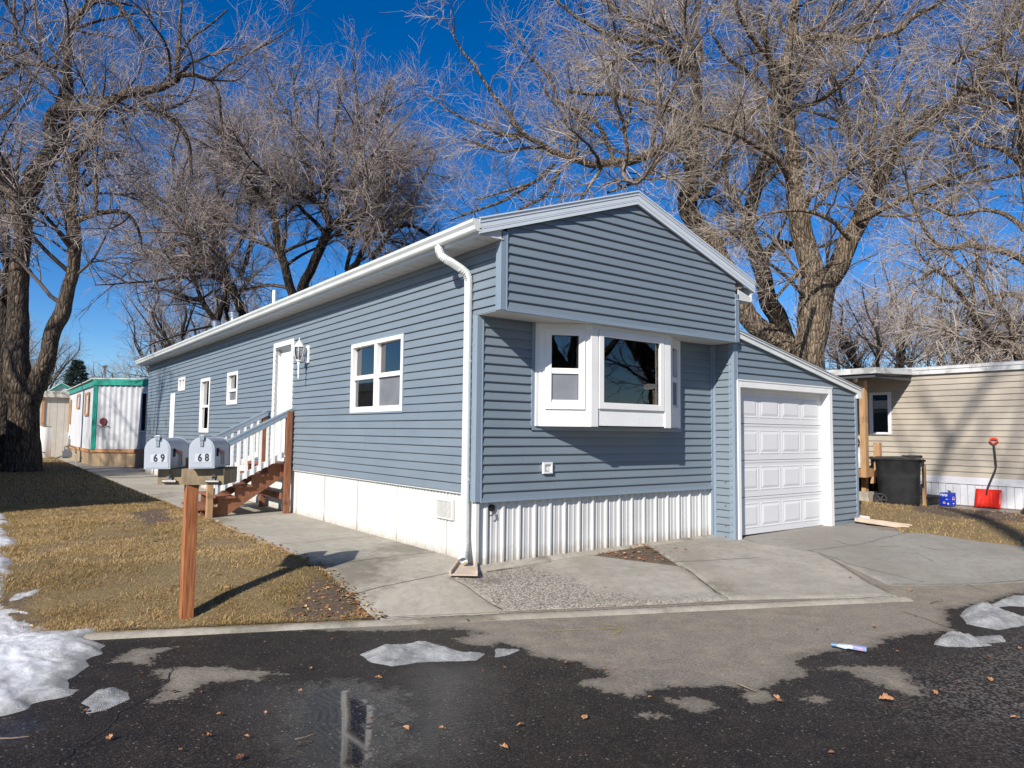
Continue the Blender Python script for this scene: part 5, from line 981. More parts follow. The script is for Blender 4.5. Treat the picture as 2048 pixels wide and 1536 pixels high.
# ------------------------------------------------------------------ trees
def barkmat(name, a, b_, c_, sc=7):
    m, n, l, b = M_(name); b.inputs['Roughness'].default_value = .9; b.inputs['Specular IOR Level'].default_value = .15
    g = noise(n, l, sc, 7, stretch=(1.6, 1.6, .28), rough=.65); k = noise(n, l, 1.3, 4)
    c = mixc(n, l, ramp(n, l, g, .38, .6), a, b_); c = mixc(n, l, mth(n, l, 'MULTIPLY', ramp(n, l, k, .5, .7), .6), c, c_); l.new(c, b.inputs['Base Color'])
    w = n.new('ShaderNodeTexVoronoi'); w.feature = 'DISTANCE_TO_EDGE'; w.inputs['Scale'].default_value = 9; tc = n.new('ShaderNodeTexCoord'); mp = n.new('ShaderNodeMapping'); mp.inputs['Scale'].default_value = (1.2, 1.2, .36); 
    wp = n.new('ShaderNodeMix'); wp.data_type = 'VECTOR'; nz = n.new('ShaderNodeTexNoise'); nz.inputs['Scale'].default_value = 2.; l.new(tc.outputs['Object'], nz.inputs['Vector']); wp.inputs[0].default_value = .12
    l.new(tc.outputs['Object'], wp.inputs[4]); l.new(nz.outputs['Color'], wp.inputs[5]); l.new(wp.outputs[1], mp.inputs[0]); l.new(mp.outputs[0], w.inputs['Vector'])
    l.new(mixc(n, l, mth(n, l, 'MULTIPLY', ramp(n, l, w.outputs['Distance'], .11, .015), .8), c, tuple(v * .45 for v in a)), b.inputs['Base Color'])  # crevice shade painted in: base colour darkened along the furrows
    h = mth(n, l, 'ADD', mth(n, l, 'MINIMUM', w.outputs['Distance'], .25), mth(n, l, 'MULTIPLY', g, .5)); bump(n, l, b, h, 1., .16); return m
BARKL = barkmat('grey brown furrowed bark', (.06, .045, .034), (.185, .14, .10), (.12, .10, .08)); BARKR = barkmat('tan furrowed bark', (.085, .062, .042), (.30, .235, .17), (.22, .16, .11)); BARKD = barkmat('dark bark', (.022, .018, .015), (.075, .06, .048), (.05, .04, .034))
def twigmat(name, a, b_, c_):
    m, n, l, b = M_(name); b.inputs['Roughness'].default_value = .65; b.inputs['Specular IOR Level'].default_value = .2
    r = n.new('ShaderNodeValToRGB'); e = r.color_ramp.elements; e[0].color = (*a, 1); e[1].color = (*c_, 1); q = e.new(.5); q.color = (*b_, 1); l.new(attr(n, 'tv'), r.inputs[0]); l.new(r.outputs[0], b.inputs['Base Color']); return m
TWL = twigmat('grey twigs', (.035, .027, .022), (.23, .185, .165), (.58, .52, .49)); TWR = twigmat('tan twigs', (.065, .048, .036), (.31, .25, .195), (.64, .56, .48)); TWD = twigmat('brown grey twigs', (.022, .017, .014), (.25, .20, .18), (.59, .52, .48))
def resample(P, n):
    P = np.asarray(P, float); k = len(P)
    if k == 2: P = np.array([P[0], P[0] * .5 + P[1] * .5, P[1]]); k = 3
    Q = np.vstack([2 * P[0] - P[1], P, 2 * P[-1] - P[-2]]); t = np.linspace(0, k - 1 - 1e-6, n); i = t.astype(int); f = (t - i)[:, None]
    a, b, c, d = Q[i], Q[i + 1], Q[i + 2], Q[i + 3]
    return .5 * (2 * b + (c - a) * f + (2 * a - 5 * b + 4 * c - d) * f ** 2 + (3 * b - a - 3 * c + d) * f ** 3)
def tubes(P, R, S, rough=0., seed=0):
    """P (N,K,3) R (N,K) -> V, F"""
    N, K, _ = P.shape; T = np.gradient(P, axis=1); T /= np.linalg.norm(T, axis=2, keepdims=True) + 1e-9
    ref = np.where(np.abs(T[..., 2:3]) < .8, np.array([0, 0, 1.]), np.array([1., 0, 0])); ref = np.broadcast_to(ref[:, K // 2:K // 2 + 1], T.shape)
    A = np.cross(T, ref); A /= np.linalg.norm(A, axis=2, keepdims=True) + 1e-9; B = np.cross(A, T)
    th = np.linspace(0, 2 * np.pi, S, endpoint=False); RR = R[:, :, None] * np.ones(S)
    if rough:
        s = np.cumsum(np.r_[0, np.linalg.norm(np.diff(P[0], axis=0), axis=1)]); TT, SS = np.meshgrid(th, s)
        cx_, cy_ = np.cos(TT) * 2.2 + 50, np.sin(TT) * 2.2 + 50
        RR = RR * (1 + rough * (fbm(cx_ * 2.2 + SS * .35, cy_ * 2.2 + SS * .15, 1., 4, seed) + .5 * fbm(cx_ * .5 + SS * .9, cy_ * .5, 1, 2, seed + 3)))[None]
    V = P[:, :, None] + A[:, :, None] * (np.cos(th)[:, None] * RR[..., None]) + B[:, :, None] * (np.sin(th)[:, None] * RR[..., None])
    n, k, s = np.meshgrid(np.arange(N), np.arange(K - 1), np.arange(S), indexing='ij'); a = n * K * S + k * S + s; b = n * K * S + k * S + (s + 1) % S
    return V.reshape(-1, 3), np.stack([a, b, b + S, a + S], -1).reshape(-1, 4)
def grow(P, R, tmin, total, K, Lf, ang, wig, up, rfac, rmin, taper=.3, bias=None, L_cap=None):
    """children along parent paths"""
    seg = np.linalg.norm(np.diff(P, axis=1), axis=2).sum(1); w = seg * (1 - tmin); i = rng.choice(len(P), total, p=w / w.sum()); t = tmin[i] + (1 - tmin[i]) * rng.uniform(0, 1, total) ** .9
    f = t * (P.shape[1] - 1); k = np.minimum(f.astype(int), P.shape[1] - 2); q = (f - k)[:, None]; p0 = P[i, k] * (1 - q) + P[i, k + 1] * q; T = P[i, k + 1] - P[i, k]; T /= np.linalg.norm(T, axis=1, keepdims=True) + 1e-9
    r0 = R[i, k] * (1 - q[:, 0]) + R[i, k + 1] * q[:, 0]
    v = rng.normal(size=(total, 3)); v -= (v * T).sum(1, keepdims=True) * T; v /= np.linalg.norm(v, axis=1, keepdims=True)
    a = np.radians(rng.uniform(*ang, total))[:, None]; d = T * np.cos(a) + v * np.sin(a)
    L = Lf(r0, seg[i], t) * rng.uniform(.55, 1.35, total)
    if L_cap: L = np.minimum(L, L_cap)
    out = np.zeros((total, K, 3)); out[:, 0] = p0; h = (L / (K - 1))[:, None]; drift = rng.normal(size=(total, 3)) * wig
    for j in range(1, K):
        d = d + (drift * .6 + rng.normal(size=(total, 3)) * wig * .8) + np.array([0, 0, up]) * (1 if np.isscalar(up) else 1)
        if bias is not None: d = d + bias
        d /= np.linalg.norm(d, axis=1, keepdims=True); out[:, j] = out[:, j - 1] + d * h
    rs = np.maximum(np.minimum(r0 * rfac, L * .016 + .002), rmin); RR = rs[:, None] * np.linspace(1, taper, K)[None]
    return out, RR
def tree(name, label, cat, guides, bark, twig, base, seed, n1=2.0, n2=2.6, n3=5., n4=3.5, L1=(.9, 3.4), L2=(.5, 1.8), L3=.85, L4=.38, up=(.10, .08, .05, .02), rt=(.006, .0045), group=None, S=14, rough=.16, tip=.35, bias=None, parent=None, thick=1.):
    global rng; rng = np.random.default_rng(seed)
    root = thing(name, label, cat, base, group) if parent is None else parent
    VV, FF, off = [], [], 0; GP, GR_, TM = [], [], []
    for g in guides:
        t0 = .25
        if not isinstance(g, list): t0, g = g
        g = np.array(g); ln = np.linalg.norm(np.diff(g[:, :3], axis=0), axis=1).sum(); big = g[:, 3].max() > .1
        K = max(6, int(ln / (.10 if big else .22))); Q = resample(g, K); Q[:, 3] = np.maximum(Q[:, 3], .006)
        Q[:, :3] += (fbm(np.linspace(0, ln, K)[:, None] + np.array([0, 40, 80]), np.zeros((K, 3)) + seed, .9, 3, seed)) * np.minimum(Q[:, 3:4] * 1.0, .09)
        V, F = tubes(Q[None, :, :3], Q[None, :, 3], 32 if big else S, rough if big else rough * .8, seed); VV.append(V); FF.append(F + off); off += len(V)
        q = resample(g, 24); GP.append(q[:, :3]); GR_.append(np.maximum(q[:, 3], .006)); TM.append(t0)
    GP, GR_, TM = np.array(GP), np.array(GR_), np.array(TM); npobj('trunk', np.vstack(VV), np.vstack(FF), bark, root)
    tot = (np.linalg.norm(np.diff(GP, axis=1), axis=2).sum(1) * (1 - TM)).sum()
    A, RA = grow(GP, GR_, TM, int(tot * n1), 10, lambda r, s, t: np.clip(r * 26, *L1), (30, 75), .13, up[0], .62, .012, .22, bias)
    l1 = np.linalg.norm(np.diff(A, axis=1), axis=2).sum()
    B, RB = grow(A, RA, np.full(len(A), .12), int(l1 * n2), 8, lambda r, s, t: np.clip(s * .5 * (1.15 - .5 * t), *L2), (22, 62), .12, up[1], .7, .008, .3, bias)
    l2 = np.linalg.norm(np.diff(B, axis=1), axis=2).sum()
    # twigs sprout from branches and straight from the limbs
    Cc, RC = grow(B, RB, np.full(len(B), .1), int(l2 * n3), 6, lambda r, s, t: L3 * (1.1 - .4 * t), (18, 55), .12, up[2], .75, rt[0], .4, bias)
    GPs = np.array([resample(np.c_[a, a[:, :1] * 0], 24)[:, :3] for a in A]) if False else A
    C2, RC2 = grow(A, RA, np.full(len(A), .3), int(l1 * n3 * .45), 6, lambda r, s, t: L3 * 1.0 + 0 * t, (20, 60), .12, up[2], .6, rt[0], .4, bias)
    C = np.concatenate([Cc, C2]); RC = np.concatenate([RC, RC2]); l3 = np.linalg.norm(np.diff(C, axis=1), axis=2).sum()
    Dd, RD = grow(C, RC, np.full(len(C), .15), int(l3 * n4), 4, lambda r, s, t: L4 + 0 * t, (20, 60), .10, up[3], .8, rt[1], .5, bias)
    V1, F1 = tubes(A, RA * thick, 7); V2, F2 = tubes(B, RB * thick, 4); V3, F3 = tubes(C, RC * thick, 3); V4, F4 = tubes(Dd, RD * thick, 3)
    tv = [np.repeat(np.clip(rng.normal(m_, .17, len(q)), 0, 1), q.shape[1] * s_) for q, s_, m_ in ((A, 7, .05), (B, 4, .22), (C, 3, .55), (Dd, 3, .66))]
    o1 = len(V1); o2 = o1 + len(V2); o3 = o2 + len(V3)
    npobj('crown', np.vstack([V1, V2, V3, V4]), np.vstack([F1, F2 + o1, F3 + o2, F4 + o3]), twig, root, dict(tv=np.concatenate(tv)), True)
    return root, len(Dd)
def flare(g, k=1.5):                                       # root flare
    return g
# big leaning cottonwood at the left edge
D1 = '22.5'
T1 = [(.9, [(-3.20,20.97,-0.14,0.649),(-3.22,20.95,0.11,0.554),(-3.23,20.94,0.47,0.491),(-3.26,20.89,1.18,0.427),(-3.31,20.86,2.07,0.396),(-3.40,20.86,2.76,0.380),(-3.47,20.88,3.23,0.348),(-3.52,20.86,3.87,0.317),(-3.56,20.82,4.66,0.301),(-3.57,20.76,5.45,0.285),(-3.57,20.68,6.39,0.269),(-3.55,20.59,7.34,0.253),(-3.57,20.55,7.97,0.269)]),
 (.3, [(-3.58,20.57,7.82,0.237),(-3.69,20.60,8.37,0.222),(-3.94,20.75,8.82,0.206),(-4.19,20.88,9.51,0.190),(-4.43,20.41,9.87,0.170),(-4.79,19.99,10.54,0.136),(-5.06,19.50,11.35,0.103)]),
 (.35, [(-3.56,20.56,7.82,0.253),(-3.51,20.47,8.45,0.253),(-3.44,20.37,8.99,0.269),(-3.23,20.16,9.64,0.253),(-3.00,19.94,10.11,0.237),(-2.98,19.88,10.62,0.206),(-3.03,19.52,10.92,0.187),(-2.84,19.10,11.24,0.186),(-2.45,18.43,11.20,0.168),(-1.96,17.84,11.04,0.151),(-1.67,17.36,11.21,0.135),(-1.26,16.78,11.38,0.119),(-0.81,16.20,11.38,0.103),(-0.54,15.74,11.40,0.102),(-0.27,15.28,11.57,0.087)]),
 (.1, [(-0.27,15.28,11.57,0.072),(0.01,15.06,11.62,0.065),(0.31,14.85,11.55,0.058),(0.53,14.69,11.38,0.050),(0.70,14.60,11.04,0.043),(0.76,14.60,10.48,0.035),(0.86,14.57,9.90,0.023)]), (.1, [(-0.27,15.28,11.57,0.058),(-0.28,15.23,12.15,0.058),(-0.29,15.19,12.79,0.049),(-0.31,15.16,13.34,0.040),(-0.29,15.07,14.20,0.029)]),
 (.1, [(-0.28,15.23,12.15,0.043),(0.02,14.97,12.70,0.035),(0.40,14.65,13.06,0.029),(0.79,14.32,13.50,0.020)]), (.1, [(0.53,14.69,11.48,0.043),(0.81,14.45,11.84,0.037),(1.25,14.08,12.21,0.032),(1.81,13.63,12.58,0.026),(2.37,13.18,13.09,0.014)]),
 (.3, [(-2.99,19.93,10.11,0.174),(-2.80,19.77,10.45,0.174),(-2.68,19.63,10.99,0.158),(-2.65,19.57,11.43,0.142),(-2.67,19.54,11.92,0.142),(-2.67,19.48,12.62,0.127),(-2.69,19.42,13.59,0.111),(-2.60,19.29,14.24,0.111),(-2.32,19.04,14.72,0.095),(-2.04,18.79,15.26,0.079),(-1.82,18.56,16.06,0.063)]),
 (.1, [(-2.69,19.50,12.62,0.079),(-3.09,19.77,12.85,0.079),(-3.61,20.16,12.93,0.079),(-3.99,20.40,13.47,0.071),(-4.34,20.65,13.51,0.063),(-4.68,20.29,13.45,0.046)]), (.1, [(-4.00,20.16,13.36,0.063),(-4.06,20.16,13.84,0.056),(-4.14,20.17,14.49,0.047),(-4.16,20.13,15.11,0.038)]), (.1, [(-3.09,19.77,12.85,0.063),(-3.44,20.04,12.91,0.071),(-3.87,20.36,12.87,0.079),(-4.13,20.57,12.66,0.073),(-4.43,20.82,12.35,0.063)]),
 (.1, [(-1.18,16.85,11.41,0.075),(-1.00,16.72,11.23,0.075),(-0.65,16.49,10.93,0.075),(-0.28,16.23,10.68,0.067),(0.03,16.04,10.33,0.060),(0.22,15.93,9.88,0.054),(0.28,15.93,9.42,0.045),(0.36,15.90,8.99,0.030)]),
 (.1, [(-1.64,17.69,11.35,0.061),(-1.42,17.56,11.00,0.055),(-1.26,17.48,10.55,0.046),(-1.09,17.39,10.17,0.030)]), (.1, [(-1.95,17.95,11.09,0.076),(-1.99,18.02,10.62,0.067),(-2.08,18.14,10.08,0.061)]),
 (.55, [(-3.21,20.81,1.82,0.348),(-3.10,20.67,2.37,0.317),(-2.98,20.55,2.81,0.269),(-2.89,20.45,3.16,0.253),(-2.79,20.34,3.59,0.222),(-2.70,20.23,4.07,0.222),(-2.56,20.08,4.62,0.222),(-2.42,19.94,5.02,0.222),(-2.35,19.83,5.70,0.190),(-2.23,19.67,6.57,0.174),(-2.21,19.58,7.39,0.174),(-2.31,19.59,8.20,0.158),(-2.34,19.54,9.00,0.142),(-2.40,19.52,9.81,0.142)]),
 (.1, [(-2.40,19.52,9.81,0.127),(-2.18,18.95,10.13,0.117),(-1.98,18.54,10.26,0.101),(-1.85,18.05,10.51,0.084),(-1.84,17.75,10.95,0.068),(-1.65,17.32,11.39,0.045)]), (.1, [(-2.40,19.52,9.81,0.111),(-2.61,19.65,10.14,0.095),(-2.85,19.81,10.35,0.079),(-3.09,19.95,10.82,0.055)]),
 (.1, [(-2.25,19.56,7.96,0.095),(-2.11,19.46,7.98,0.095),(-1.81,19.22,8.14,0.087),(-1.50,18.98,8.25,0.079),(-1.13,18.71,8.26,0.063),(-0.83,18.50,8.04,0.054),(-0.62,18.38,7.62,0.041),(-0.54,18.35,7.22,0.025)]), (.1, [(-1.76,18.94,8.14,0.071),(-1.76,18.87,8.94,0.071),(-1.83,18.87,9.58,0.063),(-1.59,18.65,9.92,0.047),(-1.25,18.38,10.14,0.031)]), (.2, [(-2.27,19.00,14.72,0.079),(-1.96,18.75,14.95,0.079),(-1.60,18.49,14.91,0.073),(-1.30,18.30,14.48,0.063),(-1.13,18.21,14.01,0.047)])]
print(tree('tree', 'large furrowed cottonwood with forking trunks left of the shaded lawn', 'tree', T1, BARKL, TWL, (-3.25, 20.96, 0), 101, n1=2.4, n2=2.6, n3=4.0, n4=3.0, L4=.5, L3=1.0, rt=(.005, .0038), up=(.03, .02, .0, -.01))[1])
T0 = [(.3, [(-3.51,26.84,-0.30,0.266),(-3.58,26.78,0.94,0.228),(-3.67,26.66,3.21,0.190),(-3.77,26.54,5.48,0.171),(-3.82,26.39,7.66,0.152),(-4.00,26.40,9.20,0.133),(-4.16,26.43,10.16,0.114),(-4.47,26.52,11.92,0.095),(-4.62,26.50,13.44,0.076)]), (.1, [(-3.82,26.45,7.00,0.095),(-3.60,26.19,8.14,0.076),(-3.20,25.79,9.28,0.057),(-2.80,25.39,10.43,0.038)])]
print(tree('tree', 'thin dark tree at the left edge behind the cottonwood trunk', 'tree', T0, BARKD, TWD, (-3.53,26.83,-0.01)[:2] + (0,), 102)[1])
# two trees behind the long roof
T2 = [(.3, [(6.42,28.05,1.18,0.311),(6.00,28.14,3.80,0.263),(5.66,28.24,5.71,0.215),(5.44,28.29,6.92,0.203),(5.20,28.42,7.63,0.191),(4.91,28.57,8.37,0.191),(4.49,28.85,8.77,0.179),(4.08,29.11,9.27,0.167),(3.72,29.32,9.91,0.155),(3.23,29.63,10.64,0.144),(2.74,29.95,11.28,0.120),(2.17,30.32,11.84,0.108),(1.64,30.69,12.22,0.084),(1.04,31.06,13.04,0.060)]),
 (.3, [(5.51,28.29,6.42,0.167),(5.13,29.17,6.73,0.121),(5.06,29.56,7.26,0.122),(5.07,29.72,8.15,0.123),(4.93,29.72,9.41,0.113),(4.82,29.72,10.41,0.103),(4.76,29.66,11.52,0.098),(4.57,29.72,12.52,0.079),(4.31,29.77,14.17,0.059)]),
 (.2, [(5.52,27.18,4.66,0.139),(4.77,27.66,5.57,0.128),(4.21,28.01,6.38,0.116),(3.94,28.17,6.81,0.116),(3.60,28.38,7.36,0.107),(3.02,28.81,7.52,0.093),(2.37,29.26,7.81,0.070),(1.67,29.77,7.96,0.046)]), (.1, [(3.76,28.29,7.07,0.093),(3.44,28.45,7.99,0.084),(3.22,28.56,8.68,0.070),(2.90,28.72,9.49,0.046)]), (.1, [(4.21,28.01,6.38,0.102),(4.45,27.74,7.42,0.093),(4.54,27.60,8.35,0.070)]),
 (.2, [(3.23,29.63,10.64,0.096),(3.05,29.66,11.88,0.086),(2.56,29.91,13.30,0.072),(2.28,29.97,14.97,0.057)]), (.2, [(4.08,29.11,9.27,0.096),(4.13,28.96,10.70,0.086),(4.33,28.66,12.37,0.072),(4.82,28.15,14.05,0.057),(4.93,27.93,15.72,0.048)]), (.2, [(4.49,28.85,8.77,0.096),(5.02,28.35,10.00,0.081),(5.53,27.85,11.43,0.072),(5.75,27.58,12.63,0.057)]), (.1, [(3.61,28.80,9.78,0.085),(2.80,29.38,10.08,0.080),(2.05,29.95,9.83,0.071),(1.32,30.54,9.35,0.057),(0.61,31.15,8.40,0.038)])]
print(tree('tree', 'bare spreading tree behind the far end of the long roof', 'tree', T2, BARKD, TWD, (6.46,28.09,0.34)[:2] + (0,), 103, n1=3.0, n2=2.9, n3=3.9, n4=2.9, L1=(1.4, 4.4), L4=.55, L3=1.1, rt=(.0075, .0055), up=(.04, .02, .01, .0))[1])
T3 = [(.28, [(7.60,25.94,0.98,0.348),(7.37,25.87,3.75,0.279),(7.22,25.83,5.61,0.221),(7.02,25.82,7.46,0.197),(6.72,25.95,8.59,0.186),(6.46,26.05,9.63,0.176),(6.23,26.14,10.64,0.162),(6.06,26.20,11.50,0.151),(5.40,26.59,12.63,0.139),(4.97,26.83,13.57,0.116),(4.36,27.23,14.19,0.093),(3.97,27.50,14.51,0.070),(3.37,27.90,15.05,0.046)]),
 (.3, [(7.51,25.85,2.83,0.279),(7.33,25.74,5.61,0.232),(7.32,25.57,7.69,0.221),(7.59,25.29,8.76,0.209),(7.97,24.89,10.11,0.200),(8.25,24.62,10.83,0.195),(8.74,24.20,11.40,0.172),(8.96,23.97,12.23,0.153),(8.94,23.88,13.39,0.130),(9.06,23.72,14.25,0.107),(9.03,23.62,15.60,0.084),(8.88,23.60,17.22,0.060),(8.70,23.62,18.60,0.042)]),
 (.1, [(8.30,24.57,10.95,0.139),(8.02,24.72,11.69,0.125),(7.49,25.07,12.10,0.116),(6.85,25.53,12.39,0.097),(6.27,25.93,12.73,0.079),(5.68,26.31,13.46,0.060)]), (.1, [(8.02,24.72,11.69,0.116),(8.06,24.59,12.80,0.102),(8.13,24.41,14.19,0.084),(8.21,24.24,15.58,0.070),(8.29,24.06,16.98,0.051)]), (.1, [(7.65,24.97,11.94,0.107),(7.37,25.08,13.02,0.097),(7.06,25.23,14.06,0.084),(6.86,25.28,15.17,0.070),(6.63,25.32,16.72,0.056),(6.47,25.32,18.11,0.037)]),
 (.3, [(8.63,26.26,2.88,0.215),(9.02,25.64,6.71,0.167),(9.34,25.23,8.67,0.158),(9.71,24.90,9.41,0.144),(10.04,24.56,10.40,0.129),(10.53,24.15,11.00,0.120),(11.25,23.59,11.23,0.105),(11.90,23.11,11.16,0.072),(12.46,22.73,10.81,0.048)]), (.1, [(10.04,24.56,10.40,0.096),(10.22,24.34,11.50,0.086),(10.55,24.01,12.46,0.072),(10.97,23.59,13.66,0.057)]),
 (.1, [(8.96,23.96,12.28,0.116),(9.69,23.37,12.85,0.102),(10.24,22.91,13.32,0.084),(10.77,22.47,14.00,0.065),(11.20,22.08,14.70,0.042)]), (.1, [(9.10,23.69,14.25,0.093),(9.49,23.30,15.37,0.079),(9.90,22.90,16.53,0.060),(10.12,22.63,17.70,0.037)]), (.1, [(6.06,26.20,11.50,0.093),(6.27,25.93,12.78,0.079),(6.11,25.93,14.17,0.070),(5.85,26.00,15.55,0.056),(5.69,26.01,16.94,0.037)]), (.1, [(7.03,25.77,15.38,0.071),(6.45,26.11,16.48,0.061),(5.81,26.46,17.88,0.047),(5.47,26.62,19.05,0.033)]),
 (.1, [(9.32,25.21,9.10,0.096),(9.58,24.87,10.77,0.096),(9.65,24.74,11.73,0.086)]), (.2, [(5.57,29.29,8.78,0.123),(5.95,28.82,10.99,0.108),(5.77,28.81,12.71,0.098),(5.29,29.02,14.43,0.079),(4.71,29.31,16.14,0.064),(4.14,29.61,17.61,0.044)]), (.2, [(10.74,25.34,9.83,0.123),(11.72,24.42,12.06,0.098),(12.43,23.76,13.54,0.074),(12.95,23.25,15.02,0.049)])]
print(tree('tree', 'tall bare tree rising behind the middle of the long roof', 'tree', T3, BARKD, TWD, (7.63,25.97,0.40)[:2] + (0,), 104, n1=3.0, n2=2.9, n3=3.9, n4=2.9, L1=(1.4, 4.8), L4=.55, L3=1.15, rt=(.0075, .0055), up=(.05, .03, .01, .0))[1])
# big group behind the garage
R1 = [(.75, [(17.96,6.95,0.95,0.642),(17.90,6.84,2.63,0.574),(17.93,6.73,3.71,0.523),(17.95,6.66,4.32,0.506),(18.02,6.56,4.95,0.506),(18.05,6.48,5.67,0.523),(18.07,6.40,6.34,0.540),(18.05,6.39,6.68,0.506)]),
 (.25, [(18.17,6.36,6.01,0.405),(17.97,6.45,6.68,0.371),(17.81,6.52,7.27,0.355),(17.64,6.59,7.94,0.338),(17.50,6.64,8.63,0.321),(17.33,6.69,9.49,0.287),(17.24,6.69,10.34,0.253),(17.15,6.68,11.22,0.236),(16.97,6.74,12.06,0.219),(16.91,6.72,12.73,0.203),(16.86,6.69,13.58,0.203),(16.87,6.63,14.25,0.186),(16.99,6.50,14.76,0.186),(17.00,6.44,15.35,0.169),(16.99,6.40,15.90,0.169)]),
 (.3, [(18.00,6.48,6.01,0.405),(18.34,6.18,6.69,0.371),(18.59,5.93,7.28,0.355),(18.80,5.72,7.91,0.338),(19.08,5.45,8.65,0.287),(19.27,5.25,9.34,0.253),(19.53,5.01,9.92,0.219),(19.29,4.52,10.39,0.182),(19.14,4.23,10.75,0.147),(19.11,3.71,11.22,0.112),(19.24,3.08,11.69,0.095),(19.31,2.51,11.85,0.085),(19.51,1.81,12.37,0.076),(19.43,1.31,13.03,0.067),(19.51,0.96,13.59,0.059),(19.76,0.70,14.35,0.044)]),
 (.1, [(17.02,6.48,14.67,0.101),(17.16,5.75,14.62,0.099),(17.42,5.20,14.41,0.091),(17.90,4.61,14.24,0.087),(18.37,3.75,14.30,0.079),(18.57,3.32,14.63,0.079),(18.82,2.62,14.86,0.062),(18.97,1.98,15.15,0.046)]), (.1, [(16.97,6.74,12.06,0.101),(16.85,6.18,12.26,0.083),(16.91,5.52,12.28,0.073),(17.05,4.75,12.68,0.063),(17.03,4.09,13.21,0.053),(17.36,3.77,14.14,0.043)]),
 (.1, [(17.32,6.70,9.54,0.118),(16.47,6.53,10.07,0.099),(15.59,6.41,10.40,0.087),(14.48,6.47,10.55,0.069),(13.35,6.56,10.64,0.055),(12.26,6.63,10.56,0.038)]), (.1, [(18.69,5.26,8.53,0.116),(18.64,4.52,8.75,0.097),(18.65,3.75,8.96,0.079),(18.63,2.99,9.15,0.067),(18.92,2.27,9.31,0.054),(19.18,1.56,9.47,0.038)]),
 (.1, [(18.96,4.99,9.26,0.100),(18.98,4.90,10.09,0.083),(18.87,4.91,10.92,0.076),(18.99,4.75,11.92,0.066),(18.84,4.77,12.91,0.053),(18.93,4.62,13.90,0.040)]), (.1, [(18.93,4.14,10.67,0.081),(19.02,4.00,11.50,0.071),(18.92,4.01,12.30,0.061),(19.14,3.78,13.11,0.049),(19.41,3.49,14.09,0.036)]), (.1, [(16.43,6.41,13.32,0.099),(15.55,6.42,13.55,0.081),(14.57,6.48,14.07,0.063),(13.88,6.45,14.61,0.053),(13.56,6.39,15.26,0.040)]),
 (.1, [(16.94,4.65,7.49,0.077),(15.94,4.73,7.95,0.067),(14.75,4.98,8.08,0.053),(13.49,5.32,7.77,0.043),(12.52,5.48,7.05,0.031)]), (.1, [(15.98,5.42,6.86,0.077),(14.79,5.37,6.06,0.054),(13.93,5.32,5.35,0.038)]), (.1, [(18.81,2.91,11.50,0.062),(19.25,2.63,10.92,0.053),(19.79,2.30,10.00,0.043),(20.40,1.93,9.08,0.031)]),
 (.2, [(16.62,6.20,15.53,0.133),(16.73,6.03,16.53,0.100),(16.93,5.77,17.85,0.066)])]
print(tree('tree', 'massive tan barked cottonwood with cut top rising behind the garage roof', 'tree', R1, BARKR, TWR, (17.96,6.95,0.87)[:2] + (0,), 105, n1=2.7, n2=2.7, n3=4.1, n4=2.8, L1=(1.0, 4.2), L3=1.15, L4=.55, up=(.04, .03, .01, .0), rt=(.0058, .0042))[1])
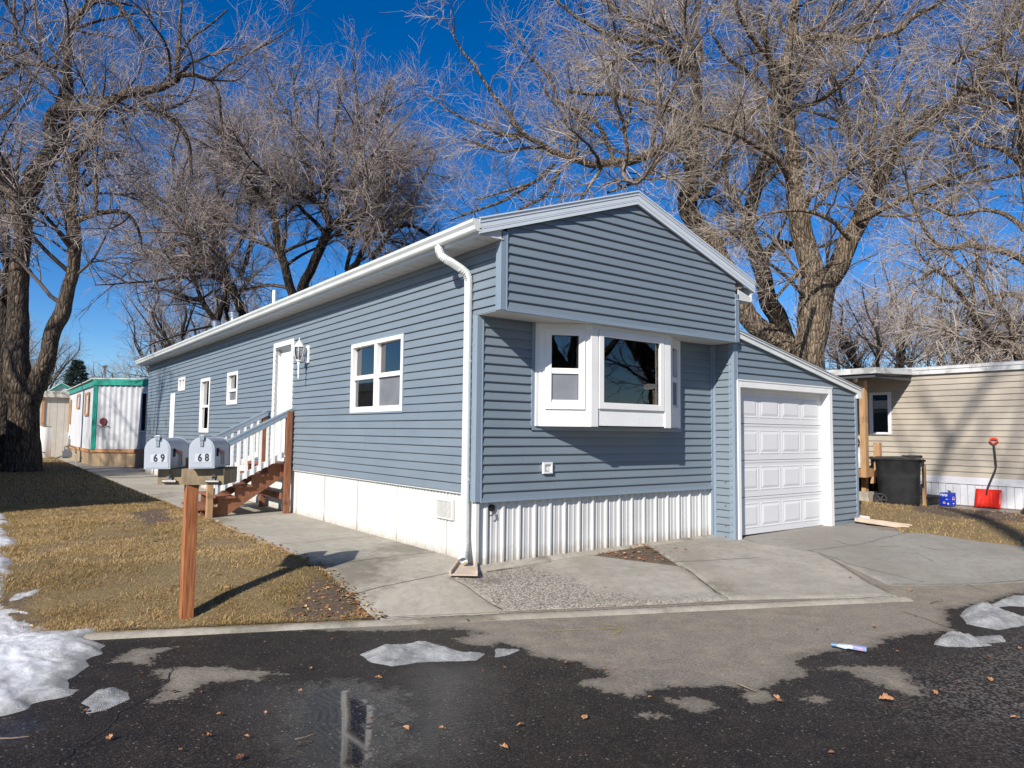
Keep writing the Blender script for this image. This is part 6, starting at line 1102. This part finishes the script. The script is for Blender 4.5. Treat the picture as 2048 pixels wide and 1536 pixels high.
R2 = [(.5, [(19.18,7.76,2.71,0.466),(18.76,7.93,4.42,0.395),(18.38,8.18,4.81,0.377),(18.01,8.43,5.15,0.359),(17.60,8.70,5.55,0.359),(17.25,8.90,6.26,0.341),(16.98,9.04,6.94,0.341),(16.69,9.20,7.60,0.323),(16.25,9.46,8.43,0.323),(15.81,9.73,9.09,0.305),(15.55,9.88,9.68,0.287),(15.58,9.80,10.25,0.269),(15.66,9.68,11.08,0.251),(15.65,9.62,11.79,0.233)]),
 (.2, [(15.65,9.62,11.79,0.197),(15.69,9.52,12.69,0.179),(15.71,9.43,13.58,0.161),(15.62,9.44,14.21,0.144),(15.28,9.66,14.56,0.144),(14.96,9.87,14.92,0.135),(13.84,10.06,15.17,0.106),(12.77,10.25,14.99,0.086),(11.77,10.49,15.11,0.068),(10.79,10.69,15.39,0.050),(10.19,10.86,15.71,0.033)]),
 (.15, [(15.63,9.65,11.61,0.197),(15.36,9.83,11.86,0.197),(14.69,9.86,11.59,0.177),(14.05,9.87,11.23,0.165),(13.07,10.14,10.75,0.154),(11.96,10.24,10.45,0.133),(11.32,10.36,10.28,0.115),(10.73,10.42,10.32,0.097),(9.94,10.51,10.38,0.088),(9.50,10.57,10.52,0.079),(8.83,10.68,10.71,0.070),(8.43,10.70,11.10,0.062),(7.91,10.80,11.53,0.052),(7.48,10.84,11.94,0.046),(7.01,10.89,12.46,0.039),(6.60,10.92,12.81,0.033),(6.26,10.88,13.26,0.024),(6.20,10.88,13.87,0.015)]),
 (.1, [(9.65,10.59,10.52,0.051),(9.00,11.08,10.44,0.048),(8.49,11.47,10.33,0.041),(7.90,11.89,10.59,0.032),(7.43,12.22,10.77,0.022)]), (.1, [(8.89,10.76,10.72,0.047),(8.38,11.14,10.74,0.044),(7.85,11.51,11.00,0.039),(7.27,11.92,11.26,0.033),(6.69,12.31,11.74,0.025),(6.24,12.62,12.11,0.016)]), (.1, [(10.02,10.60,10.07,0.064),(9.72,10.86,9.68,0.058),(9.40,11.12,9.37,0.051),(8.66,11.69,9.09,0.038),(8.02,12.19,8.86,0.022)]),
 (.1, [(12.39,10.28,10.62,0.084),(12.13,10.42,11.24,0.074),(11.72,10.43,11.74,0.067),(10.90,10.64,12.06,0.060),(10.30,10.71,12.20,0.052),(9.92,10.69,12.76,0.045),(9.43,10.78,13.20,0.038),(8.98,10.83,13.52,0.032),(8.67,10.88,14.15,0.022)]), (.1, [(15.30,9.20,12.56,0.106),(14.68,9.64,12.78,0.097),(13.41,10.07,12.93,0.087),(12.42,10.31,12.97,0.075),(11.44,10.55,12.77,0.060),(10.54,10.74,12.70,0.043)]),
 (.1, [(14.59,9.55,14.65,0.088),(14.14,9.82,15.44,0.077),(13.68,10.15,15.61,0.070),(13.08,10.56,16.04,0.060),(12.56,10.90,16.64,0.046)]), (.1, [(15.23,9.13,13.96,0.106),(15.29,9.00,14.93,0.088),(15.11,9.06,15.80,0.077),(15.20,8.92,16.68,0.063),(15.23,8.82,17.56,0.053)]), (.1, [(13.90,9.74,11.15,0.086),(13.43,9.66,10.28,0.068),(12.62,9.81,9.71,0.053),(11.76,9.99,9.32,0.039)]), (.1, [(12.85,9.94,10.64,0.068),(12.62,10.04,11.50,0.061),(12.74,9.87,12.42,0.051),(12.59,9.90,13.35,0.041)]),
 (.1, [(11.32,11.08,10.67,0.068),(11.13,11.15,11.48,0.057),(10.82,11.31,12.31,0.047),(10.38,11.58,12.98,0.034)]), (.1, [(9.52,11.28,9.44,0.055),(8.91,11.78,8.94,0.049),(8.28,12.28,8.60,0.039),(7.51,12.87,8.27,0.026)]), (.1, [(10.92,11.41,10.29,0.068),(10.56,11.75,9.44,0.057),(9.91,12.28,8.93,0.047),(9.12,12.91,8.41,0.034)]), (.1, [(14.77,9.23,9.36,0.103),(15.27,8.82,9.84,0.086),(15.66,8.48,10.37,0.076),(15.90,8.25,11.06,0.062)])]
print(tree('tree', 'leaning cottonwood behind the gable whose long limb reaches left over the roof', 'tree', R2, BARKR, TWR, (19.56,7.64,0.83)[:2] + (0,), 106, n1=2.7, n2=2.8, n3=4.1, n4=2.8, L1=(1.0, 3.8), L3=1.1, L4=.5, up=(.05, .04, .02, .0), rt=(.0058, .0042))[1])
R3 = [(.5, [(20.61,8.64,1.84,0.456),(20.20,8.77,3.92,0.380),(19.95,8.85,5.18,0.342),(19.67,8.99,5.96,0.342),(19.40,9.15,6.56,0.323),(19.17,9.24,7.50,0.304),(18.98,9.31,8.26,0.304),(18.74,9.44,8.86,0.285),(18.61,9.48,9.58,0.266),(18.76,9.30,10.34,0.247),(18.95,9.08,11.29,0.228),(19.15,8.85,12.24,0.190),(19.21,8.72,13.19,0.171),(19.27,8.60,14.14,0.133),(19.10,8.62,15.28,0.114),(18.82,8.74,16.41,0.095),(18.61,8.80,17.55,0.076)]),
 (.2, [(19.06,9.29,7.88,0.209),(19.37,9.01,8.46,0.190),(19.69,8.75,8.65,0.171),(20.12,8.43,8.66,0.133),(20.32,8.23,9.23,0.095)]), (.1, [(19.10,8.88,12.24,0.152),(18.77,9.09,12.75,0.152),(18.30,9.41,13.12,0.133),(17.50,9.99,13.25,0.104),(17.00,10.37,13.16,0.076),(16.56,10.73,12.93,0.057)]), (.1, [(18.61,9.48,9.58,0.133),(18.21,9.71,10.34,0.114),(17.86,9.90,11.28,0.095),(17.88,9.78,12.42,0.076),(17.67,9.84,13.55,0.057)]),
 (.1, [(19.21,8.72,13.19,0.114),(19.54,8.39,14.15,0.095),(20.10,7.89,15.10,0.076),(20.50,7.50,16.24,0.057)]), (.1, [(19.27,8.60,14.14,0.095),(18.43,9.15,15.08,0.076),(17.63,9.68,15.83,0.065),(17.13,9.97,16.77,0.049)]), (.1, [(18.74,9.44,8.86,0.114),(18.12,9.89,9.01,0.095),(17.54,10.37,8.43,0.076),(17.12,10.75,7.67,0.038)])]
print(tree('tree', 'dark middle trunk of the group between the leaning and the massive cottonwood', 'tree', R3, BARKD, TWR, (20.66,8.69,0.79)[:2] + (0,), 107, n1=2.1, n2=2.4, n3=4, n4=3., L1=(1.0, 3.4), up=(.05, .04, .02, .0), rt=(.0058, .0042))[1])
R4 = [(.5, [(21.68,0.53,-0.38,0.384),(21.45,0.51,1.83,0.325),(21.03,0.71,3.16,0.295),(20.60,1.00,3.52,0.266),(20.26,1.23,3.81,0.222),(19.98,1.42,4.07,0.192),(19.49,1.76,4.42,0.148),(18.54,1.81,4.80,0.115),(17.68,1.78,5.29,0.084),(16.88,1.84,5.76,0.069),(16.11,1.90,5.94,0.054),(15.59,2.06,5.62,0.035)]),
 (.2, [(21.16,0.64,2.86,0.207),(20.95,0.63,4.78,0.177),(20.60,0.70,6.98,0.162),(20.28,0.80,8.75,0.148),(19.96,0.93,9.92,0.133),(19.81,0.96,10.95,0.103),(18.52,1.27,11.32,0.072),(17.75,1.46,11.29,0.057),(17.04,1.74,11.32,0.042)]), (.1, [(20.17,0.49,5.99,0.115),(19.54,0.91,6.56,0.101),(18.40,1.24,6.73,0.085),(17.39,1.50,6.76,0.069),(16.41,1.75,6.57,0.054),(15.74,1.96,6.98,0.046),(15.34,2.07,7.71,0.040),(15.01,2.13,8.48,0.032)]),
 (.1, [(19.55,0.68,9.15,0.101),(19.32,0.70,11.02,0.087),(18.83,0.98,12.02,0.072),(18.64,1.05,12.81,0.072),(17.63,1.35,12.28,0.057),(16.78,1.52,11.78,0.042)]), (.1, [(19.09,0.86,3.70,0.084),(18.72,1.05,4.74,0.070),(18.30,1.32,5.30,0.062),(17.98,1.49,6.14,0.051),(17.76,1.57,7.12,0.039)]), (.1, [(19.41,0.36,6.72,0.084),(18.70,0.83,7.55,0.070),(18.01,1.32,7.82,0.056),(17.23,1.92,7.67,0.045),(16.64,2.32,8.09,0.034)]), (.1, [(19.55,0.68,9.15,0.087),(18.94,1.09,9.72,0.072),(18.36,1.51,9.85,0.058),(17.75,1.92,10.42,0.043)]),
 (.1, [(20.35,0.46,4.70,0.087),(19.62,0.95,5.41,0.072),(19.03,1.37,5.54,0.058),(18.48,1.83,5.10,0.043),(18.16,2.11,4.52,0.029)]), (.1, [(19.32,0.70,11.02,0.072),(19.39,0.53,12.31,0.058),(19.10,0.65,13.46,0.049),(19.16,0.51,14.61,0.037)])]
print(tree('tree', 'drooping bare tree entering from the right above the beige home', 'tree', R4, BARKR, TWR, (21.61,0.46,1.02)[:2] + (0,), 108, n1=2.7, n2=2.7, n3=4.1, n4=2.8, L3=1.1, L4=.55, L1=(1.0, 3.8), up=(.0, -.02, -.03, -.02), rt=(.0058, .0042))[1])
# trees behind and left of the camera: seen in the glass and as branch shadows on the beige wall
def autoguides(base, h, r, seed, spread=.5, n=7):
    q = np.random.default_rng(seed); bx_, by_, bz = base; top = h * .32; g = [(.7, [(bx_, by_, bz - .1, r * 1.3), (bx_ + .1, by_, bz + top * .4, r), (bx_ + .15, by_ + .1, bz + top, r * .9)])]
    for k in range(n):
        a = 2 * math.pi * (k + q.uniform(-.3, .3)) / n; s = q.uniform(.4, 1) * spread * h; hh = h * q.uniform(.8, 1.05); z0_ = bz + top * q.uniform(.75, 1); p = [(bx_ + .12, by_ + .05, z0_, r * .55)]
        for t in (.2, .4, .6, .8, 1.): p.append((bx_ + math.cos(a) * s * t ** .8 + q.normal(0, .04 * h * t), by_ + math.sin(a) * s * t ** .8 + q.normal(0, .04 * h * t), z0_ + (hh - top) * t ** 1.1, r * .5 * (1 - .85 * t)))
        g.append((.2, p))
        p2 = p[2]; b2 = a + q.choice([-1, 1]) * q.uniform(.5, 1.1); g.append((.15, [(p2[0], p2[1], p2[2], r * .3)] + [(p2[0] + math.cos(b2) * s * .5 * t, p2[1] + math.sin(b2) * s * .5 * t, p2[2] + h * .3 * t, r * .28 * (1 - .8 * t)) for t in (.35, .7, 1.)]))
    return g
def copy_tree(root, loc, rz, s, label, group):
    c = root.copy(); COL.objects.link(c); c.location = loc; c.rotation_euler = (0, 0, rz); c.scale = (s,) * 3; c['label'] = label; c['group'] = group
    for ch in root.children:
        d = ch.copy(); COL.objects.link(d); d.parent = c
    return c
bgs = []
for k, sd in enumerate((201, 202)):
    base = ((24.5, 19.4, 0), (42, 30, 0))[k]
    r_, n_ = tree('tree', ('small bare tree between the big trunks and the beige roof', 'bare tree in the distance above the beige roof')[k], 'tree', autoguides(base, 10.5, .26, sd), BARKD, TWD, base, sd, n1=1.7, n2=2.2, n3=3.6, n4=2., L1=(1., 3.), L3=1., L4=.5, rt=(.010, .009), group='bare trees in the background'); bgs.append(r_); print(n_)
BG = 'bare trees in the background'
spots = [(42.53,16.16,0.40) + (1.0, 1.2), (60.01,20.64,0.13) + (2.2, 1.5), (61.13,17.30,0.22) + (3.9, 1.5), (69.34,32.48,-0.29) + (5., 1.7), (-0.24,78.25,-1.06) + (.6, 1.1), (12.52,81.25,-1.25) + (1.9, 1.5), (6.61,79.40,-1.14) + (2.9, .85), (11.98,64.09,-0.74) + (3.3, 1.6), (21.19,43.41,-0.22) + (3.7, 1.35), (27.57,44.91,-0.31) + (.4, 1.5), (28.44,31.72,0.06) + (1.4, 1.3), (37.30,31.36,0.00) + (2.4, 1.3), (11.99,41.51,-0.09) + (4.4, 1.2), (-3.62,105.86,-1.83) + (4.4, 1.6), (78.62,19.26,0.02) + (5.3, 1.6)]
lab = ['tree just left of centre in the gap above the garage roof', 'tree above the left part of the beige roof', 'tree above the middle of the beige roof', 'far tree low behind the massive trunk', 'low distant tree between the leaning trunks at left', 'distant tree just left of the long roof end', 'low distant tree right of the spruce', 'distant tree behind the roof flues', 'distant tree behind the roof, right of the tall one', 'distant tree behind the long limb', 'distant tree low behind the gable left slope', 'distant tree behind the gable peak', 'distant tree behind the white vent pipe', 'distant tree at the far left edge', 'distant tree above the beige roof at the right edge']
for i, (X, Y, Z, rz, s) in enumerate(spots): copy_tree(bgs[i % 2], (X, Y, 0), rz, s, 'bare ' + lab[i] if not lab[i].startswith('nearer') else lab[i], BG)
NB = 'bare trees across the road'
for i, (X, Y, rz, s, l_) in enumerate([(-6, -24, .3, 1.5, 'bare tree behind the photographer across the road'), (16, -17, 2.2, 1.3, 'bare tree across the road mirrored in the bay window'), (21, -16, 1.2, 1.5, 'bare tree close behind the mirrored one'), (27, -22, 4.2, 1.5, 'second bare tree across the road, farther right'), (-15, 14.5, 5.1, 1.3, 'bare tree behind the cream neighbour home'), (3, -26, 5.1, 1.6, 'wide bare tree across the road'), (12, -27, 3.1, 1.6, 'tall bare tree far across the road')]): copy_tree(bgs[i % 2], (X, Y, -.25), rz, s, l_, NB)
GT = [(.97, [(-11, -14.2, -.3, .34), (-11, -13.8, 5, .28), (-11, -12.6, 11, .2), (-11, -11.6, 15.5, .15)]), (.1, [(-11, -11.6, 15.2, .10), (-11, -11.1, 17., .075), (-11, -11.6, 18.4, .06), (-11, -12.35, 19.8, .045), (-11, -12.8, 21.5, .03)]), (.1, [(-11, -11.6, 15.4, .09), (-11.3, -12.4, 17.2, .06), (-11.5, -13, 19, .045), (-11.2, -13.3, 21, .02)]), (.1, [(-11, -11.3, 16, .07), (-10.6, -10.5, 17.4, .045), (-10.4, -9.9, 18.6, .02)]), (.1, [(-11, -11.5, 18.2, .04), (-11, -11., 19.3, .03), (-11, -10.6, 20.2, .02)])]
tree('tree', 'very tall bare tree behind the photographer whose limbs shade the beige wall', 'tree', GT, BARKD, TWD, (-11, -14.2, -.27), 301, n1=2.2, n2=2.2, n3=2.6, n4=1.2, L1=(.6, 1.8), L2=(.3, .9), rt=(.008, .007))
# spruce
sp_b = (2.08,63.97,-0.66); sr = thing('spruce', 'dark blue green spruce above the roof of the green trimmed home', 'conifer', (sp_b[0], sp_b[1], 0)); q = np.random.default_rng(5)
SPR = mat('spruce needles', (.018, .036, .028), .7, (.035, .06, .05), 3.)
mb = MB(); mb.tube([(sp_b[0], sp_b[1], 0), (sp_b[0], sp_b[1], 7.0)], [.22, .04], 10); obj('trunk', mb, BARKD, sr)
VS = []; FS = []; 
for k in range(420):
    z_ = 1.2 + 5.9 * q.uniform(0, 1) ** .8; rad = (1.75 * (1 - (z_ / 7.4) ** 2.2) + .12) * q.uniform(.72, 1.1); a = q.uniform(0, 2 * np.pi); 
    for m_ in range(34):
        t = q.uniform(.15, 1) ** .7; p = np.array([sp_b[0] + math.cos(a) * rad * t, sp_b[1] + math.sin(a) * rad * t, z_ - .25 * rad * t + .22 * t * t * rad]) + q.normal(0, .06 + .05 * (1 - t), 3) * np.array([1, 1, .6])
        d = np.array([math.cos(a), math.sin(a), .25]) + q.normal(0, .5, 3); d /= np.linalg.norm(d); s_ = np.cross(d, q.normal(size=3)); s_ /= np.linalg.norm(s_); L = q.uniform(.12, .26)
        j = len(VS); VS += [p - s_ * .035, p + s_ * .035, p + d * L]; FS.append((j, j + 1, j + 2))
npobj('crown', np.array(VS), np.array(FS), SPR, sr, None, False)

# ------------------------------------------------------------------ small things on the ground
def leafmesh(seed, L):
    q = random.Random(seed); n = 9; out = []
    for k in range(n): t = k / (n - 1); w_ = math.sin(math.pi * t ** .8) * .36 * L * q.uniform(.8, 1.15); out.append((t * L - L / 2, w_, .006 + .02 * abs(w_ / L) * q.uniform(.3, 1.6) * L / .07 + .006 * q.random()))
    V = [(a, b, c) for a, b, c in out] + [(a, -b * q.uniform(.8, 1.1), c * q.uniform(.5, 1.8)) for a, b, c in out] + [(a, 0, .004) for a, b, c in out]; F = []
    for k in range(n - 1): F += [(k, k + 1, 2 * n + k + 1, 2 * n + k), (2 * n + k, 2 * n + k + 1, n + k + 1, n + k)]
    return V, F
LEAF = [mat('dry orange leaf', (.33, .155, .065), .6, (.40, .21, .10), 40), mat('dry brown leaf', (.12, .05, .025), .6, (.2, .09, .04), 40)]
LM_ = []
for k in range(4):
    V, F = leafmesh(k, .075); me = bpy.data.meshes.new('leaf'); me.from_pydata(V, [], F); me.materials.append(LEAF[k % 2]); LM_.append(me)
leaves = [(493,1477),(413,1476),(530,1430),(440,1433),(600,1385),(620,1340),(348,1387),(400,1388),(530,1287),(665,1282),(790,1247),(935,1243),(170,1426),(219,1480),(283,1350),(884,1462),(1041,1455),(965,1346),(1008,1339),(1773,1404),(1663,1510),(1300,1398),(1214,1347),(1795,1306),(2040,1300),(1978,1317),(1882,1384),(1920,1368),(1980,1363),(1560,1407),(1552,1400),(1210,1178),(1335,1083),(1370,1102),(1700,1158),(1823,1183),(1350,1100),(757,1360),(740,1445),(812,1462),(762,1350),(1008,1500),(1170,1440),(360,1505),(480,1520),(2030,1440),(1870,1390),(1130,1330),(1635,1261),(1748,1256)]
lp = [(-3.080,-2.347),(-3.257,-2.214),(-2.893,-2.078),(-3.117,-1.948),(-2.591,-1.839),(-2.377,-1.454),(-3.258,-1.394),(-3.124,-1.498),(-2.435,-0.639),(-1.968,-0.879),(-1.306,-0.691),(-0.739,-0.998),(-3.757,-1.433),(-3.693,-1.937),(-3.364,-0.892),(-2.148,-2.884),(-1.753,-3.105),(-1.405,-2.208),(-1.236,-2.235),(0.413,-4.150),(-0.608,-4.348),(-0.801,-3.234),(-0.685,-2.723),(1.545,-3.696),(2.455,-4.231),(1.994,-4.174),(0.900,-4.276),(1.178,-4.285),(1.409,-4.386),(-0.177,-3.766),(-0.144,-3.717),(0.944,-1.030),(3.188,0.072),(2.915,-0.451),(3.767,-2.141),(3.915,-2.750),(2.833,-0.358),(-2.070,-1.918),(-2.430,-2.540),(-2.316,-2.766),(-2.011,-1.836),(-2.003,-3.285),(-1.373,-3.241),(-3.415,-2.320),(-3.184,-2.590),(0.762,-4.747),(0.807,-4.277),(-0.809,-2.412),(1.627,-2.978),(2.127,-3.224)]
q = random.Random(4)
for k, (X, Y) in enumerate(lp):
    o = bpy.data.objects.new('leaf', LM_[0 if k in (0, 1, 19, 4) else q.randrange(4)]); COL.objects.link(o); o.location = (X, Y, float(zg(X, Y)) + .012); o.rotation_euler = (q.uniform(-.25, .25), q.uniform(-.25, .25), q.uniform(0, 6.3)); s = 1.2 if k == 19 else q.uniform(.3, .75); o.scale = (s, s, s)
    tag(o, 'dry brown fallen leaf lying on the pavement', 'leaf', 'fallen leaves on the pavement')
# leaf and twig litter too small to count
pts = np.vstack([scatter([(-2.134,-0.105),(-1.658,0.438),(-1.363,0.151),(-1.346,-0.554)], 420), scatter(BARE2[0], 1500), scatter([(1.633,-0.116),(2.705,0.009),(2.234,-0.955)], 260), scatter([(-1.6, 9), kl(.05, -1.5), kl(-.0, -1.3), (-1.38, 9)], 900), scatter([kl(.06, -4.2), kl(.25, -4.2), kl(.25, -1.5), kl(.06, -1.5)], 250), scatter(NEARL, 900)])
V = []; F = []; q = np.random.default_rng(9); tvv = []
for k, (X, Y) in enumerate(pts):
    a = q.uniform(0, 6.3); L = q.uniform(.012, .034); w_ = L * q.uniform(.25, .6); z_ = float(zg(X, Y)) + .025 + q.uniform(0, .012); c_, s_ = math.cos(a), math.sin(a); t = q.uniform(-.4, .4) * L
    j = len(V); V += [(X - c_ * L, Y - s_ * L, z_), (X + s_ * w_, Y - c_ * w_, z_ + t), (X + c_ * L, Y + s_ * L, z_ + .004), (X - s_ * w_, Y + c_ * w_, z_ - t)]; F.append((j, j + 1, j + 2, j + 3)); tvv += [.90 if q.uniform() < .8 else q.uniform(.4, .8)] * 4
g = npobj('leaf_litter', np.array(V), np.array(F), GR, None, dict(tv=np.array(tvv)), False); tag(g, 'crumbled dead leaves along the lawn edges', 'leaf litter', kind='stuff')
TWG = mat('grey brown twig', (.26, .19, .13), .8, (.16, .11, .075), 30)
def stick(pts_, label, r=.004):
    P = [Vector((a, b, float(zg(a, b)) + .014 + .008 * math.sin(3 * i))) for i, (a, b) in enumerate(pts_)]; mb = MB(); mb.tube(P, [r] + [r * .8] * (len(P) - 2) + [r * .4], 6)
    tag(obj('twig', mb, TWG, None, smooth=True, loc=P[0]), label, 'twig', 'fallen twigs on the driveway and road')
stick([(5.329,-1.120),(5.209,-1.383),(5.433,-1.576),(5.812,-1.763)], 'long curved pale twig on the upper driveway'); stick([(5.450,-1.960),(5.575,-2.092),(5.418,-2.281),(5.342,-2.389)], 'hooked pale twig in the middle of the driveway'); stick([(6.036,-1.924),(6.035,-2.115),(6.243,-2.267)], 'thin pale twig near the right lawn'); stick([(4.770,-2.975),(4.687,-3.137),(4.695,-3.256)], 'reddish twig at the driveway edge'); stick([(-1.138,-0.886),(-1.189,-1.061),(-1.173,-1.091)], 'short bent twig below the kerb'); stick([(-0.649,-0.935),(-0.580,-1.045),(-0.523,-1.105)], 'straight pale twig along the kerb'); stick([(-0.126,-3.408),(-0.138,-3.480),(-0.142,-3.567)], 'orange twig on the wet patch edge', .006); stick([(-2.879,-2.544),(-2.825,-2.551),(-2.759,-2.526)], 'brown twig on the wet road near the puddle', .005); stick([(-4.174,-1.612),(-4.119,-1.650),(-4.045,-1.664)], 'reddish twig beside the left puddle', .005); stick([(3.528,-3.102),(3.759,-3.102),(3.722,-3.155)], 'short brown twig near the ice lumps', .005)
# crushed plastic bottle in the road
q1 = [(1.236,-3.324),(1.340,-3.554)]; a_, b_ = Vector((*q1[0], -.262)), Vector((*q1[1], -.262)); d_ = (b_ - a_).normalized(); pb = thing('plastic_bottle', 'crushed clear plastic bottle with blue label lying in the road', 'bottle', tuple((a_ + b_) / 2))
PLA = mat('clear crushed plastic', (.55, .60, .63), .2, (.4, .46, .5), 30, .6, 60); PLB = mat('blue bottle label', (.10, .28, .60), .35, (.45, .3, .4), 40)
mb = MB(); mb.tube([a_ + d_ * .035 + ZV * .02, a_ + d_ * .06 + ZV * .022, a_ + d_ * .1 + ZV * .02, (a_ + b_) / 2 + ZV * .024, b_ + ZV * .022], [.012, .022, .027, .024, .026], 10, sq=(1, .55)); obj('body', mb, PLA, pb, smooth=True)
mb = MB(); L_b = (b_ - a_).length; mb.tube([a_ + d_ * L_b * .62 + ZV * .024, a_ + d_ * L_b * .99 + ZV * .023], [.0275, .029], 10, sq=(1, .55)); obj('label', mb, PLB, pb)
mb = MB(); mb.tube([a_ + ZV * .02, a_ + d_ * .034 + ZV * .02], .014, 10); obj('cap', mb, mat('blue cap', (.05, .2, .5), .4), pb)
# sprayed yellow arrow
def arrowmat():
    m, n, l, b = M_('worn yellow spray paint'); b.inputs['Base Color'].default_value = (.42, .32, .05, 1); b.inputs['Roughness'].default_value = .8
    l.new(mth(n, l, 'MULTIPLY', ramp(n, l, noise(n, l, 70, 4, rough=.7), .46, .62), .75), b.inputs['Alpha']); return m
AR = [(-0.301,-1.672),(0.068,-1.868),(0.276,-1.954),(0.165,-1.637)]
mb = MB()
def strip(a, b, w_):
    a = Vector((*a, 0)); b = Vector((*b, 0)); d = (b - a).normalized(); s = Vector((-d.y, d.x, 0)) * w_ / 2; zz = -.262 if False else None
    P = [a - s, b - s, b + s, a + s]; mb.add([(p.x, p.y, float(zg(p.x, p.y)) + .006) for p in P], [(0, 1, 2, 3)])
strip(AR[0], AR[1], .035); strip(AR[1], AR[2], .04); strip(AR[3], AR[2], .045); strip((0.048,-2.059), AR[2], .04)
tag(obj('painted_arrow', mb, arrowmat()), kind='structure')
